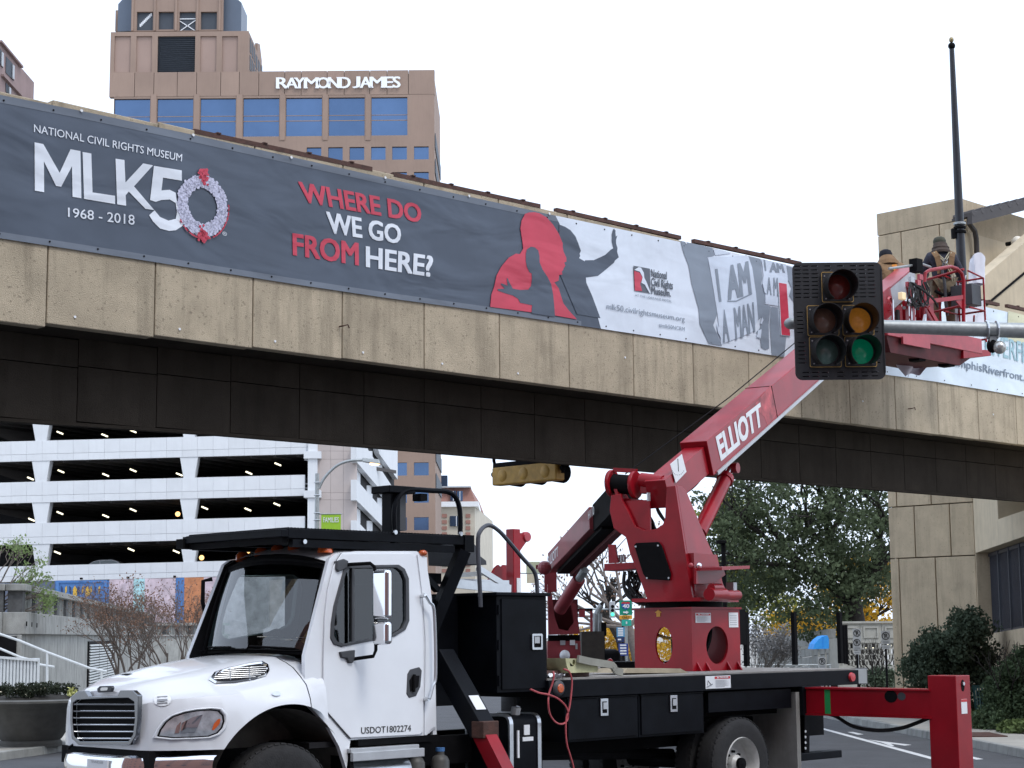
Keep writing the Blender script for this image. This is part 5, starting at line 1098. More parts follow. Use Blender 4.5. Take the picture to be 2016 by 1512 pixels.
# flatbed deck
M_deck = mat('worn wood grey deck', (.26, .25, .235), .8, var=.25, scale=5)
dk = T().box(3.32, 8.84, .0, 2.3, 1.36, 1.535).build('flatbed_deck', M_black, truck, bevel=.006)
for i in range(9): t = .03+i*.25; T().box(3.33, 8.82, t, t+.24, 1.537, 1.555).build('deck_plank', M_deck, dk)
T().lathe([(0, -.03), (.055, -.03), (.075, -.015), (.085, 0)], (3.46, -.005, 1.455), (0, 1, 0), 16).build('marker_ring', M_trim, dk, smooth=True); T().lathe([(0, -.04), (.04, -.038), (.052, -.025)], (3.46, -.005, 1.455), (0, 1, 0), 16).build('marker_light', M_orange, dk, smooth=True)
p = TF.y(1681, 1335, -.01); T().lathe([(0, -.03), (.05, -.028), (.06, 0)], (8.68, -.0, 1.45), (0, 1, 0), 14).build('tail_marker', M_redlens, dk, smooth=True)
for s0, s1 in ((3.605, 4.745), (4.755, 5.86)):
    b_ = T().box(s0, s1, .05, .7, .90, 1.355).build('toolbox', M_black, truck, bevel=.004); d_ = T().box(s0+.03, s1-.03, .032, .049, .925, 1.335).build('toolbox_door', M_black, b_, bevel=.004); T().box(s0+.02, s1-.02, .03, .06, 1.34, 1.352).build('drip_rail', M_black, b_)
    c = (s0+s1)/2
    # latch is a sub-part of the box
    for nm, x0, x1, z0, z1, y0_, y1_, m in (('latch', c-.06, c+.06, 1.15, 1.33, .012, .032, M_alu), ('latch_pocket', c-.035, c+.035, 1.18, 1.30, .010, .0121, M_blackm), ('latch_paddle', c-.028, c+.03, 1.22, 1.29, .002, .0115, M_silver)): T().box(x0, x1, y0_, y1_, z0, z1).build(nm, m, b_, bevel=.004 if nm == 'latch' else 0)
def danger(parent, s0, s1, z0, z1, t, word='DANGER', pic=True):
    o = T().box(s0, s1, t-.004, t, z0, z1).build('danger_decal', M_sticker, parent); w_ = s1-s0; a = s0+(w_*.36 if pic else .01)
    T().box(a, s1-.01, t-.0055, t-.0045, z1-(z1-z0)*.26, z1-.008).build('decal_header', M_redink, o)
    mb = T(); x0, x1 = lerp(a, s1, .3), lerp(a, s1, .85); h = (z1-z0); text_on(mb, word, (x0, t-.007, z1-h*.07), (x1, t-.007, z1-h*.07), (x0, t-.007, z1-h*.2), (x1, t-.007, z1-h*.2), bold=.02); mb.build('decal_text', M_sticker, o)
    T().flat([(lerp(a, s1, .12), t-.007, z1-h*.2), (lerp(a, s1, .26), t-.007, z1-h*.2), (lerp(a, s1, .19), t-.007, z1-h*.06)]).build('decal_symbol', M_sticker, o)
    mb = T(); r_ = random.Random(5)
    for i in range(7): z = z1-h*(.36+.085*i); mb.quad((a+.01, t-.007, z), (a+(s1-a)*r_.uniform(.6, .95), t-.007, z), (a+(s1-a)*.6, t-.007, z-h*.03), (a+.01, t-.007, z-h*.03))
    mb.build('decal_text', M_inkgrey, o)
    if pic: mb = T(); mb.tube([(s0+.03, t-.006, z0+.04), (s0+.04, t-.006, z1-.05), (s0+.1, t-.006, z1-.1)], .005, 4); mb.tube([(s0+.02, t-.006, z0+.02), (s0+.12, t-.006, z0+.05)], .006, 4); mb.build('decal_symbol', M_inkgrey, o)
danger(dk, 5.84, 6.29, 1.385, 1.525, -.001)
T().box(5.9, 8.0, .3, 1.9, 1.05, 1.36).build('subframe', M_blackm, truck)
T().box(7.55, 7.62, .02, .80, .38, 1.30).build('mud_flap', mat('grey mud flap', (.27, .265, .25), .8, var=.15, scale=4, streak=.4), truck)
T().box(5.95, 7.5, .05, .1, 1.12, 1.34).build('fender_plate', M_black, truck)
sl_ = T().box(7.62, 8.0, -.03, 2.2, 1.03, 1.365).build('outrigger_sleeve', M_black, truck, bevel=.006)
# rear outrigger reaching out to the near side
oS = 7.69
ob0 = TF.x(1832, 1370, oS)
zt_, zb_ = 1.335, 1.05
cut = oval((oS, TF.x(1754, 1371, oS).y, TF.x(1754, 1371, oS).z), .085, .07, (0, 1, 0), (0, 0, 1), 18)
rb_ = T().prism([(oS, .02, zb_), (oS, ob0.y, zb_), (oS, ob0.y, zt_), (oS, .02, zt_)], (.28, 0, 0)).build('rear_outrigger', M_red, truck, bevel=.006)
T().box(oS-.02, oS+.3, ob0.y, .02, zt_, zt_+.02).build('flange', M_red, rb_); T().box(oS-.02, oS+.3, ob0.y, .02, zb_-.02, zb_).build('flange', M_red, rb_)
T().prism(cut, (-.004, 0, 0)).build('lightening_hole', M_blackm, rb_)
c_ = TF.x(1775, 1371, oS); T().prism(oval(c_, .055, .045, (0, 1, 0), (0, 0, 1), 14), (-.003, 0, 0)).build('worn_patch', M_trim, rb_)
g_ = TF.x(1629, 1370, oS); T().box(oS-.003, oS, g_.y-.04, g_.y+.04, zb_, zt_).build('green_tape', M_green, rb_)
lx0 = TF.x(1826, 1340, oS).y
zl_ = TF.x(1850, 1330, oS).z
leg = T().box(oS-.0, oS+.30, lx0-.36, lx0, .32, zl_).build('outrigger_leg', M_red, truck, bevel=.008)
T().box(oS+.03, oS+.27, lx0-.33, lx0-.03, .08, .32).build('inner_leg', M_chrome, leg); T().box(oS-.12, oS+.42, lx0-.48, lx0+.12, .0, .08).build('foot_pad', M_black, leg, bevel=.01)
ly = lx0-.36
T().prism(oval((oS+.14, ly, zl_-.11), .035, .065, (1, 0, 0), (0, 0, 1), 14), (0, -.004, 0)).build('pin_hole', M_blackm, leg); T().cyl((oS+.14, ly, zl_-.09), (oS+.14, ly-.02, zl_-.09), .02).build('bolt', M_alu, leg)
T().box(oS+.09, oS+.21, ly-.004, ly, zl_-.42, zl_-.26).build('warning_decal', M_sticker, leg); T().box(oS+.09, oS+.21, ly-.006, ly-.0045, zl_-.29, zl_-.262).build('decal_header', M_redink, leg)
hp = smooth_path([TF.x(px, py, oS+.15) for px, py in ((1600, 1402), (1640, 1408), (1680, 1430), (1730, 1438), (1780, 1432), (1832, 1412))]); T().tube(hp, .022, 8).build('hydraulic_hose', M_rubber, truck, smooth=True)
# stabiliser foot under the tail
T().beam(TF.y(1581, 1400, .4), TF.y(1581, 1490, .4), .12, .10).build('stabiliser_bar', M_blackm, truck); a, b = TF.y(1560, 1490, .4), TF.y(1645, 1492, .4); T().box(a.x, b.x, .3, .5, a.z-.05, a.z+.04).build('stabiliser_foot', M_black, truck, bevel=.01)
for i in range(4): p = TF.y(1585, 1440+i*11, .34); T().cyl(p, p+Vector((0, -.01, 0)), .015, n=8).build('pin_hole', M_sticker, truck)
# stakes on the far edge of the deck
for px in (1473, 1568, 1658): p = TF.y(px, 1318, 2.2); q = TF.y(px-1, 1205, 2.2); T().box(p.x-.03, p.x+.03, 2.19, 2.25, 1.555, q.z).build('deck_stake', M_blackm, truck)
p = TF.y(1457, 1200, 1.6); T().box(p.x-.09, p.x+.05, 1.55, 1.6, 1.85, p.z).build('terminal_strip', M_blackm, truck)
for pxs_, t in (((1683, 1687), 2.1), ((1688, 1690), 1.9)): a = TF.y(pxs_[0], 1300, t); T().cyl((a.x-.25, t, 1.55), (a.x-.25, t, 2.1), .02).build('tail_rod', M_blackm, truck)
# things lying on the deck
cb = thing('wood_cribbing', 'pale wooden cribbing block with a hole lying on the flatbed', 'cribbing block', TF, (4.3, .3, 1.556))
M_oldwood = mat('pale weathered wood', (.50, .50, .30), .85, var=.2, scale=8)
P_ = [TF.y(px, py, .12) for px, py in ((1113, 1296), (1174, 1298), (1178, 1318), (1176, 1323), (1122, 1325), (1116, 1312))]
T().prism(P_, (0, .3, 0), [oval(TF.y(1130, 1305, .12), .022, .035, (1, 0, 0), (0, 0, 1), 10)]).build('block', M_oldwood, cb, bevel=.01)
pk = thing('timber_plank', 'grey timber planks stacked behind the wooden block on the flatbed', 'plank', TF, (4.0, .6, 1.556)); T().box(3.45, 4.6, .45, .75, 1.63, 1.71).build('plank', M_deck, pk); T().box(3.4, 4.2, .25, .6, 1.556, 1.628).build('plank', mat('dark red plank', (.12, .07, .06), .8), pk)
p0 = thing('deck_mat', 'tan wooden outrigger pad beside the red pedestal on the flatbed', 'outrigger pad', TF, (6.0, .4, 1.556)); T().prism([TF.y(px, py, .35) for px, py in ((1228, 1325), (1236, 1316), (1340, 1316), (1356, 1325))], (0, .6, 0)).build('pad', mat('tan plywood', (.36, .31, .22), .8, var=.2), p0)
sg = thing('strap_sling', 'grey webbing sling draped over the wooden block on the flatbed', 'sling', TF, (4.6, .1, 1.556))
sp = smooth_path([TF.y(px, py, .09) for px, py in ((1138, 1297), (1160, 1302), (1185, 1306), (1205, 1310), (1212, 1320), (1225, 1324))]); mb = T()
for a, b in zip(sp, sp[1:]): mb.beam(a, b, .03, .075, (0, 0, 1))
mb.build('webbing', mat('grey webbing', (.30, .30, .26), .85, var=.15), sg)
rag = thing('white_rag', 'crumpled white rag on the flatbed edge by the tall cabinet', 'rag', TF, (3.5, .02, 1.556)); r_ = random.Random(2); mb = T()
mb.grid(lambda u, v: Vector((3.40+.17*u, .0+.16*v, 1.556+.035*abs(math.sin(7*u+3*v))+.02*math.cos(9*v))), 10, 8); mb.build('cloth', M_sticker, rag, smooth=True)
cd_ = thing('red_air_hose', 'thin red hose looped over the flatbed side beside the orange marker light', 'hose', TF, (3.6, -.03, 1.4))
hp = [TF.y(840+x/5.559, 1240+y/5.559, -.045-.01*(i % 3)) for i, (x, y) in enumerate(((1135, 650), (1230, 690), (1330, 710), (1430, 750), (1510, 820), (1545, 890), (1545, 970), (1510, 1020), (1450, 1030), (1390, 990), (1345, 910), (1330, 790), (1340, 690), (1375, 590), (1392, 500), (1385, 460)))]
T().tube(smooth_path(hp), .010, 6).build('hose', mat('red rubber hose', (.45, .08, .09), .5, var=.1), cd_, smooth=True)
hp = [TF.y(840+x/5.559, 1240+y/5.559, -.06) for x, y in ((1500, 430), (1560, 460), (1590, 560), (1580, 720), (1560, 860), (1530, 960), (1522, 1100), (1535, 1250), (1570, 1370), (1610, 1520), (1620, 1700))]
T().tube(smooth_path(hp), .010, 6).build('hose', MT['red rubber hose'], cd_, smooth=True)
# ================================================================== pedestal, turret and boom
PS0, PS1, PT0, PT1, PZ0, PZ1 = 6.6, 7.52, .80, 1.70, 1.556, 2.285
def ov(axis, v, px, py, rx, ry):
    c = TF.x(px, py, v) if axis == 0 else TF.y(px, py, v); return oval(c, rx, ry, (0, 1, 0) if axis == 0 else (1, 0, 0), (0, 0, 1), 28)
pe = T().prism([(PS0, PT0, PZ0), (PS0, PT1, PZ0), (PS0, PT1, PZ1), (PS0, PT0, PZ1)], (.03, 0, 0), [ov(0, PS0, 1307, 1270, .135, .215)]).build('pedestal', M_red, truck)
T().prism([(PS0+.031, PT0, PZ0), (PS1, PT0, PZ0), (PS1, PT0, PZ1), (PS0+.031, PT0, PZ1)], (0, .03, 0), [ov(1, PT0, 1412, 1270, .21, .225)]).build('side_plate', M_red, pe)
T().prism([(PS1, PT0+.031, PZ0), (PS1, PT1, PZ0), (PS1, PT1, PZ1), (PS1, PT0+.031, PZ1)], (-.03, 0, 0)).build('rear_plate', M_red, pe)
h3 = [Vector((p.x, PT1, p.z)) for p in oval((7.12, PT1, 1.92), .36, .26, (1, 0, 0), (0, 0, 1), 28)]; T().prism([(PS0+.031, PT1, PZ0), (PS1-.031, PT1, PZ0), (PS1-.031, PT1, PZ1), (PS0+.031, PT1, PZ1)], (0, -.03, 0), [h3]).build('side_plate', M_red, pe)
T().box(PS0-.02, PS1+.02, PT0-.02, PT1+.02, PZ1+.001, PZ1+.025).build('top_plate', M_red, pe)
for s in (6.68, 6.85, 7.25, 7.45): T().prism([(s, PT0-.001, 1.556), (s, PT0-.07, 1.556), (s, PT0-.001, 1.66)], (.02, 0, 0)).build('gusset', M_red, pe)
T().cyl((7.0, 1.3, 1.6), (7.05, 1.35, 2.25), .12).build('swivel', M_blackm, pe)
M_yh = mat('yellow hose', (.55, .42, .12), .6, var=.1)
T().tube(smooth_path([(6.75, 1.55, 2.25), (6.72, 1.45, 2.0), (6.8, 1.2, 1.92), (6.8, 1.12, 1.8), (6.78, 1.1, 1.58)]), .018, 6).build('hose', M_yh, pe); T().tube(smooth_path([(7.2, 1.0, 2.2), (7.1, .95, 1.9), (7.0, 1.05, 1.6)]), .03, 6).build('hose', M_blackm, pe)
ar = [TF.x(1230+x/8.4, 1190+y/8.4, PS0-.003) for x, y in ((555, 85), (612, 135), (588, 138), (588, 202), (525, 202), (525, 138), (498, 135))]; T().prism(ar, (-.003, 0, 0)).build('arrow_decal', M_yellow, pe)
a, b = TF.y(1368.5, 1205, PT0), TF.y(1399, 1226, PT0); danger(truck, a.x, b.x, b.z, a.z-.01, PT0-.002, 'DANGER', False)
a, b = TF.y(1434, 1206, PT0), TF.y(1453, 1235, PT0); o = T().box(a.x, b.x, PT0-.006, PT0-.002, b.z, a.z).build('notice_decal', M_sticker, pe)
for i in range(5): z = lerp(b.z, a.z, .15+.15*i); T().box(a.x+.015, b.x-.03, PT0-.0075, PT0-.0065, z, z+.012).build('notice_line', M_silver, pe)
AX = Vector((2.04, 21.8, 0)); TU = Fr((AX.x, AX.y, 0), 58.93)
def U_(): return MB(TU)
U_().cyl((.05, -.0, 2.31), (.05, -.0, 2.375), .47, n=32).build('slew_ring', M_blackm, truck, smooth=True)
for a in range(20): c = (.05+.44*math.cos(a*.314), .44*math.sin(a*.314)); U_().cyl((c[0], c[1], 2.376), (c[0], c[1], 2.39), .016, n=6).build('ring_bolt', M_alu, truck)
U_().box(-.5, .62, -.48, .42, 2.377, 2.42).build('turret_base', M_red, truck)
RX, RY = -.45, -.42
tux = lambda pts, v=RX: [TU.x(px, py, v) for px, py in pts]; tuy = lambda pts, v=RY: [TU.y(px, py, v) for px, py in pts]
rf = [(1203, 975), (1200, 1005), (1208, 1040), (1232, 1058), (1240, 1090), (1252, 1120), (1275, 1183), (1364, 1183), (1329, 956), (1312, 958), (1309, 1020), (1305, 1032), (1290, 1042), (1268, 1044), (1250, 1036), (1238, 1010), (1225, 985), (1222, 972)]
tr_ = U_().prism(tux(rf), (.05, 0, 0)).build('turret', M_red, truck, bevel=.006)
ck = [(1330, 955), (1344, 958), (1352, 968), (1380, 1035), (1412, 1110), (1424, 1150), (1440, 1183), (1364, 1183), (1340, 1085), (1330, 1045), (1322, 1010)]
kb, kt = TU.x(1364, 1183, RX), TU.x(1329, 957, RX)
zx = (kt-kb).normalized(); zx = Vector((0, zx.y, zx.z)).normalized(); yx = Vector((0, zx.z, -zx.y))
KF = Fr(m=TU.m @ Matrix(((1, 0, 0, RX), (0, yx.y, zx.y, kb.y), (0, yx.z, zx.z, kb.z), (0, 0, 0, 1))))
P_ = [KF.y(px, py, 0) for px, py in ck]; P_ = [Vector((max(p.x, .052), 0, p.z)) for p in P_]
MB(KF).prism(P_, (0, .05, 0)).build('cheek_plate', M_red, tr_, bevel=.006)
yl = TU.x(1275, 1183, RX).y; ylt = TU.x(1203, 975, RX).y
U_().prism([Vector((RX+p.x, lerp(yl, ylt, min(1, max(0, p.z/1.35)))-.005, kb.z+p.z*zx.z)) for p in P_], (0, -.05, 0)).build('cheek_plate', M_red, tr_, bevel=.006)
RY = kb.y
U_().hexa([(-.38, -.36, 2.42), (.5, -.36, 2.42), (.5, .2, 2.42), (-.38, .2, 2.42), (-.38, -.36, 2.95), (.28, -.36, 2.95), (.28, .2, 2.95), (-.38, .2, 2.95)]).build('turret_core', M_red, tr_)
cp_ = [(1250, 1073), (1254, 1069), (1298, 1067), (1304, 1075), (1322, 1130), (1320, 1143), (1275, 1140), (1268, 1130)]
cv = U_().prism(tux(cp_, RX-.01), (-.03, 0, 0)).build('cover_plate', M_blackm, tr_, bevel=.006)
for q in ((1252, 1076), (1296, 1074), (1274, 1138), (1317, 1138)): a = TU.x(*q, RX-.04); U_().cyl(a, a+Vector((-.012, 0, 0)), .012, n=6).build('bolt', M_alu, cv)
U_().prism(tuy([(1366, 1119), (1420, 1117), (1424, 1132), (1400, 1150), (1366, 1150)], RY-.05), (0, -.03, 0)).build('side_bracket', M_red, tr_, bevel=.005)
U_().prism(tuy([(1368, 1118), (1424, 1115), (1424, 1121), (1368, 1124)], RY-.05), (0, -.35, 0)).build('bracket_shelf', M_red, tr_)
a = TU.y(1376, 1114, RY-.05); U_().ball(a, .05, (1, .7, .8)).build('beacon', M_chrome, tr_, smooth=True); U_().ball(TU.y(1360, 1113, RY-.02), .03).build('lug', M_redfade, tr_)
for y0_, r, x0, x1 in ((1170, .075, 1396, 1425), (1172, .062, 1425, 1452), (1157, .05, 1400, 1418)):
    a, b = TU.y(x0, y0_, RY-.25), TU.y(x1, y0_, RY-.25); U_().cyl(a, b, r, n=14).build('slew_motor', M_red, tr_, smooth=True)
a = TU.y(1440, 1155, RY-.2); U_().box(a.x-.05, a.x+.05, a.y-.05, a.y+.05, a.z-.05, a.z+.05).build('filter', M_silver, tr_)
U_().prism(tux([(1189, 1110), (1250, 1107), (1252, 1120), (1189, 1124)], RX+.1), (.35, 0, 0)).build('left_shelf', M_red, tr_, bevel=.005); U_().prism(tux([(1197, 1072), (1210, 1072), (1216, 1108), (1198, 1109)], RX+.1), (.04, 0, 0)).build('left_upright', M_red, tr_)
for i in range(4): a = TU.x(1215+5*i, 1107, RX+.2); U_().cyl(a, a+Vector((0, 0, .09)), .015, n=6).build('valve_lever', M_alu, tr_)
r_ = random.Random(11); mb = U_()
for i in range(12):
    pts = [TU.x(1232+r_.uniform(0, 30)+dx, y, RX+.1+r_.uniform(0, .2)) for dx, y in ((0, 1125), (r_.uniform(-6, 6), 1150), (r_.uniform(0, 14), 1172), (r_.uniform(10, 30), 1186))]; mb.tube(smooth_path(pts, 4), .014, 5)
o = mb.build('hose_bundle', M_rubber, tr_, smooth=True); o['kind'] = 'stuff'
U_().tube(smooth_path([TU.x(px, py, RX+.1) for px, py in ((1230, 1125), (1228, 1150), (1236, 1172), (1255, 1186), (1272, 1190))]), .022, 6).build('hose', M_rubber, tr_, smooth=True)
mb = U_()
for i in range(9):
    pts = [TU.x(x+r_.uniform(-5, 5), y, RX+.25+r_.uniform(0, .2)) for x, y in ((1262, 985), (1270, 1005), (1282, 1030), (1292, 1050))]; mb.tube(smooth_path(pts, 4), .018, 5)
for i in range(4): mb.tube(smooth_path([TU.x(1288+r_.uniform(0, 8), 990, RX+.2), TU.x(1296, 1008+r_.uniform(-4, 4), RX+.2), TU.x(1312, 1030, RX+.2)], 4), .016, 5)
o = mb.build('hose_bundle', M_rubber, tr_, smooth=True); o['kind'] = 'stuff'
a = TU.x(1248, 1005, RX+.06); U_().box(a.x, a.x+.03, TU.x(1275, 1000, RX).y, TU.x(1222, 1000, RX).y, TU.x(1240, 1044, RX).z, TU.x(1240, 985, RX).z).build('inner_plate', M_red, tr_)
# winch between the turret arms
dA, dB = TU.x(1209, 952, RX+.15), TU.x(1247, 955, RX+.15)
wn_ = U_().cyl(dA, dB, .12, n=20).build('winch', M_blackm, truck, smooth=True)
for c, m in ((dA, M_red), (dB+Vector((0, -.05, 0)), M_red)): U_().lathe([(0, 0), (.165, 0), (.172, .01), (.172, .04), (.165, .05), (0, .05)], c, (0, 1, 0), 22).build('winch_flange', m, wn_, smooth=True)
for zz in (.17, -.2): U_().beam(dA+Vector((0, 0, zz)), dB+Vector((0, -.05, zz)), .05, .05).build('winch_bar', M_red, wn_)
a, b = TU.x(1262, 945, RX+.15), TU.x(1305, 950, RX+.15)
U_().cyl(a, b, .09, n=14).build('winch_motor', M_red, wn_, smooth=True); U_().box(a.x-.04, a.x+.08, b.y+.08, a.y+.0, a.z-.17, a.z-.06).build('winch_gearbox', M_red, wn_, bevel=.01); U_().box(a.x-.05, a.x+.06, b.y-.05, b.y+.02, b.z-.06, b.z+.06).build('winch_block', M_redfade, wn_, bevel=.015)
a = TU.x(1277, 970, RX+.0); U_().cyl(a, a+Vector((0, 0, -.1)), .025).build('valve', M_alu, wn_); U_().box(dA.x, dA.x+.1, dB.y-.05, dA.y+.05, dA.z-.36, dA.z-.22).build('winch_base', M_red, wn_)
# telescopic boom
bd_ = Vector((4.64, 7.7, 3.95)).normalized(); by_ = Vector((-bd_.y, bd_.x, 0)).normalized(); bz_ = bd_.cross(by_)
B0 = Vector((1.595, 21.3, 3.56))
BO = Fr(m=Matrix(((bd_.x, by_.x, bz_.x, B0.x), (bd_.y, by_.y, bz_.y, B0.y), (bd_.z, by_.z, bz_.z, B0.z), (0, 0, 0, 1))))
def O(): return MB(BO)
x0 = BO.y(1390, 862, -.19).x
HB2, WB2 = .235, .19
boom = O().box(x0, 9.5, -WB2, WB2, -HB2, HB2).build('boom', M_red, truck, bevel=.010)
O().box(x0-1.25, x0-.005, -.14, .14, -.20, .16).build('boom_heel', M_red, boom, bevel=.008)
xj = BO.y(1517, 752, -WB2).x
O().box(xj-.008, xj+.008, -WB2-.004, WB2+.004, -HB2, HB2+.004).build('boom_seam', M_blackm, boom)
O().box(x0+.1, 9.4, -WB2-.02, -WB2+.03, -HB2-.025, -HB2+.02).build('hose_tray', M_silver, boom)
O().box(x0+.15, x0+6.2, WB2+.0, WB2+.04, -.02, HB2-.03).build('side_duct', M_redfade, boom)
bt = lambda px, py, o=.004: BO.y(px, py, -WB2-o)
mb = O(); text_on(mb, 'ELLIOTT', bt(1320+480/5.4, 660+1090/5.4), bt(1320+955/5.4, 660+722/5.4), bt(1320+535/5.4, 660+1330/5.4), bt(1320+980/5.4, 660+940/5.4), bold=.045); split_letters(mb, 'letter', M_sticker, boom)
mb = O(); r_ = random.Random(8)
M_reflect = mat('painted reflection on red', (.42, .07, .08), .5, var=.6, scale=5)
mb.flat([bt(px, py, .002) for px, py in ((1482, 800), (1517, 758), (1531, 812), (1512, 838), (1505, 820))]); mb.build('reflection_patch', M_reflect, boom)  # pale patch stands in for a reflection, painted onto the boom side
ch = [BO.y(px, py, -.154) for px, py in ((1319, 914), (1342, 894), (1351, 929), (1330, 951))]
cho = O().prism(ch, (0, -.004, 0)).build('angle_indicator', M_sticker, boom); a, b = BO.y(1334.5, 903, -.16), BO.y(1336, 928, -.16); O().beam(a, b, .012, .004, (0, 1, 0)).build('needle', M_ink, cho)
for i in range(9): t = math.radians(200+i*17); c = BO.y(1335+12*math.cos(t), 922-13*math.sin(t), -.16); O().box(c.x-.006, c.x+.006, -.161, -.159, c.z-.006, c.z+.006).build('dial_mark', M_inkgrey, cho)
mb = O(); mb.tube([BO.m.inverted() @ TU.m @ (dA.lerp(dB, .6)+Vector((0, 0, .13))), (3.0, .05, HB2+.14), (9.3, .05, HB2+.18)], .008, 5); mb.build('winch_cable', M_blackm, boom)
for xx in (9.2,): O().box(xx, xx+.1, 0, .1, HB2, HB2+.2).build('cable_guide', M_red, boom)
tip = O().box(9.505, 11.0, -.15, .15, -.18, .17).build('boom_tip', M_silver, truck, bevel=.008); O().box(9.6, 11.05, -.155, .155, .171, .20).build('tip_cover', M_red, tip)
O().box(10.4, 10.55, -.19, -.15, -.22, .0).build('tip_lug', M_red, tip)
# lift cylinder
c1 = WF.y(1438, 922, 23.4); c0 = WF.y(1376, 1050, 22.35); m_ = c0.lerp(c1, .80)
lc = MB().cyl(c0, m_, .095, n=18).build('lift_cylinder', M_red, truck, smooth=True); MB().cyl(m_, c1, .055, n=14).build('cylinder_rod', M_chrome, lc, smooth=True); MB().cyl(m_, m_+(c1-m_).normalized()*.08, .11, n=18).build('gland', M_red, lc); MB().cyl(c1-by_*.11, c1+by_*.11, .07, n=14).build('pivot', M_red, lc)
MB().tube(smooth_path([WF.y(px, py, 22.8) for px, py in ((1345, 970), (1365, 955), (1382, 935), (1395, 915))]), .035, 8).build('hose', M_rubber, lc, smooth=True)
# ================================================================== work basket at the boom tip
bk = MB(TF).box(14.25, 17.05, 2.9, 3.8, 6.86, 6.93).build('basket', M_red, truck)
T().box(14.2, 17.1, 2.86, 2.92, 6.70, 6.96).build('basket_sill', M_redfade, bk, bevel=.008); T().box(14.2, 17.1, 4.33, 4.39, 6.70, 6.96).build('basket_sill', M_red, bk, bevel=.008)
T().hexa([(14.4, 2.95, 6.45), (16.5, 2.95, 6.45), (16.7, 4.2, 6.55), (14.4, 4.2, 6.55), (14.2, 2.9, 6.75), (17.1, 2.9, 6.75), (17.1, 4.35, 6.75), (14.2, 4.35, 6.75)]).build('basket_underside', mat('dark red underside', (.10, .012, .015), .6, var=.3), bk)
T().hexa([(16.5, 2.87, 6.56), (17.4, 2.87, 6.70), (17.4, 3.3, 6.70), (16.5, 3.3, 6.56), (16.5, 2.87, 6.72), (17.4, 2.87, 6.80), (17.4, 3.3, 6.80), (16.5, 3.3, 6.72)]).build('basket_step', M_red, bk, bevel=.006)
for s in (15.3, 16.2): T().prism([(s, 2.98, 6.42), (s+.18, 2.98, 6.42), (s+.22, 2.98, 6.52), (s-.04, 2.98, 6.52)], (0, .2, 0)).build('rubber_bumper', M_blackm, bk)
T().box(14.6, 15.4, 2.83, 2.87, 6.60, 6.72).build('underside_lip', M_redfade, bk)
RT = 8.08
def rail(pts, r=.026, m=None): return T().tube(smooth_path(pts, 4) if len(pts) > 3 else pts, r, 8).build('guard_rail', m or M_red, bk, smooth=True)
f = lambda px, py: TF.y(px, py, 2.88)
T().tube([f(1817, 645), f(1819, 560), f(1822, 537), f(1830, 532), f(1872, 525), f(1884, 529), f(1893, 538), f(1897, 552), f(1897, 650)], .032, 8).build('guard_rail', M_red, bk, smooth=True)
T().beam(f(1822, 594), f(1896, 585), .03, .07).build('mid_rail', M_red, bk); T().prism([f(1882, 592), f(1896, 588), f(1897, 612)], (0, .015, 0)).build('gusset', M_red, bk)
T().beam(f(1828, 605), f(1848, 640), .03, .08).build('brace', M_red, bk)
e0 = f(1897, 530)
for (a, b) in (((e0.x, 2.88, e0.z), (17.02, 4.33, RT)), ((17.02, 4.33, RT), (15.7, 4.33, RT)), ((e0.x, 2.88, 7.5), (17.02, 4.33, 7.5)), ((17.02, 4.33, 7.5), (14.3, 4.33, 7.5))): rail([a, b], .024)
for t in (3.6, 4.33): rail([(17.02, t, 6.95), (17.02, t, RT)], .022)
for s in (15.7, 16.4): rail([(s, 4.33, 6.95), (s, 4.33, RT)], .022)
rail([(14.3, 4.33, 6.95), (14.3, 4.33, 7.5)], .022)
# cage of the control box at the right end
ca = T().box(17.05, 17.36, 2.98, 3.4, 7.58, 7.95).build('control_box', M_trim, bk, bevel=.01)
for t in (2.95, 3.45):
    T().tube([(16.9, t, 7.5), (17.4, t, 7.5), (17.4, t, 8.08), (16.9, t, 8.14)], .018, 6).build('cage_bar', M_red, ca)
for z in (7.5, 8.08, 7.0): T().tube([(17.4, 2.95, z), (17.4, 3.45, z)], .018, 6).build('cage_bar', M_red, ca)
T().tube([(17.4, 2.95, 6.95), (17.4, 2.95, 7.5)], .018, 6).build('cage_bar', M_red, ca); T().tube([(17.4, 3.45, 6.95), (17.4, 3.45, 7.5)], .018, 6).build('cage_bar', M_red, ca); T().tube([(16.95, 2.9, 7.35), (17.4, 3.2, 7.12), (16.9, 2.9, 7.0)], .018, 6).build('cage_bar', M_red, ca)
# mechanism, hoses and lamp on the basket front
g2 = lambda px, py, t=2.8: TF.y(px, py, t)
mech = T().prism([g2(*p, 3.3) for p in ((1744, 608), (1765, 600), (1775, 602), (1790, 640), (1800, 652), (1744, 652))], (0, .1, 0)).build('mount_bracket', M_redfade, bk)
T().box(15.35, 15.75, 2.95, 3.05, 6.95, 7.55).build('mount_plate', M_red, mech); T().box(14.6, 15.5, 3.9, 3.94, 6.95, 7.75).build('mount_plate', mat('deep red plate', (.16, .012, .018), .5, var=.3), mech)
for px in (1757, 1793): T().beam(g2(px, 590, 2.78), g2(px+1, 630, 2.78), .03, .03).build('turnbuckle', M_alu, mech)
for px, py in ((1752, 592),): T().lathe([(.05, -.02), (.07, 0), (.05, .02)], g2(px, py, 2.77), (0, 1, 0), 12).build('shackle', M_redfade, mech)
a = g2(1776, 583, 2.74); T().box(a.x-.06, a.x+.06, 2.70, 2.78, a.z-.06, a.z+.06).build('clearance_lamp', mat('cream lamp', (.75, .6, .35), .5, emit=.3), bk, bevel=.01)
r_ = random.Random(4); mb = T()
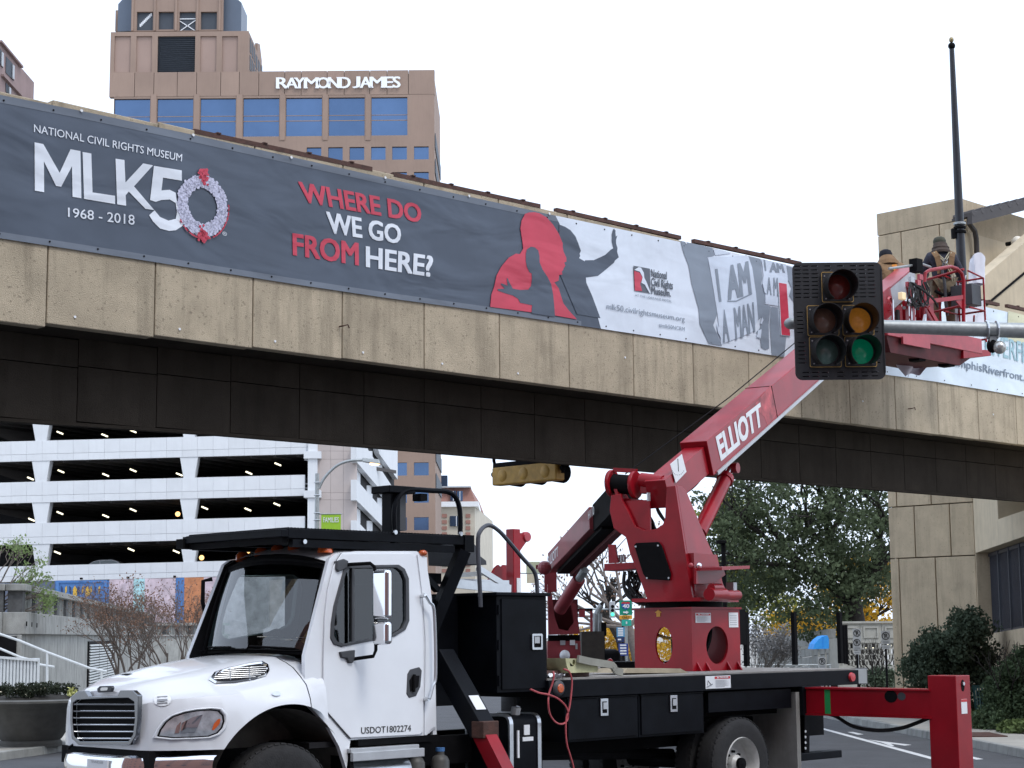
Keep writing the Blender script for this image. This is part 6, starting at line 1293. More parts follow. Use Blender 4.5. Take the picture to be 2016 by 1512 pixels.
for i in range(11):
    x = 1786+r_.uniform(0, 30); pts = [g2(x, 548+r_.uniform(0, 10), 2.75), g2(x-r_.uniform(0, 8), 575+r_.uniform(-5, 10), 2.68), g2(x+r_.uniform(-6, 12), 600+r_.uniform(-8, 6), 2.7), g2(x+r_.uniform(6, 22), 592+r_.uniform(-20, 14), 2.74), g2(x+r_.uniform(4, 16), 555, 2.8)]; mb.tube(smooth_path(pts, 4), .013, 5)
o = mb.build('hose_bundle', M_rubber, bk, smooth=True); o['kind'] = 'stuff'
for px, py in ((1808, 556), (1812, 545), (1795, 550)): a = g2(px, py, 2.72); T().box(a.x-.05, a.x+.05, 2.70, 2.75, a.z-.05, a.z+.04).build('valve', M_redfade if px > 1800 else M_silver, bk)
T().tube([g2(1750, 529, 3.0), g2(1800, 522, 3.0), g2(1815, 520, 3.0), g2(1832, 526, 3.0)], .022, 6).build('control_arm', M_steel, bk); a = g2(1806, 524, 2.95); T().box(a.x-.09, a.x+.09, 2.9, 3.05, a.z-.1, a.z+.12).build('control_head', M_blackm, bk)
T().prism([g2(*p, 2.78) for p in ((1824, 630), (1822, 642), (1818, 645), (1824, 618))], (0, .05, 0)).build('filter', M_alu, bk)
for x, y, w_, h_, m, t in ((1786, 612, 9, 40, M_red, 2.86), (1800, 622, 7, 44, M_redfade, 2.84), (1770, 626, 6, 34, M_rubber, 2.82), (1812, 612, 5, 30, M_red, 2.9), (1793, 560, 10, 12, M_redfade, 2.8), (1806, 566, 6, 14, M_silver, 2.8), (1782, 640, 60, 10, M_redfade, 2.84), (1764, 612, 20, 8, M_redfade, 2.86)):
    a, b = g2(x-w_/2, y-h_/2, t), g2(x+w_/2, y+h_/2, t); T().box(a.x, b.x, t, t+.06, b.z, a.z).build('mount_link', m, bk, bevel=.008)
for x, y in ((1797, 575), (1803, 586), (1789, 600), (1816, 600), (1780, 606)): T().cyl(g2(x, y, 2.7), g2(x, y, 2.82), .028, n=8).build('coupling', M_alu, bk)
T().beam(g2(1826, 604, 2.8), g2(1802, 588, 2.8), .04, .05).build('hose_guard', M_red, bk); T().tube(smooth_path([g2(1800, 560, 2.7), g2(1822, 575, 2.66), g2(1838, 590, 2.7), g2(1846, 604, 2.75)]), .02, 6).build('hose', M_rubber, bk, smooth=True)
# ================================================================== people in the basket
def skin(name, verts, edges, m, parent, fr, sub=2, root=0):
    pm_ = FRAME[parent.name].inverted() @ fr.m
    me = bpy.data.meshes.new(name); me.from_pydata([tuple(pm_ @ Vector(v[:3])) for v in verts], edges, []); o = bpy.data.objects.new(name, me); COL.objects.link(o); o.parent = parent; FRAME[o.name] = FRAME[parent.name]
    o.modifiers.new('skin', 'SKIN'); d = me.skin_vertices[0].data
    for i, v in enumerate(verts): r = v[3]; d[i].radius = (r, v[4] if len(v) > 4 else r); d[i].use_root = (i == root)
    ss_ = o.modifiers.new('smooth', 'SUBSURF'); ss_.levels = sub; ss_.render_levels = sub
    me.materials.append(m); return o
M_skin = mat('skin', (.42, .26, .19), .55, var=.06); M_duck = mat('brown duck canvas', (.21, .125, .062), .9, var=.18, scale=9, bump=.2); M_khaki = mat('khaki trousers', (.16, .125, .08), .9, var=.18, scale=8, bump=.2); M_navy = mat('navy fleece', (.035, .037, .055), .92, var=.2, scale=12); M_cap = mat('olive grey cap', (.06, .062, .045), .9, var=.2); M_hoodb = mat('brown hood fabric', (.065, .048, .04), .95, var=.25, scale=14); M_knit = mat('black knit hat', (.012, .014, .022), .95, var=.3, scale=20); M_strap = mat('cream harness webbing', (.42, .38, .27), .85, var=.15); M_glv = mat('dark work glove', (.04, .038, .045), .8, var=.2); M_boot = mat('brown boots', (.09, .05, .03), .7, var=.2); M_eye = mat('eye white', (.7, .7, .68), .3, var=0)
def hand(name, F, wrist, dirv, palm_n, m, parent, side=1, curl=.5):
    """palm and five fingers, slightly curled"""
    w_ = Vector(wrist); d = Vector(dirv).normalized(); n_ = Vector(palm_n); n_ = (n_-d*n_.dot(d)).normalized(); s_ = d.cross(n_)*side
    o = MB(F); o.hexa([w_-s_*.035-n_*.014, w_+s_*.035-n_*.014, w_+s_*.035+n_*.014, w_-s_*.035+n_*.014, w_+d*.095-s_*.043-n_*.012, w_+d*.095+s_*.043-n_*.012, w_+d*.095+s_*.043+n_*.012, w_+d*.095-s_*.043+n_*.012])
    for k, (off, ln) in enumerate(((-.032, .062), (-.011, .078), (.011, .085), (.032, .078))):
        p = w_+d*.09+s_*off; q = p+(d*math.cos(curl*.5)+n_*math.sin(curl*.5))*ln*.45; r = q+(d*math.cos(curl*1.3)+n_*math.sin(curl*1.3))*ln*.33; u = r+(d*math.cos(curl*2)+n_*math.sin(curl*2))*ln*.25; o.tube([p, q, r, u], [.0105, .0098, .009, .007], 6)
    p = w_+d*.03+s_*.035; o.tube([p, p+(d*.6+s_*.6+n_*.3)*.04, p+(d*1.1+s_*.55+n_*.6)*.065], [.013, .0115, .008], 6)
    return o.build(name, m, parent, smooth=True)
def person(label, s, t, z, yaw, pose, hatm, jm, tm, loc_deg=0):
    F = Fr(m=TF.m @ Matrix.Translation((s, t, z)) @ Matrix.Rotation(math.radians(yaw), 4, 'Z'))   # local +Y is the way the person faces
    r = thing('person', label, 'person', F, group='workers in the lift basket'); J = pose
    V = lambda k, rad, rad2=None: (*J[k], rad) if rad2 is None else (*J[k], rad, rad2)
    names = [('pelvis', .13), ('belly', .125), ('chest', .14), ('neck0', .065), ('neck', .055), ('head0', .075), ('head1', .095), ('head2', .07), ('shL', .07), ('elL', .045), ('wrL', .032), ('shR', .07), ('elR', .045), ('wrR', .032), ('hipL', .095), ('knL', .06), ('anL', .042), ('toL', .035), ('hipR', .095), ('knR', .06), ('anR', .042), ('toR', .035)]
    ix = {n_: i for i, (n_, _) in enumerate(names)}
    E_ = [('pelvis', 'belly'), ('belly', 'chest'), ('chest', 'neck0'), ('neck0', 'neck'), ('neck', 'head0'), ('head0', 'head1'), ('head1', 'head2'), ('chest', 'shL'), ('shL', 'elL'), ('elL', 'wrL'), ('chest', 'shR'), ('shR', 'elR'), ('elR', 'wrR'), ('pelvis', 'hipL'), ('hipL', 'knL'), ('knL', 'anL'), ('anL', 'toL'), ('pelvis', 'hipR'), ('hipR', 'knR'), ('knR', 'anR'), ('anR', 'toR')]
    skin('body', [V(n_, rr) for n_, rr in names], [(ix[a], ix[b]) for a, b in E_], M_skin, r, F)
    jn = [('pelvis', .18), ('belly', .185), ('chest', .195), ('neck0', .095), ('shL', .115), ('elL', .088), ('wrL', .062), ('shR', .115), ('elR', .088), ('wrR', .062)]; ji = {n_: i for i, (n_, _) in enumerate(jn)}
    skin('jacket', [V(n_, rr) for n_, rr in jn], [(ji[a], ji[b]) for a, b in (('pelvis', 'belly'), ('belly', 'chest'), ('chest', 'neck0'), ('chest', 'shL'), ('shL', 'elL'), ('elL', 'wrL'), ('chest', 'shR'), ('shR', 'elR'), ('elR', 'wrR'))], jm, r, F)
    tn = [('pelvis', .175), ('hipL', .125), ('knL', .09), ('anL', .075), ('hipR', .125), ('knR', .09), ('anR', .075)]; ti = {n_: i for i, (n_, _) in enumerate(tn)}
    skin('trousers', [V(n_, rr) for n_, rr in tn], [(ti[a], ti[b]) for a, b in (('pelvis', 'hipL'), ('hipL', 'knL'), ('knL', 'anL'), ('pelvis', 'hipR'), ('hipR', 'knR'), ('knR', 'anR'))], tm, r, F)
    for sd in 'LR':
        a, b = Vector(J['an'+sd]), Vector(J['to'+sd]); skin('boot', [(*(a+Vector((0, -.03, .06))), .062), (*(a+Vector((0, -.03, -.02))), .06), (*b, .048)], [(0, 1), (1, 2)], M_boot, r, F)
        w_, e_ = Vector(J['wr'+sd]), Vector(J['el'+sd]); hand('glove', F, w_, (w_-e_)+Vector((0, .05, 0)), (-1 if sd == 'R' else 1, 0, -.3), M_glv, r, 1 if sd == 'R' else -1)
    h1 = Vector(J['head1']); h2 = Vector(J['head2']); up = (h2-Vector(J['head0'])).normalized(); fw_ = Vector((0, 1, 0)); fw_ = (fw_-up*fw_.dot(up)).normalized(); sx_ = fw_.cross(up)
    MB(F).ball(h1+fw_*.10-up*.02, .022, (.8, 1, 1.2), 8, 6).build('nose', M_skin, r, smooth=True)
    for k in (-1, 1): MB(F).ball(h1+fw_*.088+sx_*k*.032+up*.01, .013, n=8, m=6).build('eye', M_eye, r, smooth=True); MB(F).ball(h1+sx_*k*.094-up*.01, .028, (.35, .8, 1.2), 8, 6).build('ear', M_skin, r, smooth=True)
    MB(F).ball(h1+fw_*.092-up*.062, .02, (1.3, .5, .4), 8, 6).build('mouth', mat('lips', (.35, .15, .13), .5, var=0), r, smooth=True)
    return r, F, h1, up, fw_
J2 = dict(pelvis=(0, 0, .98), belly=(0, .0, 1.16), chest=(0, .02, 1.36), neck0=(0, .03, 1.50), neck=(0, .05, 1.55), head0=(0, .07, 1.60), head1=(.005, .08, 1.68), head2=(.005, .08, 1.75), shL=(-.20, .02, 1.42), elL=(-.27, .18, 1.18), wrL=(-.17, .40, 1.20), shR=(.20, .02, 1.42), elR=(.35, .08, 1.17), wrR=(.44, .26, .98), hipL=(-.10, 0, .92), knL=(-.13, .02, .50), anL=(-.14, 0, .10), toL=(-.15, .15, .05), hipR=(.10, 0, .92), knR=(.12, .02, .50), anR=(.13, 0, .10), toR=(.15, .15, .05))
p2s = TF.y(1852, 480, 3.62).x
pr2, F2, h, up, fw_ = person('worker standing at the basket rail in cap, navy sleeves and brown bib with harness', p2s, 3.62, 7.09, -42, J2, M_cap, M_navy, M_khaki)
MB(F2).lathe([(.102, -.03), (.112, .0), (.112, .04), (.09, .085), (.05, .105), (0, .11)], h+Vector((0, 0, .03)), (0, 0, 1), 18).build('cap', M_cap, pr2, smooth=True); MB(F2).ball(h+Vector((0, .13, .02)), .07, (1, 1, .15)).build('cap_brim', M_cap, pr2, smooth=True)
MB(F2).lathe([(.17, -.20), (.175, -.16), (.15, -.12), (.155, -.09), (.13, -.06), (.125, -.02), (.11, .0)], h+Vector((0, -.03, .01)), (0, .1, 1), 18).build('hood', M_hoodb, pr2, smooth=True)
# bib overall panel and straps on the back
def back_strap(pts, w_, m, name='strap'):
    mb = MB(F2); P = [Vector(p) for p in pts]
    for a, b in zip(P, P[1:]): mb.beam(a, b, w_, .012, (0, -1, 0))
    return mb.build(name, m, pr2)
back_strap([(-.17, -.13, 1.50), (-.13, -.195, 1.40), (-.10, -.205, 1.24), (-.09, -.185, 1.10)], .10, M_duck, 'bib_strap'); back_strap([(.17, -.13, 1.50), (.13, -.195, 1.40), (.10, -.205, 1.24), (.09, -.185, 1.10)], .10, M_duck, 'bib_strap')
for dx in (-.02, .02):
    back_strap([(-.15+dx, -.14, 1.49), (-.02+dx, -.22, 1.33), (.10+dx, -.215, 1.12), (.17+dx, -.14, .93), (.21+dx, -.02, .82)], .016, M_strap, 'harness_strap'); back_strap([(.12+dx, -.15, 1.49), (.0+dx, -.222, 1.33), (-.05+dx, -.22, 1.20)], .016, M_strap, 'harness_strap')
MB(F2).tube([(0.03*math.cos(a), -.235, 1.31+.04*math.sin(a)) for a in [i*.5236 for i in range(13)]], .008, 6).build('harness_ring', M_alu, pr2)
MB(F2).tube(smooth_path([(-.02, -.21, 1.28), (-.06, -.22, 1.15), (-.03, -.23, .9), (-.02, -.22, .6), (.0, -.2, .35)]), .028, 8).build('lanyard', M_trim, pr2, smooth=True)
MB(F2).tube(smooth_path([(-.18, -.14, .80), (-.05, -.2, .72), (.1, -.18, .76), (.2, -.08, .90)]), .03, 8).build('leg_strap', M_blackm, pr2, smooth=True)
J1 = dict(J2); J1.update(pelvis=(0, -.16, .74), belly=(0, -.08, .90), chest=(0, .04, 1.06), neck0=(0, .12, 1.19), neck=(0, .15, 1.24), head0=(0, .18, 1.28), head1=(0, .20, 1.35), head2=(0, .21, 1.42), shL=(-.20, .06, 1.11), elL=(-.30, .2, .88), wrL=(-.18, .42, .85), shR=(.20, .06, 1.11), elR=(.30, .2, .88), wrR=(.2, .43, .9), hipL=(-.10, -.14, .70), knL=(-.14, .18, .44), anL=(-.14, -.04, .10), toL=(-.15, .12, .05), hipR=(.10, -.14, .70), knR=(.14, .18, .44), anR=(.14, -.04, .10), toR=(.15, .12, .05))
p1 = TF.y(1741, 500, 4.0)
pr1, F1, h, up, fw_ = person('worker bending down in the basket in black knit hat and brown canvas coat', p1.x+.12, 3.98, 7.12, -40, J1, M_knit, M_duck, M_duck)
MB(F1).lathe([(.108, -.05), (.116, -.01), (.115, .03), (.095, .08), (.05, .105), (0, .11)], h+Vector((0, 0, .02)), (0, .1, 1), 18).build('knit_hat', M_knit, pr1, smooth=True)
MB(F1).lathe([(.21, -.22), (.20, -.15), (.165, -.10), (.14, -.05), (.118, -.02)], h+Vector((0, -.05, .0)), (0, .25, 1), 18).build('hood', M_duck, pr1, smooth=True)
MB(F1).prism([(-.03, -.20, 1.12), (.05, -.21, 1.13), (.09, -.25, .95), (.02, -.25, .93)], (0, -.02, 0)).build('vest_tab', mat('orange hi-vis', (.75, .28, .03), .6, var=.1), pr1)
# plastic sheeting in the basket
M_plas = mat('white plastic sheet', (.66, .66, .72), .35, var=.08, scale=3, bump=.25, bscale=5)
pw = thing('plastic_roll', 'white rolled plastic held upright at the right end of the basket', 'plastic sheet', TF, (17.2, 3.55, 6.95), 'plastic sheeting in the basket')
c0, c1 = TF.y(1922, 560, 3.55), TF.y(1925, 505, 3.55); r_ = random.Random(9)
mb = MB(TF); mb.grid(lambda u, v: (c0.lerp(c1, v)+Vector((.17*math.cos(2*math.pi*u)*(1+.15*math.sin(5*u*6.28+v*4))*(1-.15*v*v), .13*math.sin(2*math.pi*u), .05*math.sin(4*math.pi*u)*(v > .8)))), 26, 10); mb.flat([c1+Vector((.145*math.cos(a), .12*math.sin(a), .02*math.sin(2*a))) for a in [i*.4488 for i in range(14)]]); mb.build('sheet', M_plas, pw, smooth=True)
pv = thing('plastic_sheet', 'white plastic sheet hanging beside the standing worker in the basket', 'plastic sheet', TF, (16.9, 3.5, 6.95), 'plastic sheeting in the basket')
q = [TF.y(px, py, 3.5) for px, py in ((1876, 545), (1902, 542), (1908, 640), (1872, 650))]
MB(TF).grid(lambda u, v: q[0].lerp(q[1], u).lerp(q[3].lerp(q[2], u), v)+Vector((0, .05*math.sin(6*u+3*v)+.03*math.sin(9*v), 0)), 12, 18).build('sheet', M_plas, pv, smooth=True)
q2 = [TF.y(px, py, 3.7) for px, py in ((1903, 600), (1940, 590), (1936, 655), (1905, 655))]; MB(TF).grid(lambda u, v: q2[0].lerp(q2[1], u).lerp(q2[3].lerp(q2[2], u), v)+Vector((0, .04*math.sin(7*u+5*v), 0)), 10, 10).build('sheet', M_plas, pv, smooth=True)
ph = thing('plastic_tail', 'crumpled white plastic hanging out under the basket floor', 'plastic sheet', TF, (15.6, 3.7, 6.5), 'plastic sheeting in the basket')
q3 = [TF.y(px, py, 3.86) for px, py in ((1762, 695), (1850, 692), (1812, 735), (1778, 742))]; MB(TF).grid(lambda u, v: q3[0].lerp(q3[1], u).lerp(q3[3].lerp(q3[2], u), v)+Vector((0, .06*math.sin(8*u+4*v), .03*math.sin(14*u)*v)), 18, 12).build('sheet', mat('pinkish white plastic', (.60, .55, .62), .4, var=.1, scale=4, bump=.3, bscale=6), ph, smooth=True)
# ================================================================== second boom truck beyond the bridge
t2 = thing('boom_truck', 'second red boom truck parked beyond the bridge with its boom aimed at the viewer', 'boom truck', WF, (.9, 33, 0), 'boom trucks at the bridge')
e0, e1 = WF.y(1108, 1108, 31.0), WF.y(1222, 990, 25.6); d2 = (e1-e0).normalized(); y2 = Vector((-d2.y, d2.x, 0)).normalized(); z2 = d2.cross(y2)
B2F = Fr(m=Matrix(((d2.x, y2.x, z2.x, e0.x), (d2.y, y2.y, z2.y, e0.y), (d2.z, y2.z, z2.z, e0.z), (0, 0, 0, 1)))); L2 = (e1-e0).length
M_red2 = mat('dusty red paint', (.27, .04, .05), .45, var=.2, scale=3, coat=.2)
def B2(): return MB(B2F)
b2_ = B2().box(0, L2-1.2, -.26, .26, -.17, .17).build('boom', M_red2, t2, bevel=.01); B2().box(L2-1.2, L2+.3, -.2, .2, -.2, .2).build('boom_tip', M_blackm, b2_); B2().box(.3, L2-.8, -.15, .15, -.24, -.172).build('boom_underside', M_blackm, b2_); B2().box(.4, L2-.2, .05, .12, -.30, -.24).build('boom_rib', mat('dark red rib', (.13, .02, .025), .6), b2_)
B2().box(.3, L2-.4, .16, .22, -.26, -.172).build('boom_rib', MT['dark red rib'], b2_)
sd = -.262
face = lambda px, py: B2F.y(px, py, sd)
fy = sd
def b2txt(txt, tl, tr_2, bl, br):
    mb = B2(); text_on(mb, txt, face(*tl), face(*tr_2), face(*bl), face(*br), bold=.03); split_letters(mb, 'letter', M_sticker, b2_)
c_ = lambda x, y: (1060+x/8.4, 960+y/8.4)
b2txt('ELLIOTT', c_(148, 1160), c_(325, 970), c_(158, 1310), c_(328, 1120)); b2txt('H110', c_(822, 400), c_(920, 305), c_(824, 530), c_(925, 435))
bx_ = lambda name, m, x0, x1, y0, y1, Y, th=.4, par=None: pbox(name, m, par or t2, x0, x1, y0, y1, Y, th)
tw = MB().prism([WF.y(px, py, 30.6) for px, py in ((1078, 1150), (1086, 1165), (1092, 1215), (1100, 1238), (1118, 1242), (1130, 1225), (1124, 1185), (1134, 1190), (1142, 1248), (1080, 1250))], (0, .5, 0)).build('turret', M_red2, t2)
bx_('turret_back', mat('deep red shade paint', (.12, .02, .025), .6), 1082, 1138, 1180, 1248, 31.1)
a, b = WF.y(1102, 1200, 30.5), WF.y(1140, 1140, 29.9); MB().cyl(a, b, .11, n=14).build('lift_cylinder', M_red2, t2, smooth=True); MB().cyl(b, b+(b-a)*.3, .07).build('cylinder_rod', M_steel, t2)
bx_('pedestal', M_red2, 1078, 1143, 1262, 1302, 30.7, .8); bx_('slew_ring', M_blackm, 1080, 1142, 1250, 1262, 30.8, .7)
for x0_, x1_, y0_, y1_, m in ((1103, 1113, 1261, 1270, M_silver), (1122, 1132, 1260, 1270, M_sticker), (1133, 1137, 1267, 1278, M_silver)): bx_('decal', m, x0_, x1_, y0_, y1_, 30.68, .02)
MB().ball(WF.y(1112, 1290, 30.6), .09).build('light', M_sticker, t2); MB().ball(WF.y(1072, 1118, 30.4), .12).build('pivot', M_red2, t2); bx_('pivot_arm', M_red2, 1055, 1080, 1112, 1120, 30.5, .1); bx_('heel_frame', M_red2, 1072, 1096, 1125, 1165, 31.3, .3)
MB().box(-.2, 2.3, 29.6, 37, 1.15, 1.42).build('flatbed', M_blackm, t2)
bx_('cab_guard', mat('dirty dark box', (.045, .038, .03), .7, var=.3), 1145, 1190, 1243, 1302, 33, 1.2)
for px in (1172, 1180): MB().cyl(WF.y(px, 1245, 33.4), WF.y(px+.5, 1208, 33.4), .05, n=10).build('exhaust', M_steel, t2)
MB().tube([WF.y(1174, 1210, 33.4), WF.y(1178, 1200, 33.4), WF.y(1184, 1192, 33.4)], .05, 8).build('exhaust', M_steel, t2)
bx_('mirror', M_blackm, 1184, 1194, 1225, 1252, 33.2, .1); bx_('mirror_bracket', M_blackm, 1187, 1191, 1252, 1300, 33.2, .05); bx_('frame_post', M_red2, 1162, 1167, 1200, 1245, 33.6, .1); bx_('frame_beam', M_blackm, 1134, 1167, 1198, 1203, 33.6, .1); bx_('frame_part', M_red2, 1140, 1152, 1200, 1215, 33.5, .1)
bx_('deck_box', M_blackm, 1190, 1250, 1303, 1322, 31, .8); MB().lathe([(0, -.03), (.045, -.03), (.05, 0)], WF.y(1201, 1302, 30.8), (0, 1, 0), 10).build('tail_light', M_redlens, t2)
MB().box(0, 2.1, 35.5, 37.6, .6, 1.7).build('cab', M_blackm, t2, bevel=.1)
for x in (-.1, 2.2):
    for y in (30.6, 36.6): MB().lathe([(.28, -.13), (.50, -.13), (.52, -.09), (.52, .09), (.5, .13), (.28, .13)], (x, y, .52), (1, 0, 0), 24).build('wheel', M_rubber, t2, smooth=True)
# ================================================================== traffic signal and mast arm
SY = 19.0
SG = Fr((WF.y(1655, 632, SY).x, SY, WF.y(1655, 632, SY).z), 0)
ts = thing('traffic_signal', 'black five lamp traffic signal with louvred backplate and green lit lens', 'traffic signal', SG)
g = lambda px, py, y=0.: SG.y(px, py, y)
M_bp = mat('black powder coat', (.022, .023, .027), .5, var=.15, scale=6); M_gold = mat('aged yellow edge', (.42, .26, .08), .6, var=.2)
tl, br = g(1562, 515), g(1742, 749); sh = .026   # housings stand straight; photo lean comes from the lens
W2, H2 = .487, .645
cx, cz = (tl.x+br.x)/2, (tl.z+br.z)/2
hx = lambda x, y: (cx-W2+x/1040*2*W2, cz+H2-y/1315*2*H2)      # backplate pixels of the close-up -> metres
holes = []; fins = []
def slot(x, y, w_=78, h=12):
    a = hx(x-w_/2, y-h/2); b = hx(x+w_/2, y+h/2); fins.append((a[0], b[0], b[1], a[1])); holes.append([(a[0], 0, b[1]), (b[0], 0, b[1]), (b[0], 0, a[1]), (a[0], 0, a[1])])
for i in range(9):
    y = 38+i*44
    for x in ((60, 158, 258) if i > 1 else (60, 158, 258, 410, 560, 712)): slot(x, y)
    for x in (712, 812, 912) if i > 1 else (812, 912): slot(x, y)
for i in range(6):
    for x in (75, 935): slot(x, 560+i*45)
for i in range(6):
    for x in (80, 945): slot(x, 900+i*45)
for i in range(2):
    for x in (120, 232, 340, 520, 690, 800, 915): slot(x, 1232+i*44)
bp = MB(SG).prism([(cx+x, 0, cz+z) for x, z in rrect(-W2, W2, -H2, H2, .075, 5)], (0, .022, 0), holes).build('backplate', M_bp, ts)
mb = MB(SG)
for a, b, c, d in fins: mb.hexa([(a, .024, d-.001), (b, .024, d-.001), (b, .026, d+.001), (a, .026, d+.001), (a, .034, c-.001), (b, .034, c-.001), (b, .036, c+.001), (a, .036, c+.001)])
o = mb.build('louvre_fins', M_blackm, bp); o['kind'] = 'stuff'
for sx in (-1, 1): MB(SG).box(cx+sx*W2-.012 if sx > 0 else cx-W2, cx+W2 if sx > 0 else cx-W2+.012, -.012, -.001, cz-H2+.07, cz+H2-.07).build('backplate_rim', M_bp, bp)
M_vis = mat('visor inside black', (.014, .014, .015), .45, var=.1)
def lens_mat(n_, rgb, e): return mat(n_, rgb, .12, var=.12, scale=30, coat=.8, emit=e, bump=.05, bscale=120)
LM = {'red': lens_mat('red signal lens', (.22, .03, .022), 0), 'yarrow': lens_mat('dim amber lens', (.24, .13, .09), 0), 'amber': lens_mat('amber signal lens', (.62, .24, .03), .08), 'garrow': lens_mat('dim grey green lens', (.13, .22, .19), 0), 'green': lens_mat('green signal lens', (.0, .19, .095), .14)}
for nm, x, y in (('red', 510, 285), ('yarrow', 330, 660), ('amber', 735, 660), ('garrow', 345, 1010), ('green', 752, 1010)):
    X, Z = hx(x, y); a = .172
    hs_ = MB(SG).prism([(X+u, -.03, Z+v) for u, v in rrect(-a, a, -a+.004, a-.004, .02)], (0, .20, 0)).build('signal_head', M_bp, ts, bevel=.006)
    MB(SG).prism([(X+u, -.036, Z+v) for u, v in rrect(-a, a, -a+.004, a-.004, .02)], (0, .005, 0), [[(X+u, -.036, Z+v) for u, v in rrect(-a+.007, a-.007, -a+.011, a-.011, .016)]]).build('edge_line', M_gold, hs_)
    MB(SG).prism([(X+u, -.045, Z+v) for u, v in rrect(-a+.012, a-.012, -a+.016, a-.016, .03)], (0, .008, 0), [[(X+.150*math.cos(t), -.045, Z+.150*math.sin(t)) for t in [i*2*math.pi/28 for i in range(28)]]]).build('door', M_bp, hs_)
    MB(SG).lathe([(0, -.075), (.06, -.068), (.11, -.05), (.148, -.022)], (X, 0, Z), (0, 1, 0), 28).build('lens', LM[nm], hs_, smooth=True)
    n = 34; vs_ = []; fs_ = []
    for j in range(n+1):
        t = math.radians(-58+j*(296/n)); k = .26 if True else 0
        ed = math.sin(t); L_ = .25*(0.62+.38*max(0, min(1, (ed+1)/1.3))); r0 = .153; r1 = .160
        vs_ += [(X+r0*math.cos(t), -.03, Z+r0*math.sin(t)), (X+r1*math.cos(t)+.022, -.03-L_, Z+r1*math.sin(t)-.012), (X+(r1+.006)*math.cos(t)+.022, -.03-L_, Z+(r1+.006)*math.sin(t)-.012), (X+(r0+.008)*math.cos(t), -.03, Z+(r0+.008)*math.sin(t))]
    for j in range(n):
        for q in range(4): fs_.append((4*j+q, 4*j+(q+1) % 4, 4*j+4+(q+1) % 4, 4*j+4+q))
    MB(SG).add(vs_, fs_).build('visor', M_vis, hs_, smooth=True)
    for u, v in ((-.14, .12), (-.13, -.13), (.12, -.13)): MB(SG).cyl((X+u, -.045, Z+v), (X+u, -.052, Z+v), .008, n=8).build('screw', M_alu, hs_)
MB(SG).box(cx-.06, cx+.06, .17, .30, cz-.05, cz+.08).build('mounting_bracket', M_blackm, ts)
ay0 = SY+.36
am = thing('signal_mast_arm', 'grey galvanised steel mast arm holding the traffic signal', 'mast arm', WF, (9.5, ay0, 0))
a0, a1 = WF.y(1557, 637, ay0), WF.y(2016, 651, ay0); dd = (a1-a0)/(a1.x-a0.x)
P0_, P1_ = a0, a0+dd*(9.5-a0.x)
MB().tube([P0_, P0_.lerp(P1_, .35), P1_], [.062, .082, .12], 20).build('arm', M_steel, am, smooth=True); MB().ball(P0_, .065, (1.2, 1, 1)).build('end_cap', M_steel, am, smooth=True)
MB().tube([(9.5, ay0, 0), (9.5, ay0, P1_.z+.6)], [.17, .13], 20).build('pole', M_steel, am, smooth=True); MB().box(9.15, 9.85, ay0-.35, ay0+.35, 0, .05).build('base_plate', M_steel, am)
MB().box(SG.m.translation.x-.06, SG.m.translation.x+.06, ay0-.14, ay0-.055, P0_.z-.16, P0_.z+.12).build('clamp', M_steel, am)
dc = WF.y(1968, 684, ay0-.05)
de = thing('vehicle_detector', 'small silver ball detector clamped under the mast arm', 'detector', WF, tuple(dc))
MB().ball(dc, .073, n=18, m=12).build('ball', mat('frosted silver dome', (.55, .55, .53), .25, .6, var=.2, scale=20), de, smooth=True); MB().ball(dc+Vector((-.065, .06, .03)), .075, (.8, 1, 1.1)).build('body', M_blackm, de, smooth=True)
az_ = (a0+dd*(dc.x-.04-a0.x)).z
MB().box(dc.x-.10, dc.x-.02, ay0-.04, ay0+.04, az_-.16, az_-.08).build('bracket', M_steel, de)
for k in (-.11, .0): MB().tube([(dc.x-.01+k+.095*0, ay0+.1*math.cos(t), az_+.098*math.sin(t)) for t in [i*.5236 for i in range(13)]], .012, 6).build('clamp_band', M_alu, de)
# ================================================================== flagpole
fp0, fp1 = WF.y(1877, 97, 35), WF.y(1893, 590, 35)
fx = fp1.x+.03
fl_ = thing('flagpole', 'tall black flagpole with ball top standing on the bridge deck', 'flagpole', WF, (fx, 35, 7))
z_t = fp0.z; MB().tube([(fx, 35, 6.9), (fx, 35, 9.3), (fx, 35, 11), (fx, 35, z_t)], [.10, .095, .08, .05], 14).build('pole', mat('dark navy pole paint', (.016, .018, .024), .4, var=.2), fl_, smooth=True)
MB().ball((fx, 35, z_t+.07), .075).build('ball', M_blackm, fl_, smooth=True); MB().ball((fx, 35, z_t+.2), .05, (1, 1, 1.2)).build('finial', mat('brass ball', (.35, .28, .15), .4, .5, var=.1), fl_, smooth=True)
zb_ = WF.y(1890, 455, 35).z
for k in (-.05, .04, .12): MB().lathe([(.10, 0), (.125, .01), (.125, .05), (.10, .06)], (fx, 35, zb_+k), (0, 0, 1), 16).build('clamp_band', M_steel if k > .1 else M_blackm, fl_, smooth=True)
MB().box(fx-.17, fx-.09, 34.95, 35.05, zb_-.15, zb_+.05).build('cleat', M_blackm, fl_); MB().box(fx-.3, fx+.3, 34.7, 35.3, 6.88, 6.95).build('base_plate', M_blackm, fl_)
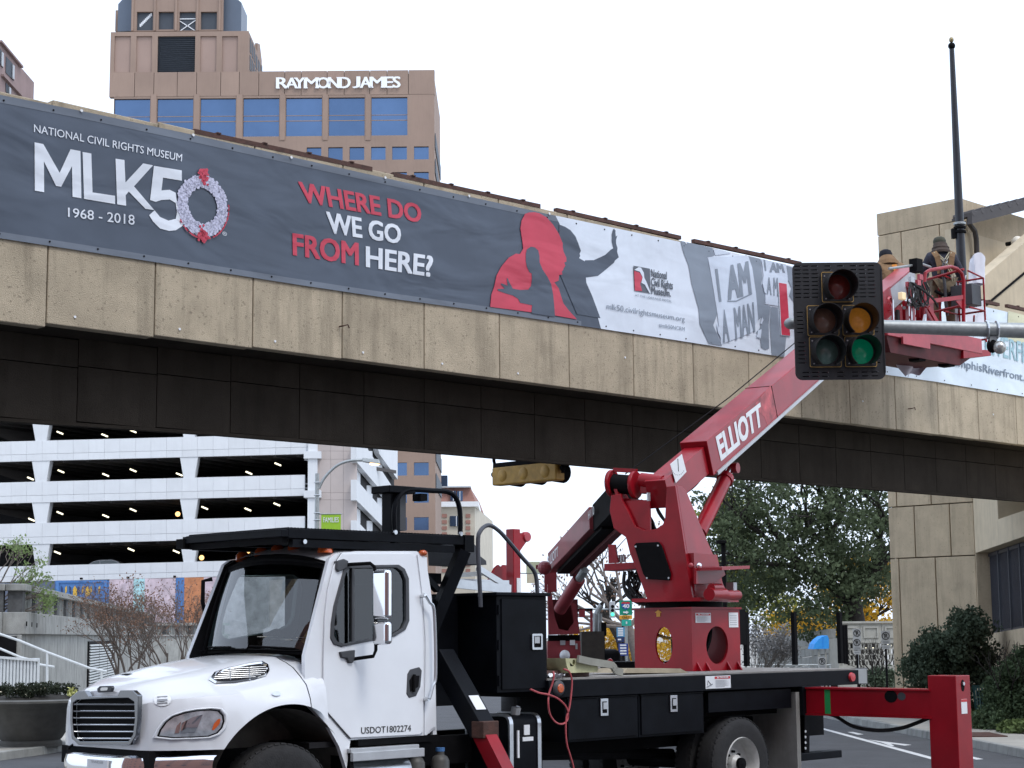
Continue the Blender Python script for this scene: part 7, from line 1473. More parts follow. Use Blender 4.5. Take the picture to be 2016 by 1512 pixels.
# ================================================================== street lamp with pennant
LY = 62.0
lm = thing('street_lamp', 'grey street lamp with curved arm, lit lantern and green pennant', 'street lamp', WF, (WF.y(624, 1000, LY).x, LY, 0))
lx = WF.y(624, 1000, LY).x; zt_ = WF.y(626, 932, LY).z
MB().tube([(lx, LY, -.1), (lx, LY, zt_)], [.11, .07], 10).build('pole', M_steel, lm, smooth=True)
pts = [WF.y(px, py, LY) for px, py in ((628, 962), (636, 945), (650, 928), (668, 914), (690, 907), (715, 906))]; MB().tube(smooth_path(pts), .05, 8).build('arm', M_steel, lm, smooth=True)
a, b = WF.y(714, 906, LY), WF.y(749, 909, LY); MB().hexa([(a.x, LY-.15, a.z-.06), (b.x, LY-.2, b.z-.09), (b.x, LY+.2, b.z-.09), (a.x, LY+.15, a.z-.06), (a.x, LY-.12, a.z+.08), (b.x-.05, LY-.15, b.z+.07), (b.x-.05, LY+.15, b.z+.07), (a.x, LY+.12, a.z+.08)]).build('lantern', M_steel, lm, bevel=.02)
c = WF.y(738, 913, LY); MB().ball((c.x, LY, c.z), .12, (1.6, 1, .5)).build('lamp_glow', mat('warm lamp lens', (1, .62, .30), .4, emit=2.2), lm, smooth=True)
M_lime = mat('lime green pennant', (.30, .52, .03), .6, var=.05)
q = prect(632.5, 671, 1013, 1034.5, LY); pn = MB().box(q[0], q[1], LY, LY+.02, q[2]-.9, q[3]).build('pennant', M_lime, lm); MB().cyl((lx, LY, q[3]+.02), (q[1]+.05, LY, q[3]+.02), .02).build('pennant_rod', M_steel, pn)
mb = MB(); text_on(mb, 'FAMILIES', (q[0]+.07, LY-.02, q[3]-.10), (q[1]-.07, LY-.02, q[3]-.10), (q[0]+.07, LY-.02, q[3]-.27), (q[1]-.07, LY-.02, q[3]-.27), bold=.01); mb.build('pennant_text', M_sticker, pn)
for y_ in (950, 975, 1010, 1024): p = WF.y(624, y_, LY); MB().tube([(lx+.1*math.cos(t), LY+.1*math.sin(t), p.z) for t in [i*.6283 for i in range(11)]], .018, 5).build('band', M_alu, lm)
# ================================================================== foliage tools
def leaf_mat(name, rgb, var=.35, trans=.35, scale=.9):
    m = mat(name, rgb, .75, var=var, scale=scale, spec=.2); nt = m.node_tree; N = nt.nodes; L = nt.links; p = N['Principled BSDF']
    tr = N.new('ShaderNodeBsdfTranslucent'); x = N.new('ShaderNodeMixShader'); x.inputs[0].default_value = trans; src = p.inputs['Base Color'].links[0].from_socket
    L.new(src, tr.inputs[0]); L.new(p.outputs[0], x.inputs[1]); L.new(tr.outputs[0], x.inputs[2]); L.new(x.outputs[0], N['Material Output'].inputs[0]); return m
def leaves(name, m, parent, clumps, n, size, seed, flat=.0, kind=None):
    """n leaf quads spread over (centre, radius) clumps"""
    r = np.random.default_rng(seed); C_ = np.array([c for c, _ in clumps], float); Rr = np.array([k for _, k in clumps], float)
    if Rr.ndim == 1: Rr = Rr[:, None].repeat(3, 1)
    wgt = Rr.prod(1)**.67; i = r.choice(len(C_), n, p=wgt/wgt.sum())
    d = r.normal(size=(n, 3)); d /= np.linalg.norm(d, axis=1)[:, None]; d *= (r.random(n)**.45)[:, None]
    p = C_[i]+d*Rr[i]; a = r.normal(size=(n, 3)); a /= np.linalg.norm(a, axis=1)[:, None]; b = np.cross(a, r.normal(size=(n, 3))); b /= np.linalg.norm(b, axis=1)[:, None]
    s = size*(.6+.8*r.random(n))[:, None]; v = np.empty((n, 4, 3)); v[:, 0] = p-a*s*.5; v[:, 1] = p+b*s*.28; v[:, 2] = p+a*s*.5; v[:, 3] = p-b*s*.28
    off = np.array(FRAME[parent.name].translation); v = v.reshape(-1, 3)-off
    me = bpy.data.meshes.new(name); me.vertices.add(4*n); me.vertices.foreach_set('co', v.astype(np.float32).ravel()); me.loops.add(4*n); me.loops.foreach_set('vertex_index', np.arange(4*n, dtype=np.int32)); me.polygons.add(n); me.polygons.foreach_set('loop_start', np.arange(0, 4*n, 4, dtype=np.int32)); me.polygons.foreach_set('loop_total', np.full(n, 4, np.int32)); me.update(calc_edges=True)
    me.materials.append(m); o = bpy.data.objects.new(name, me); COL.objects.link(o); o.parent = parent; FRAME[o.name] = FRAME[parent.name]
    if kind: o['kind'] = kind
    return o
def branches(mb, p, d, ln, r, depth, rg, tips, spread=.6, up=.15, kids=(2, 4), shrink=.72):
    p = Vector(p); d = Vector(d).normalized(); q = p+d*ln*.5+Vector((rg.gauss(0, .06)*ln, rg.gauss(0, .06)*ln, 0)); e = p+d*ln
    mb.tube([p, q, e], [r, r*.82, r*.66], 6 if r > .03 else 4, caps=False)
    if depth == 0: tips.append(e); return
    for _ in range(rg.randint(*kids)):
        nd = (d+Vector((rg.gauss(0, spread), rg.gauss(0, spread), rg.gauss(up, spread*.6)))).normalized(); branches(mb, e if rg.random() < .7 else p.lerp(e, rg.uniform(.55, 1)), nd, ln*rg.uniform(shrink-.12, shrink+.1), r*.62, depth-1, rg, tips, spread, up, kids, shrink)
def clumps_in(blobs, k, seed, cr):
    r = random.Random(seed); out = []
    for c, rad, wt in blobs:
        for _ in range(int(k*wt)):
            while True:
                d = Vector((r.uniform(-1, 1), r.uniform(-1, 1), r.uniform(-1, 1)))
                if .25 < d.length < 1: break
            q = Vector(c)+Vector((d.x*rad[0], d.y*rad[1], d.z*rad[2])); s = cr*r.uniform(.6, 1.4); out.append((tuple(q), (s*1.25, s*1.25, s*.8)))
    return out
M_bark = mat('dark bark', (.03, .026, .023), .95, var=.3, scale=10, bump=.6, bscale=20); M_barkp = mat('pale grey bark', (.22, .20, .18), .9, var=.25, scale=8); M_barkb = mat('brown twig bark', (.16, .135, .12), .95, var=.25, scale=8)
M_oak = leaf_mat('dark evergreen leaves', (.10, .13, .072), .5, .38, 1.2); M_olive = leaf_mat('olive green leaves', (.22, .24, .06), .4, .45); M_gold_l = leaf_mat('golden autumn leaves', (.62, .40, .05), .35, .5); M_russ = leaf_mat('rust brown leaves', (.23, .14, .10), .4, .3); M_bush = leaf_mat('grey green shrub leaves', (.085, .115, .075), .5, .25, 3); M_pgreen = leaf_mat('pale green leaves', (.22, .30, .12), .35, .4)
# big evergreen behind the bridge at the right
OY = 66.0; OK_ = OY/54
wo = lambda px, py, Y=OY: WF.y(px, py, Y)
oak = thing('oak_tree', 'big dark evergreen tree behind the bridge beside the tan building', 'tree', WF, (wo(1672, 1250).x, OY, 0))
mb = MB(); tips = []; b0 = wo(1690, 1400); mb.tube([(b0.x, OY, -.1), (b0.x+.1, OY, 1.6), (b0.x-.1, OY, 3.2)], [.5, .38, .34], 12)
rg = random.Random(21)
for d in ((-.9, -.2, .7), (-.3, .4, 1), (.6, .1, .9), (.4, -.5, .6)): branches(mb, (b0.x-.1, OY, 3.0), d, 2.4, .19, 4, rg, tips, .45, .1, (2, 3), .74)
mb.build('trunk', M_bark, oak, smooth=True)
bl = [(wo(1560, 1000), (3.0, 2.6, 2.2), 1.0), (wo(1690, 1000), (2.4, 2.6, 2.4), .9), (wo(1500, 1080), (1.7, 2.2, 1.5), .55), (wo(1600, 1150), (2.0, 2.2, 1.3), .6), (wo(1690, 1130), (1.3, 1.8, 1.0), .3), (wo(1470, 1165), (.9, 1.5, .7), .16), (wo(1620, 1225), (1.0, 1.4, .7), .16), (wo(1600, 840), (3.2, 2.8, 2.2), .6), (wo(1440, 1020), (.9, 1.6, 1.2), .2)]
bl = [(c, tuple(q*OK_ for q in r_), w_) for c, r_, w_ in bl]
leaves('crown', M_oak, oak, clumps_in(bl, 120, 5, .42), 27000, .17, 5)
leaves('crown', M_oak, oak, [(tuple(c), (r_[0]*.95, r_[1], r_[2]*.95)) for c, r_, _ in bl], 6000, .16, 6)
def leafy(name, label, px, py, Y, blobs, m, n, size, k, cr, seed, bark=M_bark, tr_=.16, lean=0):
    b = WF.y(px, py, Y); t = thing(name, label, 'tree', WF, (b.x, Y, 0), 'golden trees beyond the bridge' if name == 'yellow_tree' else None); mb = MB(); tips = []; rg = random.Random(seed)
    top = max(c.z for c, _, _ in blobs); mb.tube([(b.x, Y, -.1), (b.x+lean*.4, Y, top*.35), (b.x+lean, Y, top*.6)], [tr_, tr_*.8, tr_*.6], 8)
    for _ in range(5): branches(mb, (b.x+lean, Y, top*.55), (rg.uniform(-.8, .8), rg.uniform(-.5, .5), rg.uniform(.5, 1)), top*.18, tr_*.5, 3, rg, tips, .5, .2, (2, 3), .75)
    mb.build('trunk', bark, t, smooth=True); leaves('crown', m, t, clumps_in(blobs, k, seed, cr), n, size, seed); return t
wy = lambda px, py, Y: WF.y(px, py, Y)
leafy('yellow_tree', 'golden autumn tree glowing between the evergreen and tan building', 1720, 1300, 84, [(wy(1712, 1180, 84), (2.4, 2, 1.9), 1), (wy(1750, 1140, 84), (2.0, 2, 1.5), .6)], M_gold_l, 5200, .22, 60, .5, 31)
leafy('yellow_tree', 'low golden tree behind the sloping ramp wall', 1560, 1320, 88, [(wy(1590, 1232, 88), (2.2, 2, 1.0), .8), (wy(1560, 1255, 88), (1.6, 2, .7), .4)], M_gold_l, 3600, .22, 50, .5, 32)
leafy('olive_tree', 'yellowish green tree at the left edge of the dark evergreen', 1450, 1330, 76, [(wy(1425, 1080, 76), (1.5, 1.6, 2.6), .8), (wy(1490, 1170, 76), (1.6, 1.5, 1.5), .6), (wy(1405, 1180, 76), (.9, 1.2, 1.5), .3)], M_olive, 9000, .18, 70, .48, 33)
leafy('roadside_tree', 'bare spreading tree with few leaves beyond the far traffic light', 1238, 1330, 98, [(wy(1200, 1140, 98), (2.6, 1.5, 2.0), .8)], M_russ, 260, .2, 30, .8, 34, M_bark, .28, -1.2)
lt = leafy('yellow_tree', 'bright yellow bushy tree behind the blue road signs', 1215, 1345, 104, [(wy(1195, 1275, 104), (2.2, 1.5, 1.5), 1), (wy(1280, 1270, 104), (2.6, 1.5, 1.6), .9), (wy(1135, 1285, 104), (1.5, 1.5, 1.1), .5)], M_gold_l, 9000, .2, 80, .5, 35)
# bare tree branches over the road
bt_ = thing('bare_tree', 'leafless tree with thin branches behind the red turret', 'tree', WF, (wy(1240, 1300, 92).x, 92, 0)); mb = MB(); tips = []; rg = random.Random(44); q = wy(1238, 1235, 92)
mb.tube([(q.x+.6, 92, -.2), (q.x+.3, 92, q.z*.5), tuple(q)], [.3, .26, .22], 10)
for d in ((-1.2, 0, .4), (-.8, .2, .9), (-.3, 0, 1.2), (.5, .1, .9), (-1.4, 0, .1)): branches(mb, q, d, 1.7, .13, 5, rg, tips, .42, .06, (2, 3), .78)
mb.build('trunk', M_barkb, bt_, smooth=True)
leaves('crown', M_russ, bt_, [(tuple(t), .35) for t in tips], 420, .16, 8)
# grey leafless shrub beside the pedestal
gs = thing('grey_shrub', 'grey leafless crape myrtle beside the red pedestal behind the flatbed', 'shrub', WF, (wy(1478, 1330, 46).x, 46, 0)); mb = MB(); tips = []; rg = random.Random(17); q = wy(1478, 1325, 46)
for d in ((.45, 0, 1), (.25, .2, 1), (.1, -.1, 1), (-.15, .1, 1), (.6, .1, .9)): branches(mb, (q.x, 46, -.1), d, .66, .04, 5, rg, tips, .32, .22, (2, 3), .78)
mb.build('stems', M_barkp, gs); leaves('twigs', mat('grey twig tips', (.26, .26, .26), .9, var=.25), gs, [(tuple(t), .2) for t in tips], 3000, .07, 18)
# evergreen shrubs by the tan building
def shrub(label, px, py, Y, blobs, n, size, seed, m=M_bush, k=60, cr=.22):
    b = az0(px, py) if Y is None else WF.y(px, py, Y); t = thing('evergreen_shrub', label, 'shrub', WF, (b.x, b.y, .1), 'evergreen shrubs by the pavement'); mb = MB(); rg = random.Random(seed); tips = []
    for _ in range(7): branches(mb, (b.x+rg.gauss(0, .15), b.y+rg.gauss(0, .1), .1), (rg.uniform(-.6, .6), rg.uniform(-.4, .4), 1), .6, .03, 3, rg, tips, .4, .2, (2, 3), .8)
    mb.build('stems', M_bark, t); cl = clumps_in(blobs, k, seed, cr); leaves('foliage', m, t, cl, n, size, seed)
    leaves('sprigs', m, t, [(tuple(Vector(c)+Vector((rg.gauss(0, .06), rg.gauss(0, .06), .16))), .10) for c, _ in cl], n//6, size, seed+1); return t
s1 = lambda px, py: WF.y(px, py, 39.0)
shrub('large dark evergreen shrub in front of the tan building corner', 1880, 1440, 39.0, [(s1(1878, 1285), (.75, .7, .55), 1.3), (s1(1905, 1235), (.45, .5, .40), .5), (s1(1825, 1315), (.45, .6, .45), .6), (s1(1930, 1310), (.40, .6, .5), .6), (s1(1870, 1370), (.55, .7, .5), .6), (s1(1880, 1420), (.4, .5, .3), .3)], 24000, .085, 51)
s2 = lambda px, py: WF.y(px, py, 35.0)
shrub('green evergreen shrub at the right edge above the pavement', 1995, 1450, 35.0, [(s2(2005, 1390), (.62, .6, .45), 1.2), (s2(2030, 1330), (.5, .5, .4), .6), (s2(1955, 1425), (.35, .5, .28), .5), (s2(2010, 1320), (.3, .4, .3), .3), (s2(2040, 1440), (.6, .6, .3), .6)], 22000, .075, 52, leaf_mat('mid green shrub leaves', (.085, .125, .065), .45, .25, 3))
s3 = lambda px, py: WF.y(px, py, 56.0)
shrub('low shrub in front of the lattice wall', 1735, 1350, 56.0, [(s3(1735, 1338), (.55, .4, .24), 1)], 3200, .09, 53)
gr_ = thing('grass_patch', 'green grass strip under the shrubs beside the pavement', 'grass', WF, (9.6, 37, .1), kind='stuff')
leaves('grass', leaf_mat('grass blades', (.10, .14, .05), .4, .2, 4), gr_, [((9.25+.25*(i % 5), 33.5+i*.35, .2), (.3, .5, .16)) for i in range(20)], 9000, .13, 61, kind='stuff')
sheet('soil_bed', [(9.3, 31), (16, 27), (16, 44), (9.0, 44)], .16, mat('dark soil and mulch', (.09, .075, .055), .95, var=.4, scale=4, bump=.5))
# ================================================================== garden wall, ramp, kiosk, bin, signs at the far right
LW = 62.0
lw_ = thing('lattice_wall', 'pale concrete wall with pierced breeze block lattice behind the no parking signs', 'wall', WF, (wy(1710, 1330, LW).x, LW, 0))
def wq(a, b, c, d, Y=LW): return prect(a, b, c, d, Y)
q0 = wq(1652, 1775, 1266, 1311); cells = []
for r in range(4):
    for c in range(17):
        u0 = lerp(q0[0], q0[1], (c+.12)/17); u1 = lerp(q0[0], q0[1], (c+.88)/17); v0 = lerp(q0[2], q0[3], (r+.10)/4); v1 = lerp(q0[2], q0[3], (r+.90)/4); um = (u0+u1)/2
        if (c+r) % 2 == 0: cells.append([(u0, LW, v0), (u1, LW, v0), (u1, LW, v1), (u0, LW, v1)])
        else: cells.append([(um+(u1-u0)*.28*math.cos(t), LW, (v0+v1)/2+(v1-v0)*.46*math.sin(t)) for t in [i*.6283 for i in range(10)]])
M_breeze = mat('breeze block concrete', (.34, .335, .30), .9, var=.12, scale=5)
MB().prism(rc(q0[0], q0[1], q0[2], q0[3], LW), (0, .2, 0), cells).build('lattice', M_breeze, lw_)
q = wq(1652, 1775, 1311, 1360); MB().box(q[0], q[1], LW-.02, LW+.3, -.1, q[3]).build('plinth', M_breeze, lw_)
q = wq(1652, 1775, 1226, 1266)
for a, b in ((1652, 1693), (1693, 1735), (1735, 1776)):
    p = wq(a+.4, b-.4, 1227, 1265.5); i_ = wq(a+6, b-6, 1233, 1256); pn_ = MB().prism(rc(p[0], p[1], p[2], p[3], LW-.05), (0, .3, 0)).build('upper_panel', M_breeze, lw_); MB().prism(rc(i_[0], i_[1], i_[2], i_[3], LW-.09), (0, .04, 0), [rc(i_[0]+.06, i_[1]-.06, i_[2]+.06, i_[3]-.06, LW-.09)]).build('moulding', M_breeze, pn_)
q = wq(1650, 1778, 1223, 1227); MB().box(q[0], q[1], LW-.12, LW+.3, q[2], q[3]).build('coping', M_breeze, lw_)
q = wq(1655, 1775, 1268, 1310); MB().box(q[0], q[1], LW+4, LW+4.1, 0, q[3]+.3).build('dark_interior', M_dark, lw_)
for a, b, y_ in ((1705, 1730, 1276), (1748, 1764, 1270)): p = wq(a, b, y_-1.2, y_+1.2, LW+.5); MB().box(p[0], p[1], LW+.5, LW+.6, p[2], p[3]).build('tube_light', M_tube, lw_)
# sloping ramp wall running to the left
RYn, RYf = 62.0, 80.0
rw_ = thing('ramp_wall', 'concrete ramp wall sloping down towards the grey shrub', 'wall', WF, (wy(1600, 1330, 66).x, 66, 0))
ra, rb2 = wy(1652, 1300, RYn), wy(1505, 1300, RYf); RF = Fr((ra.x, ra.y, 0), math.degrees(math.atan2(rb2.y-ra.y, rb2.x-ra.x))); rz = lambda px, py: RF.y(px, py, 0)
def rpan(name, m, pts, th=.3, fr=0): return MB(RF).prism([rz(*p)+Vector((0, fr, 0)) for p in pts], (0, th, 0)).build(name, m, rw_)
rpan('end_pier', M_breeze, [(1632, 1258), (1652, 1256), (1652, 1345), (1632, 1345)], -.3)
for a, b in zip((1632, 1600, 1570, 1540, 1512), (1600, 1570, 1540, 1512, 1490)):
    f1 = lambda x: lerp(1238, 1262, (1632-x)/142); f2 = lambda x: lerp(1262, 1292, (1632-x)/142); f3 = lambda x: lerp(1268, 1296, (1632-x)/142)
    rpan('parapet_panel', M_conc, [(b+.5, f1(b)), (a-.5, f1(a)), (a-.5, f2(a)), (b+.5, f2(b))], -.25); rpan('ledge', M_breeze, [(b, f2(b)+.3), (a, f2(a)+.3), (a, f3(a)), (b, f3(b))], -.35)
    for k in range(4): rpan('board', M_conc, [(b+.5, lerp(f3(b)+.5, 1345, k/4)), (a-.5, lerp(f3(a)+.5, 1345, k/4)), (a-.5, lerp(f3(a)+.5, 1345, (k+.93)/4)), (b+.5, lerp(f3(b)+.5, 1345, (k+.93)/4))], -.08)
    rpan('wall_post', M_breeze, [(a-1.2, f3(a)), (a+1.2, f3(a)), (a+1.2, 1345), (a-1.2, 1345)], -.16)
ra_ = thing('pipe_railing', 'thin grey pipe railing in front of the ramp wall', 'railing', WF, (wy(1560, 1340, 58).x, 58, 0))
for y_ in (1309, 1318): MB().cyl(wy(1462, y_, 58), wy(1636, y_, 58), .025, n=6).build('rail', M_steel, ra_)
for px in (1480, 1518, 1542, 1592, 1634): MB().cyl(wy(px, 1308, 58), wy(px, 1360, 58), .025, n=6).build('post', M_steel, ra_)
# blue awning on a post booth
aw = thing('blue_awning', 'bright blue quarter round awning on two pale posts', 'awning', WF, (wy(1618, 1330, 54).x, 54, 0))
M_awn = mat('blue awning fabric', (.03, .30, .78), .5, var=.1); AY = 54.0
prof2 = [(1601, 1278), (1604, 1268), (1611, 1259), (1620, 1253), (1629, 1251)]; L1 = [wy(px, py, AY) for px, py in prof2]; R1 = [Vector((p.x+.08, AY+.0, p.z)) for p in L1]
mb = MB(); back = wy(1629, 1277, AY)
mb.prism(L1+[back], (0, 1.0, 0)); mb.prism([wy(1621, 1253, AY-.02), wy(1629, 1251, AY-.02), wy(1632, 1258, AY-.02), wy(1632, 1277, AY-.02), wy(1621, 1277.5, AY-.02)], (0, 1.0, 0)); mb.build('canopy', M_awn, aw)
for px in (1613.5, 1627): MB().box(wy(px-1.3, 1300, AY).x, wy(px+1.3, 1300, AY).x, AY+.1, AY+.2, 0, wy(px, 1277, AY).z).build('post', M_breeze, aw)
# no parking signs
def npsign(label, px, py, Y, hpx=19, extra=None):
    c = wy(px, py, Y); k = Y/FPX; r = hpx*k/2; M_npw = mat('weathered white sign', (.45, .46, .46), .6, var=.1); t = thing('no_parking_sign', label, 'road sign', WF, (c.x, Y, 0), group='no parking signs on thin posts')
    pl_ = MB().prism([(c.x+u, Y, c.z+v) for u, v in rrect(-r*.86, r*.86, -r*1.55, r, r*.15)], (0, .01, 0)).build('plate', M_npw, t)
    MB().prism([(c.x+.78*r*math.cos(a), Y-.006, c.z+.78*r*math.sin(a)) for a in [i*.3927 for i in range(16)]], (0, .003, 0), [[(c.x+.62*r*math.cos(a), Y-.006, c.z+.62*r*math.sin(a)) for a in [i*.3927 for i in range(16)]]]).build('ring', M_ink, pl_)
    mb = MB(); text_on(mb, 'P', (c.x-.25*r, Y-.008, c.z+.42*r), (c.x+.3*r, Y-.008, c.z+.42*r), (c.x-.25*r, Y-.008, c.z-.45*r), (c.x+.3*r, Y-.008, c.z-.45*r), bold=.03); mb.beam((c.x-.5*r, Y-.008, c.z+.5*r), (c.x+.5*r, Y-.008, c.z-.5*r), .004, .12*r); mb.build('symbol', M_ink, pl_)
    for i in range(2): MB().box(c.x-.6*r, c.x+.6*r, Y-.005, Y-.002, c.z-(1.12+.22*i)*r, c.z-(1.04+.22*i)*r).build('legend', M_inkgrey, pl_)
    MB().cyl((c.x, Y+.03, -.05), (c.x, Y+.03, c.z+r*.6), .03, n=8).build('post', M_blackm if extra else M_steel, t)
    if extra:
        z = c.z-r*1.6
        for _ in range(extra): z -= r*.9; MB().box(c.x-r*.75, c.x+r*.75, Y, Y+.01, z, z+r*.8).build('sub_plate', M_npw, t); MB().box(c.x-.5*r, c.x+.5*r, Y-.005, Y-.002, z+r*.3, z+r*.4).build('legend', M_inkgrey, t)
    return t
npsign('no parking sign on a short post below the blue awning', 1618.5, 1302, 50, 17)
npsign('upper plate of the two stacked no parking signs behind the last stake', 1687, 1246.5, 50.2, 18)
npsign('no parking sign with a notice plate mounted under another one behind the last stake', 1687, 1265, 50, 18, 1)
npsign('no parking sign with notice plate on its own dark post before the lattice', 1743.5, 1252, 48, 20, 1)
ws = thing('white_sign', 'blank white panel sign with dark edge behind the flatbed tail', 'sign', WF, (wy(1704, 1330, 45).x, 45, 0)); p = prect(1676, 1708, 1315, 1347, 45); MB().box(p[0], p[1], 45, 45.04, p[2], p[3]).build('frame', M_inkgrey, ws); MB().box(p[0]+.02, p[1]-.02, 44.985, 44.999, p[2]+.02, p[3]-.02).build('panel', M_sticker, ws); MB().box((p[0]+p[1])/2-.03, (p[0]+p[1])/2+.03, 45.05, 45.09, 0, p[2]+.2).build('post', M_blackm, ws)
# green litter bin behind the right shrub
bn = thing('litter_bin', 'dark green slatted litter bin between the two shrubs', 'litter bin', WF, (wy(1945, 1390, 38).x, 38, .13)); M_bin = mat('dark green bin paint', (.012, .05, .045), .45, var=.15); c = wy(1945, 1390, 38)
zt_ = wy(1945, 1350, 38).z; rim_ = MB().lathe([(.30, zt_-.04), (.32, zt_), (.27, zt_+.01), (.25, zt_-.03)], (c.x, 38, 0), (0, 0, 1), 24).build('rim', M_bin, bn, smooth=True)
for i in range(26): a = i*2*math.pi/26; MB().beam((c.x+.25*math.cos(a), 38+.25*math.sin(a), .15), (c.x+.30*math.cos(a), 38+.30*math.sin(a), zt_-.03), .04, .012, (math.cos(a), math.sin(a), 0)).build('slat', M_bin, bn)
MB().cyl((c.x, 38, .14), (c.x, 38, zt_-.1), .22, n=16).build('liner', M_blackm, bn)
# lamp post in front of the evergreen
lp2 = thing('lamp_post', 'black box headed lamp post in front of the evergreen tree', 'street lamp', WF, (wy(1424, 1120, 45).x, 45, 0)); a = wy(1424, 1066, 45); MB().cyl((a.x, 45, 0), (a.x, 45, a.z), .06, n=10).build('pole', M_blackm, lp2); b = wy(1415, 1066, 45); MB().box(b.x-.06, a.x+.06, 44.85, 45.15, a.z-.06, a.z+.03).build('lamp_head', M_blackm, lp2, bevel=.02)
# distant signals and road signs
dY = 92.0
q = wy(1206, 1205, dY); ft_ = thing('traffic_signal', 'distant grey traffic light showing green beyond the trucks', 'traffic signal', WF, (q.x, dY, q.z)); p = prect(1200, 1211.5, 1184, 1216, dY); MB().box(p[0], p[1], dY, dY+.25, p[2], p[3]).build('housing', M_silver, ft_, bevel=.03)
for y_, m in ((1194, M_blackm), (1201.5, M_blackm), (1209.5, mat('distant green lamp', (.05, .8, .4), .4, emit=1.3))): c = wy(1206, y_, dY-.05); MB().ball(c, .085, (1, .5, 1)).build('lamp', m, ft_, smooth=True)
fa = thing('signal_mast_arm', 'distant thin mast arm crossing behind the red pedestal', 'mast arm', WF, (wy(1440, 1200, dY).x, dY+.3, 0)); MB().cyl(wy(1130, 1199, dY+.3), wy(1450, 1201, dY+.3), .05, n=8).build('arm', M_steel, fa); a = wy(1450, 1201, dY+.3); MB().cyl((a.x, a.y, -.1), tuple(a), .09, n=8).build('pole', M_steel, fa)
sY = 78.0
rs = thing('road_sign', 'green interstate 40 sign with shield and arrow over an orange only plate', 'road sign', WF, (wy(1232, 1300, sY).x, sY, 0)); M_sgrn = mat('highway green', (.0, .26, .16), .5, var=.05); M_sblu = mat('shield blue', (.02, .12, .42), .5, var=.05)
p = prect(1219.5, 1244.5, 1182, 1211, sY); pl_ = MB().box(p[0], p[1], sY, sY+.02, p[2], p[3]).build('plate', M_sgrn, rs)
sh_ = [(1224, 1186), (1228, 1184.5), (1232, 1186), (1236, 1184.5), (1240, 1186), (1241, 1192), (1238, 1197), (1232, 1200.5), (1226, 1197), (1223, 1192)]; MB().prism([wy(px, py, sY-.02) for px, py in sh_], (0, .01, 0)).build('shield', M_sblu, pl_); MB().prism([wy(px, py, sY-.03) for px, py in ((1224, 1186), (1228, 1184.5), (1232, 1186), (1236, 1184.5), (1240, 1186), (1240.5, 1188.5), (1223.5, 1188.5))], (0, .008, 0)).build('shield_band', M_redink, pl_)
mb = MB(); text_on(mb, '40', *[wy(px, py, sY-.04) for px, py in ((1226, 1189.5), (1239, 1189.5), (1226, 1196.8), (1239, 1196.8))], bold=.03); mb.build('number', M_sticker, pl_)
MB().prism([wy(px, py, sY-.03) for px, py in ((1227, 1204), (1233, 1204), (1233, 1202), (1238, 1205.5), (1233, 1209), (1233, 1207), (1227, 1207))], (0, .01, 0)).build('arrow', M_sticker, pl_)
p = prect(1219.5, 1244.5, 1211.4, 1219, sY); o_ = MB().box(p[0], p[1], sY, sY+.02, p[2], p[3]).build('plate', M_yellow, rs); mb = MB(); text_on(mb, 'ONLY', *[wy(px, py, sY-.02) for px, py in ((1225, 1213), (1240, 1213), (1225, 1217.6), (1240, 1217.6))], bold=.01); mb.build('legend', M_ink, o_)
p = prect(1224, 1243, 1220, 1232, sY); o_ = MB().box(p[0], p[1], sY, sY+.02, p[2], p[3]).build('plate', mat('teal sign', (.02, .42, .32), .5), rs); MB().box(*[(p[0]*.5+p[1]*.5)-.03, (p[0]*.5+p[1]*.5)+.03], sY-.01, sY-.002, lerp(p[2], p[3], .3), lerp(p[2], p[3], .7)).build('legend', M_sticker, o_)
a = wy(1233, 1232, sY); MB().cyl((a.x, sY+.06, -.1), (a.x, sY+.06, a.z+1), .06, n=8).build('post', M_steel, rs)
gs2 = thing('guide_sign', 'blue visitor guide sign with white list under the interstate sign', 'road sign', WF, (wy(1226, 1310, 74).x, 74, 0))
for a, b, c, d, m in ((1214, 1230, 1235, 1254, mat('sky blue sign', (.10, .33, .55), .5)), (1214, 1230, 1254, 1264, mat('navy sign', (.015, .03, .11), .5)), (1218, 1237, 1267, 1291, mat('indigo sign', (.03, .06, .28), .5))):
    p = prect(a, b, c, d, 74); o_ = MB().box(p[0], p[1], 74, 74.02, p[2], p[3]).build('plate', m, gs2)
    for i in range(4 if d-c > 15 else 1): z = lerp(p[3], p[2], (i+.6)/4.4 if d-c > 15 else .5); MB().box(lerp(p[0], p[1], .15), lerp(p[0], p[1], .8 if d-c > 15 else .55), 73.98, 73.995, z-.03, z+.03).build('legend', M_sticker, o_)
a = wy(1227, 1290, 74); MB().cyl((a.x, 74.05, -.1), (a.x, 74.05, a.z+1.2), .035, n=8).build('post', M_blackm, gs2)
ys2 = thing('back_of_sign', 'pale back of a road sign on a wire beside the far boom', 'road sign', WF, tuple(wy(1050, 1128, 60))); p = prect(1036, 1063, 1106, 1128, 60); MB().box(p[0], p[1], 60, 60.03, p[2], p[3]).build('plate', mat('pale olive sign back', (.40, .42, .28), .6, var=.1), ys2); p = prect(1037, 1058, 1130, 1148, 60); MB().box(p[0], p[1], 60, 60.03, p[2], p[3]).build('plate', mat('pale sand sign back', (.52, .46, .33), .6, var=.1), ys2); MB().cyl(wy(1000, 1128, 60.05), wy(1090, 1130, 60.05), .02, n=6).build('wire', M_steel, ys2)
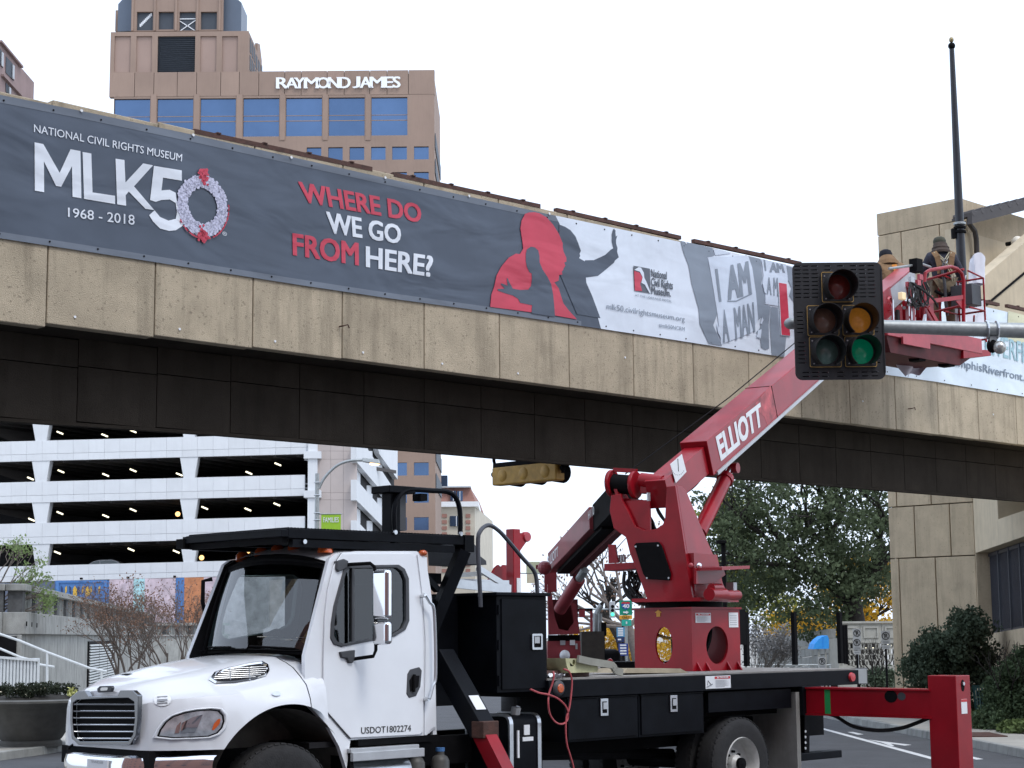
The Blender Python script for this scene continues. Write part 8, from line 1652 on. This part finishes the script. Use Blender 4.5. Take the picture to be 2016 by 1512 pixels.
# ================================================================== left: planter, rails, barrier, trees
pY = 32.2
pc = wy(60, 1465, pY)
pl2 = thing('planter_bowl', 'round grey concrete planter bowl with dark plants at the left', 'planter', WF, (pc.x, pY, .13)); M_plant = mat('dark stone planter', (.105, .105, .098), .85, var=.22, scale=4, bump=.25)
zz = lambda y_: wy(60, y_, pY).z
rr = lambda x: (x-60)*pY/FPX
MB().lathe([(0, .12), (rr(70)*6.0, .12), (rr(70)*6.0, zz(1461)), (rr(68)*7.0, zz(1456)), (rr(128)-.03, zz(1452)) if False else (.54, zz(1454)), (.62, zz(1440)), (.74, zz(1420)), (.80, zz(1405)), (.86, zz(1395)), (.96, zz(1391)), (1.10, zz(1386)), (1.20, zz(1381)), (1.20, zz(1377)), (1.12, zz(1374.5)), (.98, zz(1376)), (.92, zz(1381)), (0, zz(1378))], (pc.x, pY, 0), (0, 0, 1), 48).build('bowl', M_plant, pl2, smooth=True)
r_ = random.Random(77); zs = zz(1378)
MB().lathe([(.93, zs-.03), (.7, zs+.06), (.3, zs+.11), (0, zs+.12)], (pc.x, pY, 0), (0, 0, 1), 24).build('soil', mat('dark potting soil', (.02, .018, .015), .95, var=.4, scale=20, bump=.5), pl2, smooth=True)
cl = [((pc.x+.75*math.sqrt(r_.random())*math.cos(a), pY+.75*math.sqrt(r_.random())*math.sin(a), zs+.12+r_.uniform(0, .1)), .12) for a in [r_.uniform(0, 6.28) for _ in range(40)]]
o = leaves('plants', leaf_mat('dark bedding leaves', (.035, .045, .028), .5, .2, 8), pl2, cl, 5000, .05, 71, kind='stuff'); o = leaves('blossoms', mat('small pale blossoms', (.55, .52, .40), .8, var=.4, scale=20), pl2, [(c, .1) for c, _ in cl[::3]], 110, .05, 72, kind='stuff')
o = leaves('blossoms', mat('pale yellow blossoms', (.60, .62, .25), .8, var=.3, scale=20), pl2, [((pc.x+.75, pY-.2, zs+.14), .1)], 60, .06, 73, kind='stuff')
# stair railings and ribbed barrier
hr = thing('stair_railing', 'white pipe handrail descending along the terrace wall', 'railing', WF, (wy(93, 1380, 44).x, 44, .1)); M_rail = mat('white rail paint', (.62, .66, .68), .5, var=.08)
for pts in (((-30, 1238), (40, 1262), (95, 1285), (178, 1316), (210, 1322)), ((-30, 1268), (0, 1277), (40, 1294), (75, 1303)), ((76, 1308), (107, 1313))): MB().tube([wy(px, py, 44) for px, py in pts], .03, 8).build('rail', M_rail, hr, smooth=True)
for px, y0_, y1_ in ((93, 1284, 1380), (92.5, 1312, 1380), (200, 1322, 1390)): MB().cyl(wy(px, y0_, 44), wy(px, y1_, 44), .03, n=8).build('post', M_rail, hr)
rbr = thing('ribbed_barrier', 'white ribbed panel barrier behind the planter at the left', 'barrier', WF, (wy(30, 1360, 40).x, 40, .1)); z1 = wy(30, 1296, 40).z; xa, xb = wy(-40, 1320, 40).x, wy(75, 1320, 40).x; x = xa
MB().box(xa, xb, 40.05, 40.1, .1, z1).build('backing', M_rail, rbr); MB().beam((xa, 40, z1+.06), (xb, 40, z1-.05), .08, .05).build('top_rail', M_rail, rbr)
while x < xb: MB().box(x, x+.045, 40.0, 40.05, .1, z1-.02).build('rib', M_rail, rbr); x += .075
def bare(label, px, Y, blobs_px, seed, dirs, m_leaf, n, ln, depth=5, r0=.08, pt=None, size=.10, sp=.34):
    b = wy(px, 1330, Y); t = thing('bare_tree', label, 'tree', WF, (b.x, Y, .1), 'bare crape myrtles before the terrace'); mb = MB(); tips = []; rg = random.Random(seed)
    for d in dirs: branches(mb, (b.x+rg.gauss(0, .04), Y, .05), d, ln, r0, depth, rg, tips, sp, .12, (2, 3), .80)
    mb.build('trunk', M_barkb, t); leaves('crown', m_leaf, t, [(tuple(q), .22) for q in tips], n, size, seed); return tips
t_a = bare('bare crape myrtle with rust leaves by the louvre vent', 245, 50, None, 91, ((-.25, 0, 1), (.1, .1, 1), (.35, -.1, 1)), M_russ, 2600, .86, depth=6, r0=.06, size=.06)
t_b = bare('bare crape myrtle with rust leaves beside the truck windshield', 352, 50, None, 92, ((-.3, 0, 1), (.0, .1, 1), (.3, -.1, 1), (-.5, .1, .9)), M_russ, 2800, .9, depth=6, r0=.06, size=.06)
pt_ = thing('pale_green_tree', 'sparse pale green tree branch at the left edge', 'tree', WF, (wy(-60, 1300, 48).x, 48, 0)); mb = MB(); tips = []; rg = random.Random(95); b = wy(-60, 1300, 48)
mb.tube([(b.x, 48, 0), (b.x, 48, 2.5)], [.12, .09], 8)
for d in ((.9, 0, .9), (.7, .2, 1.2), (1.0, -.2, .6), (.3, 0, 1.2), (1.0, .1, .35)): branches(mb, (b.x, 48, 2.4), d, .8, .05, 4, rg, tips, .3, .05, (2, 3), .76)
mb.build('trunk', M_barkb, pt_); leaves('crown', M_pgreen, pt_, [(tuple(q), .2) for q in tips], 1500, .085, 96)
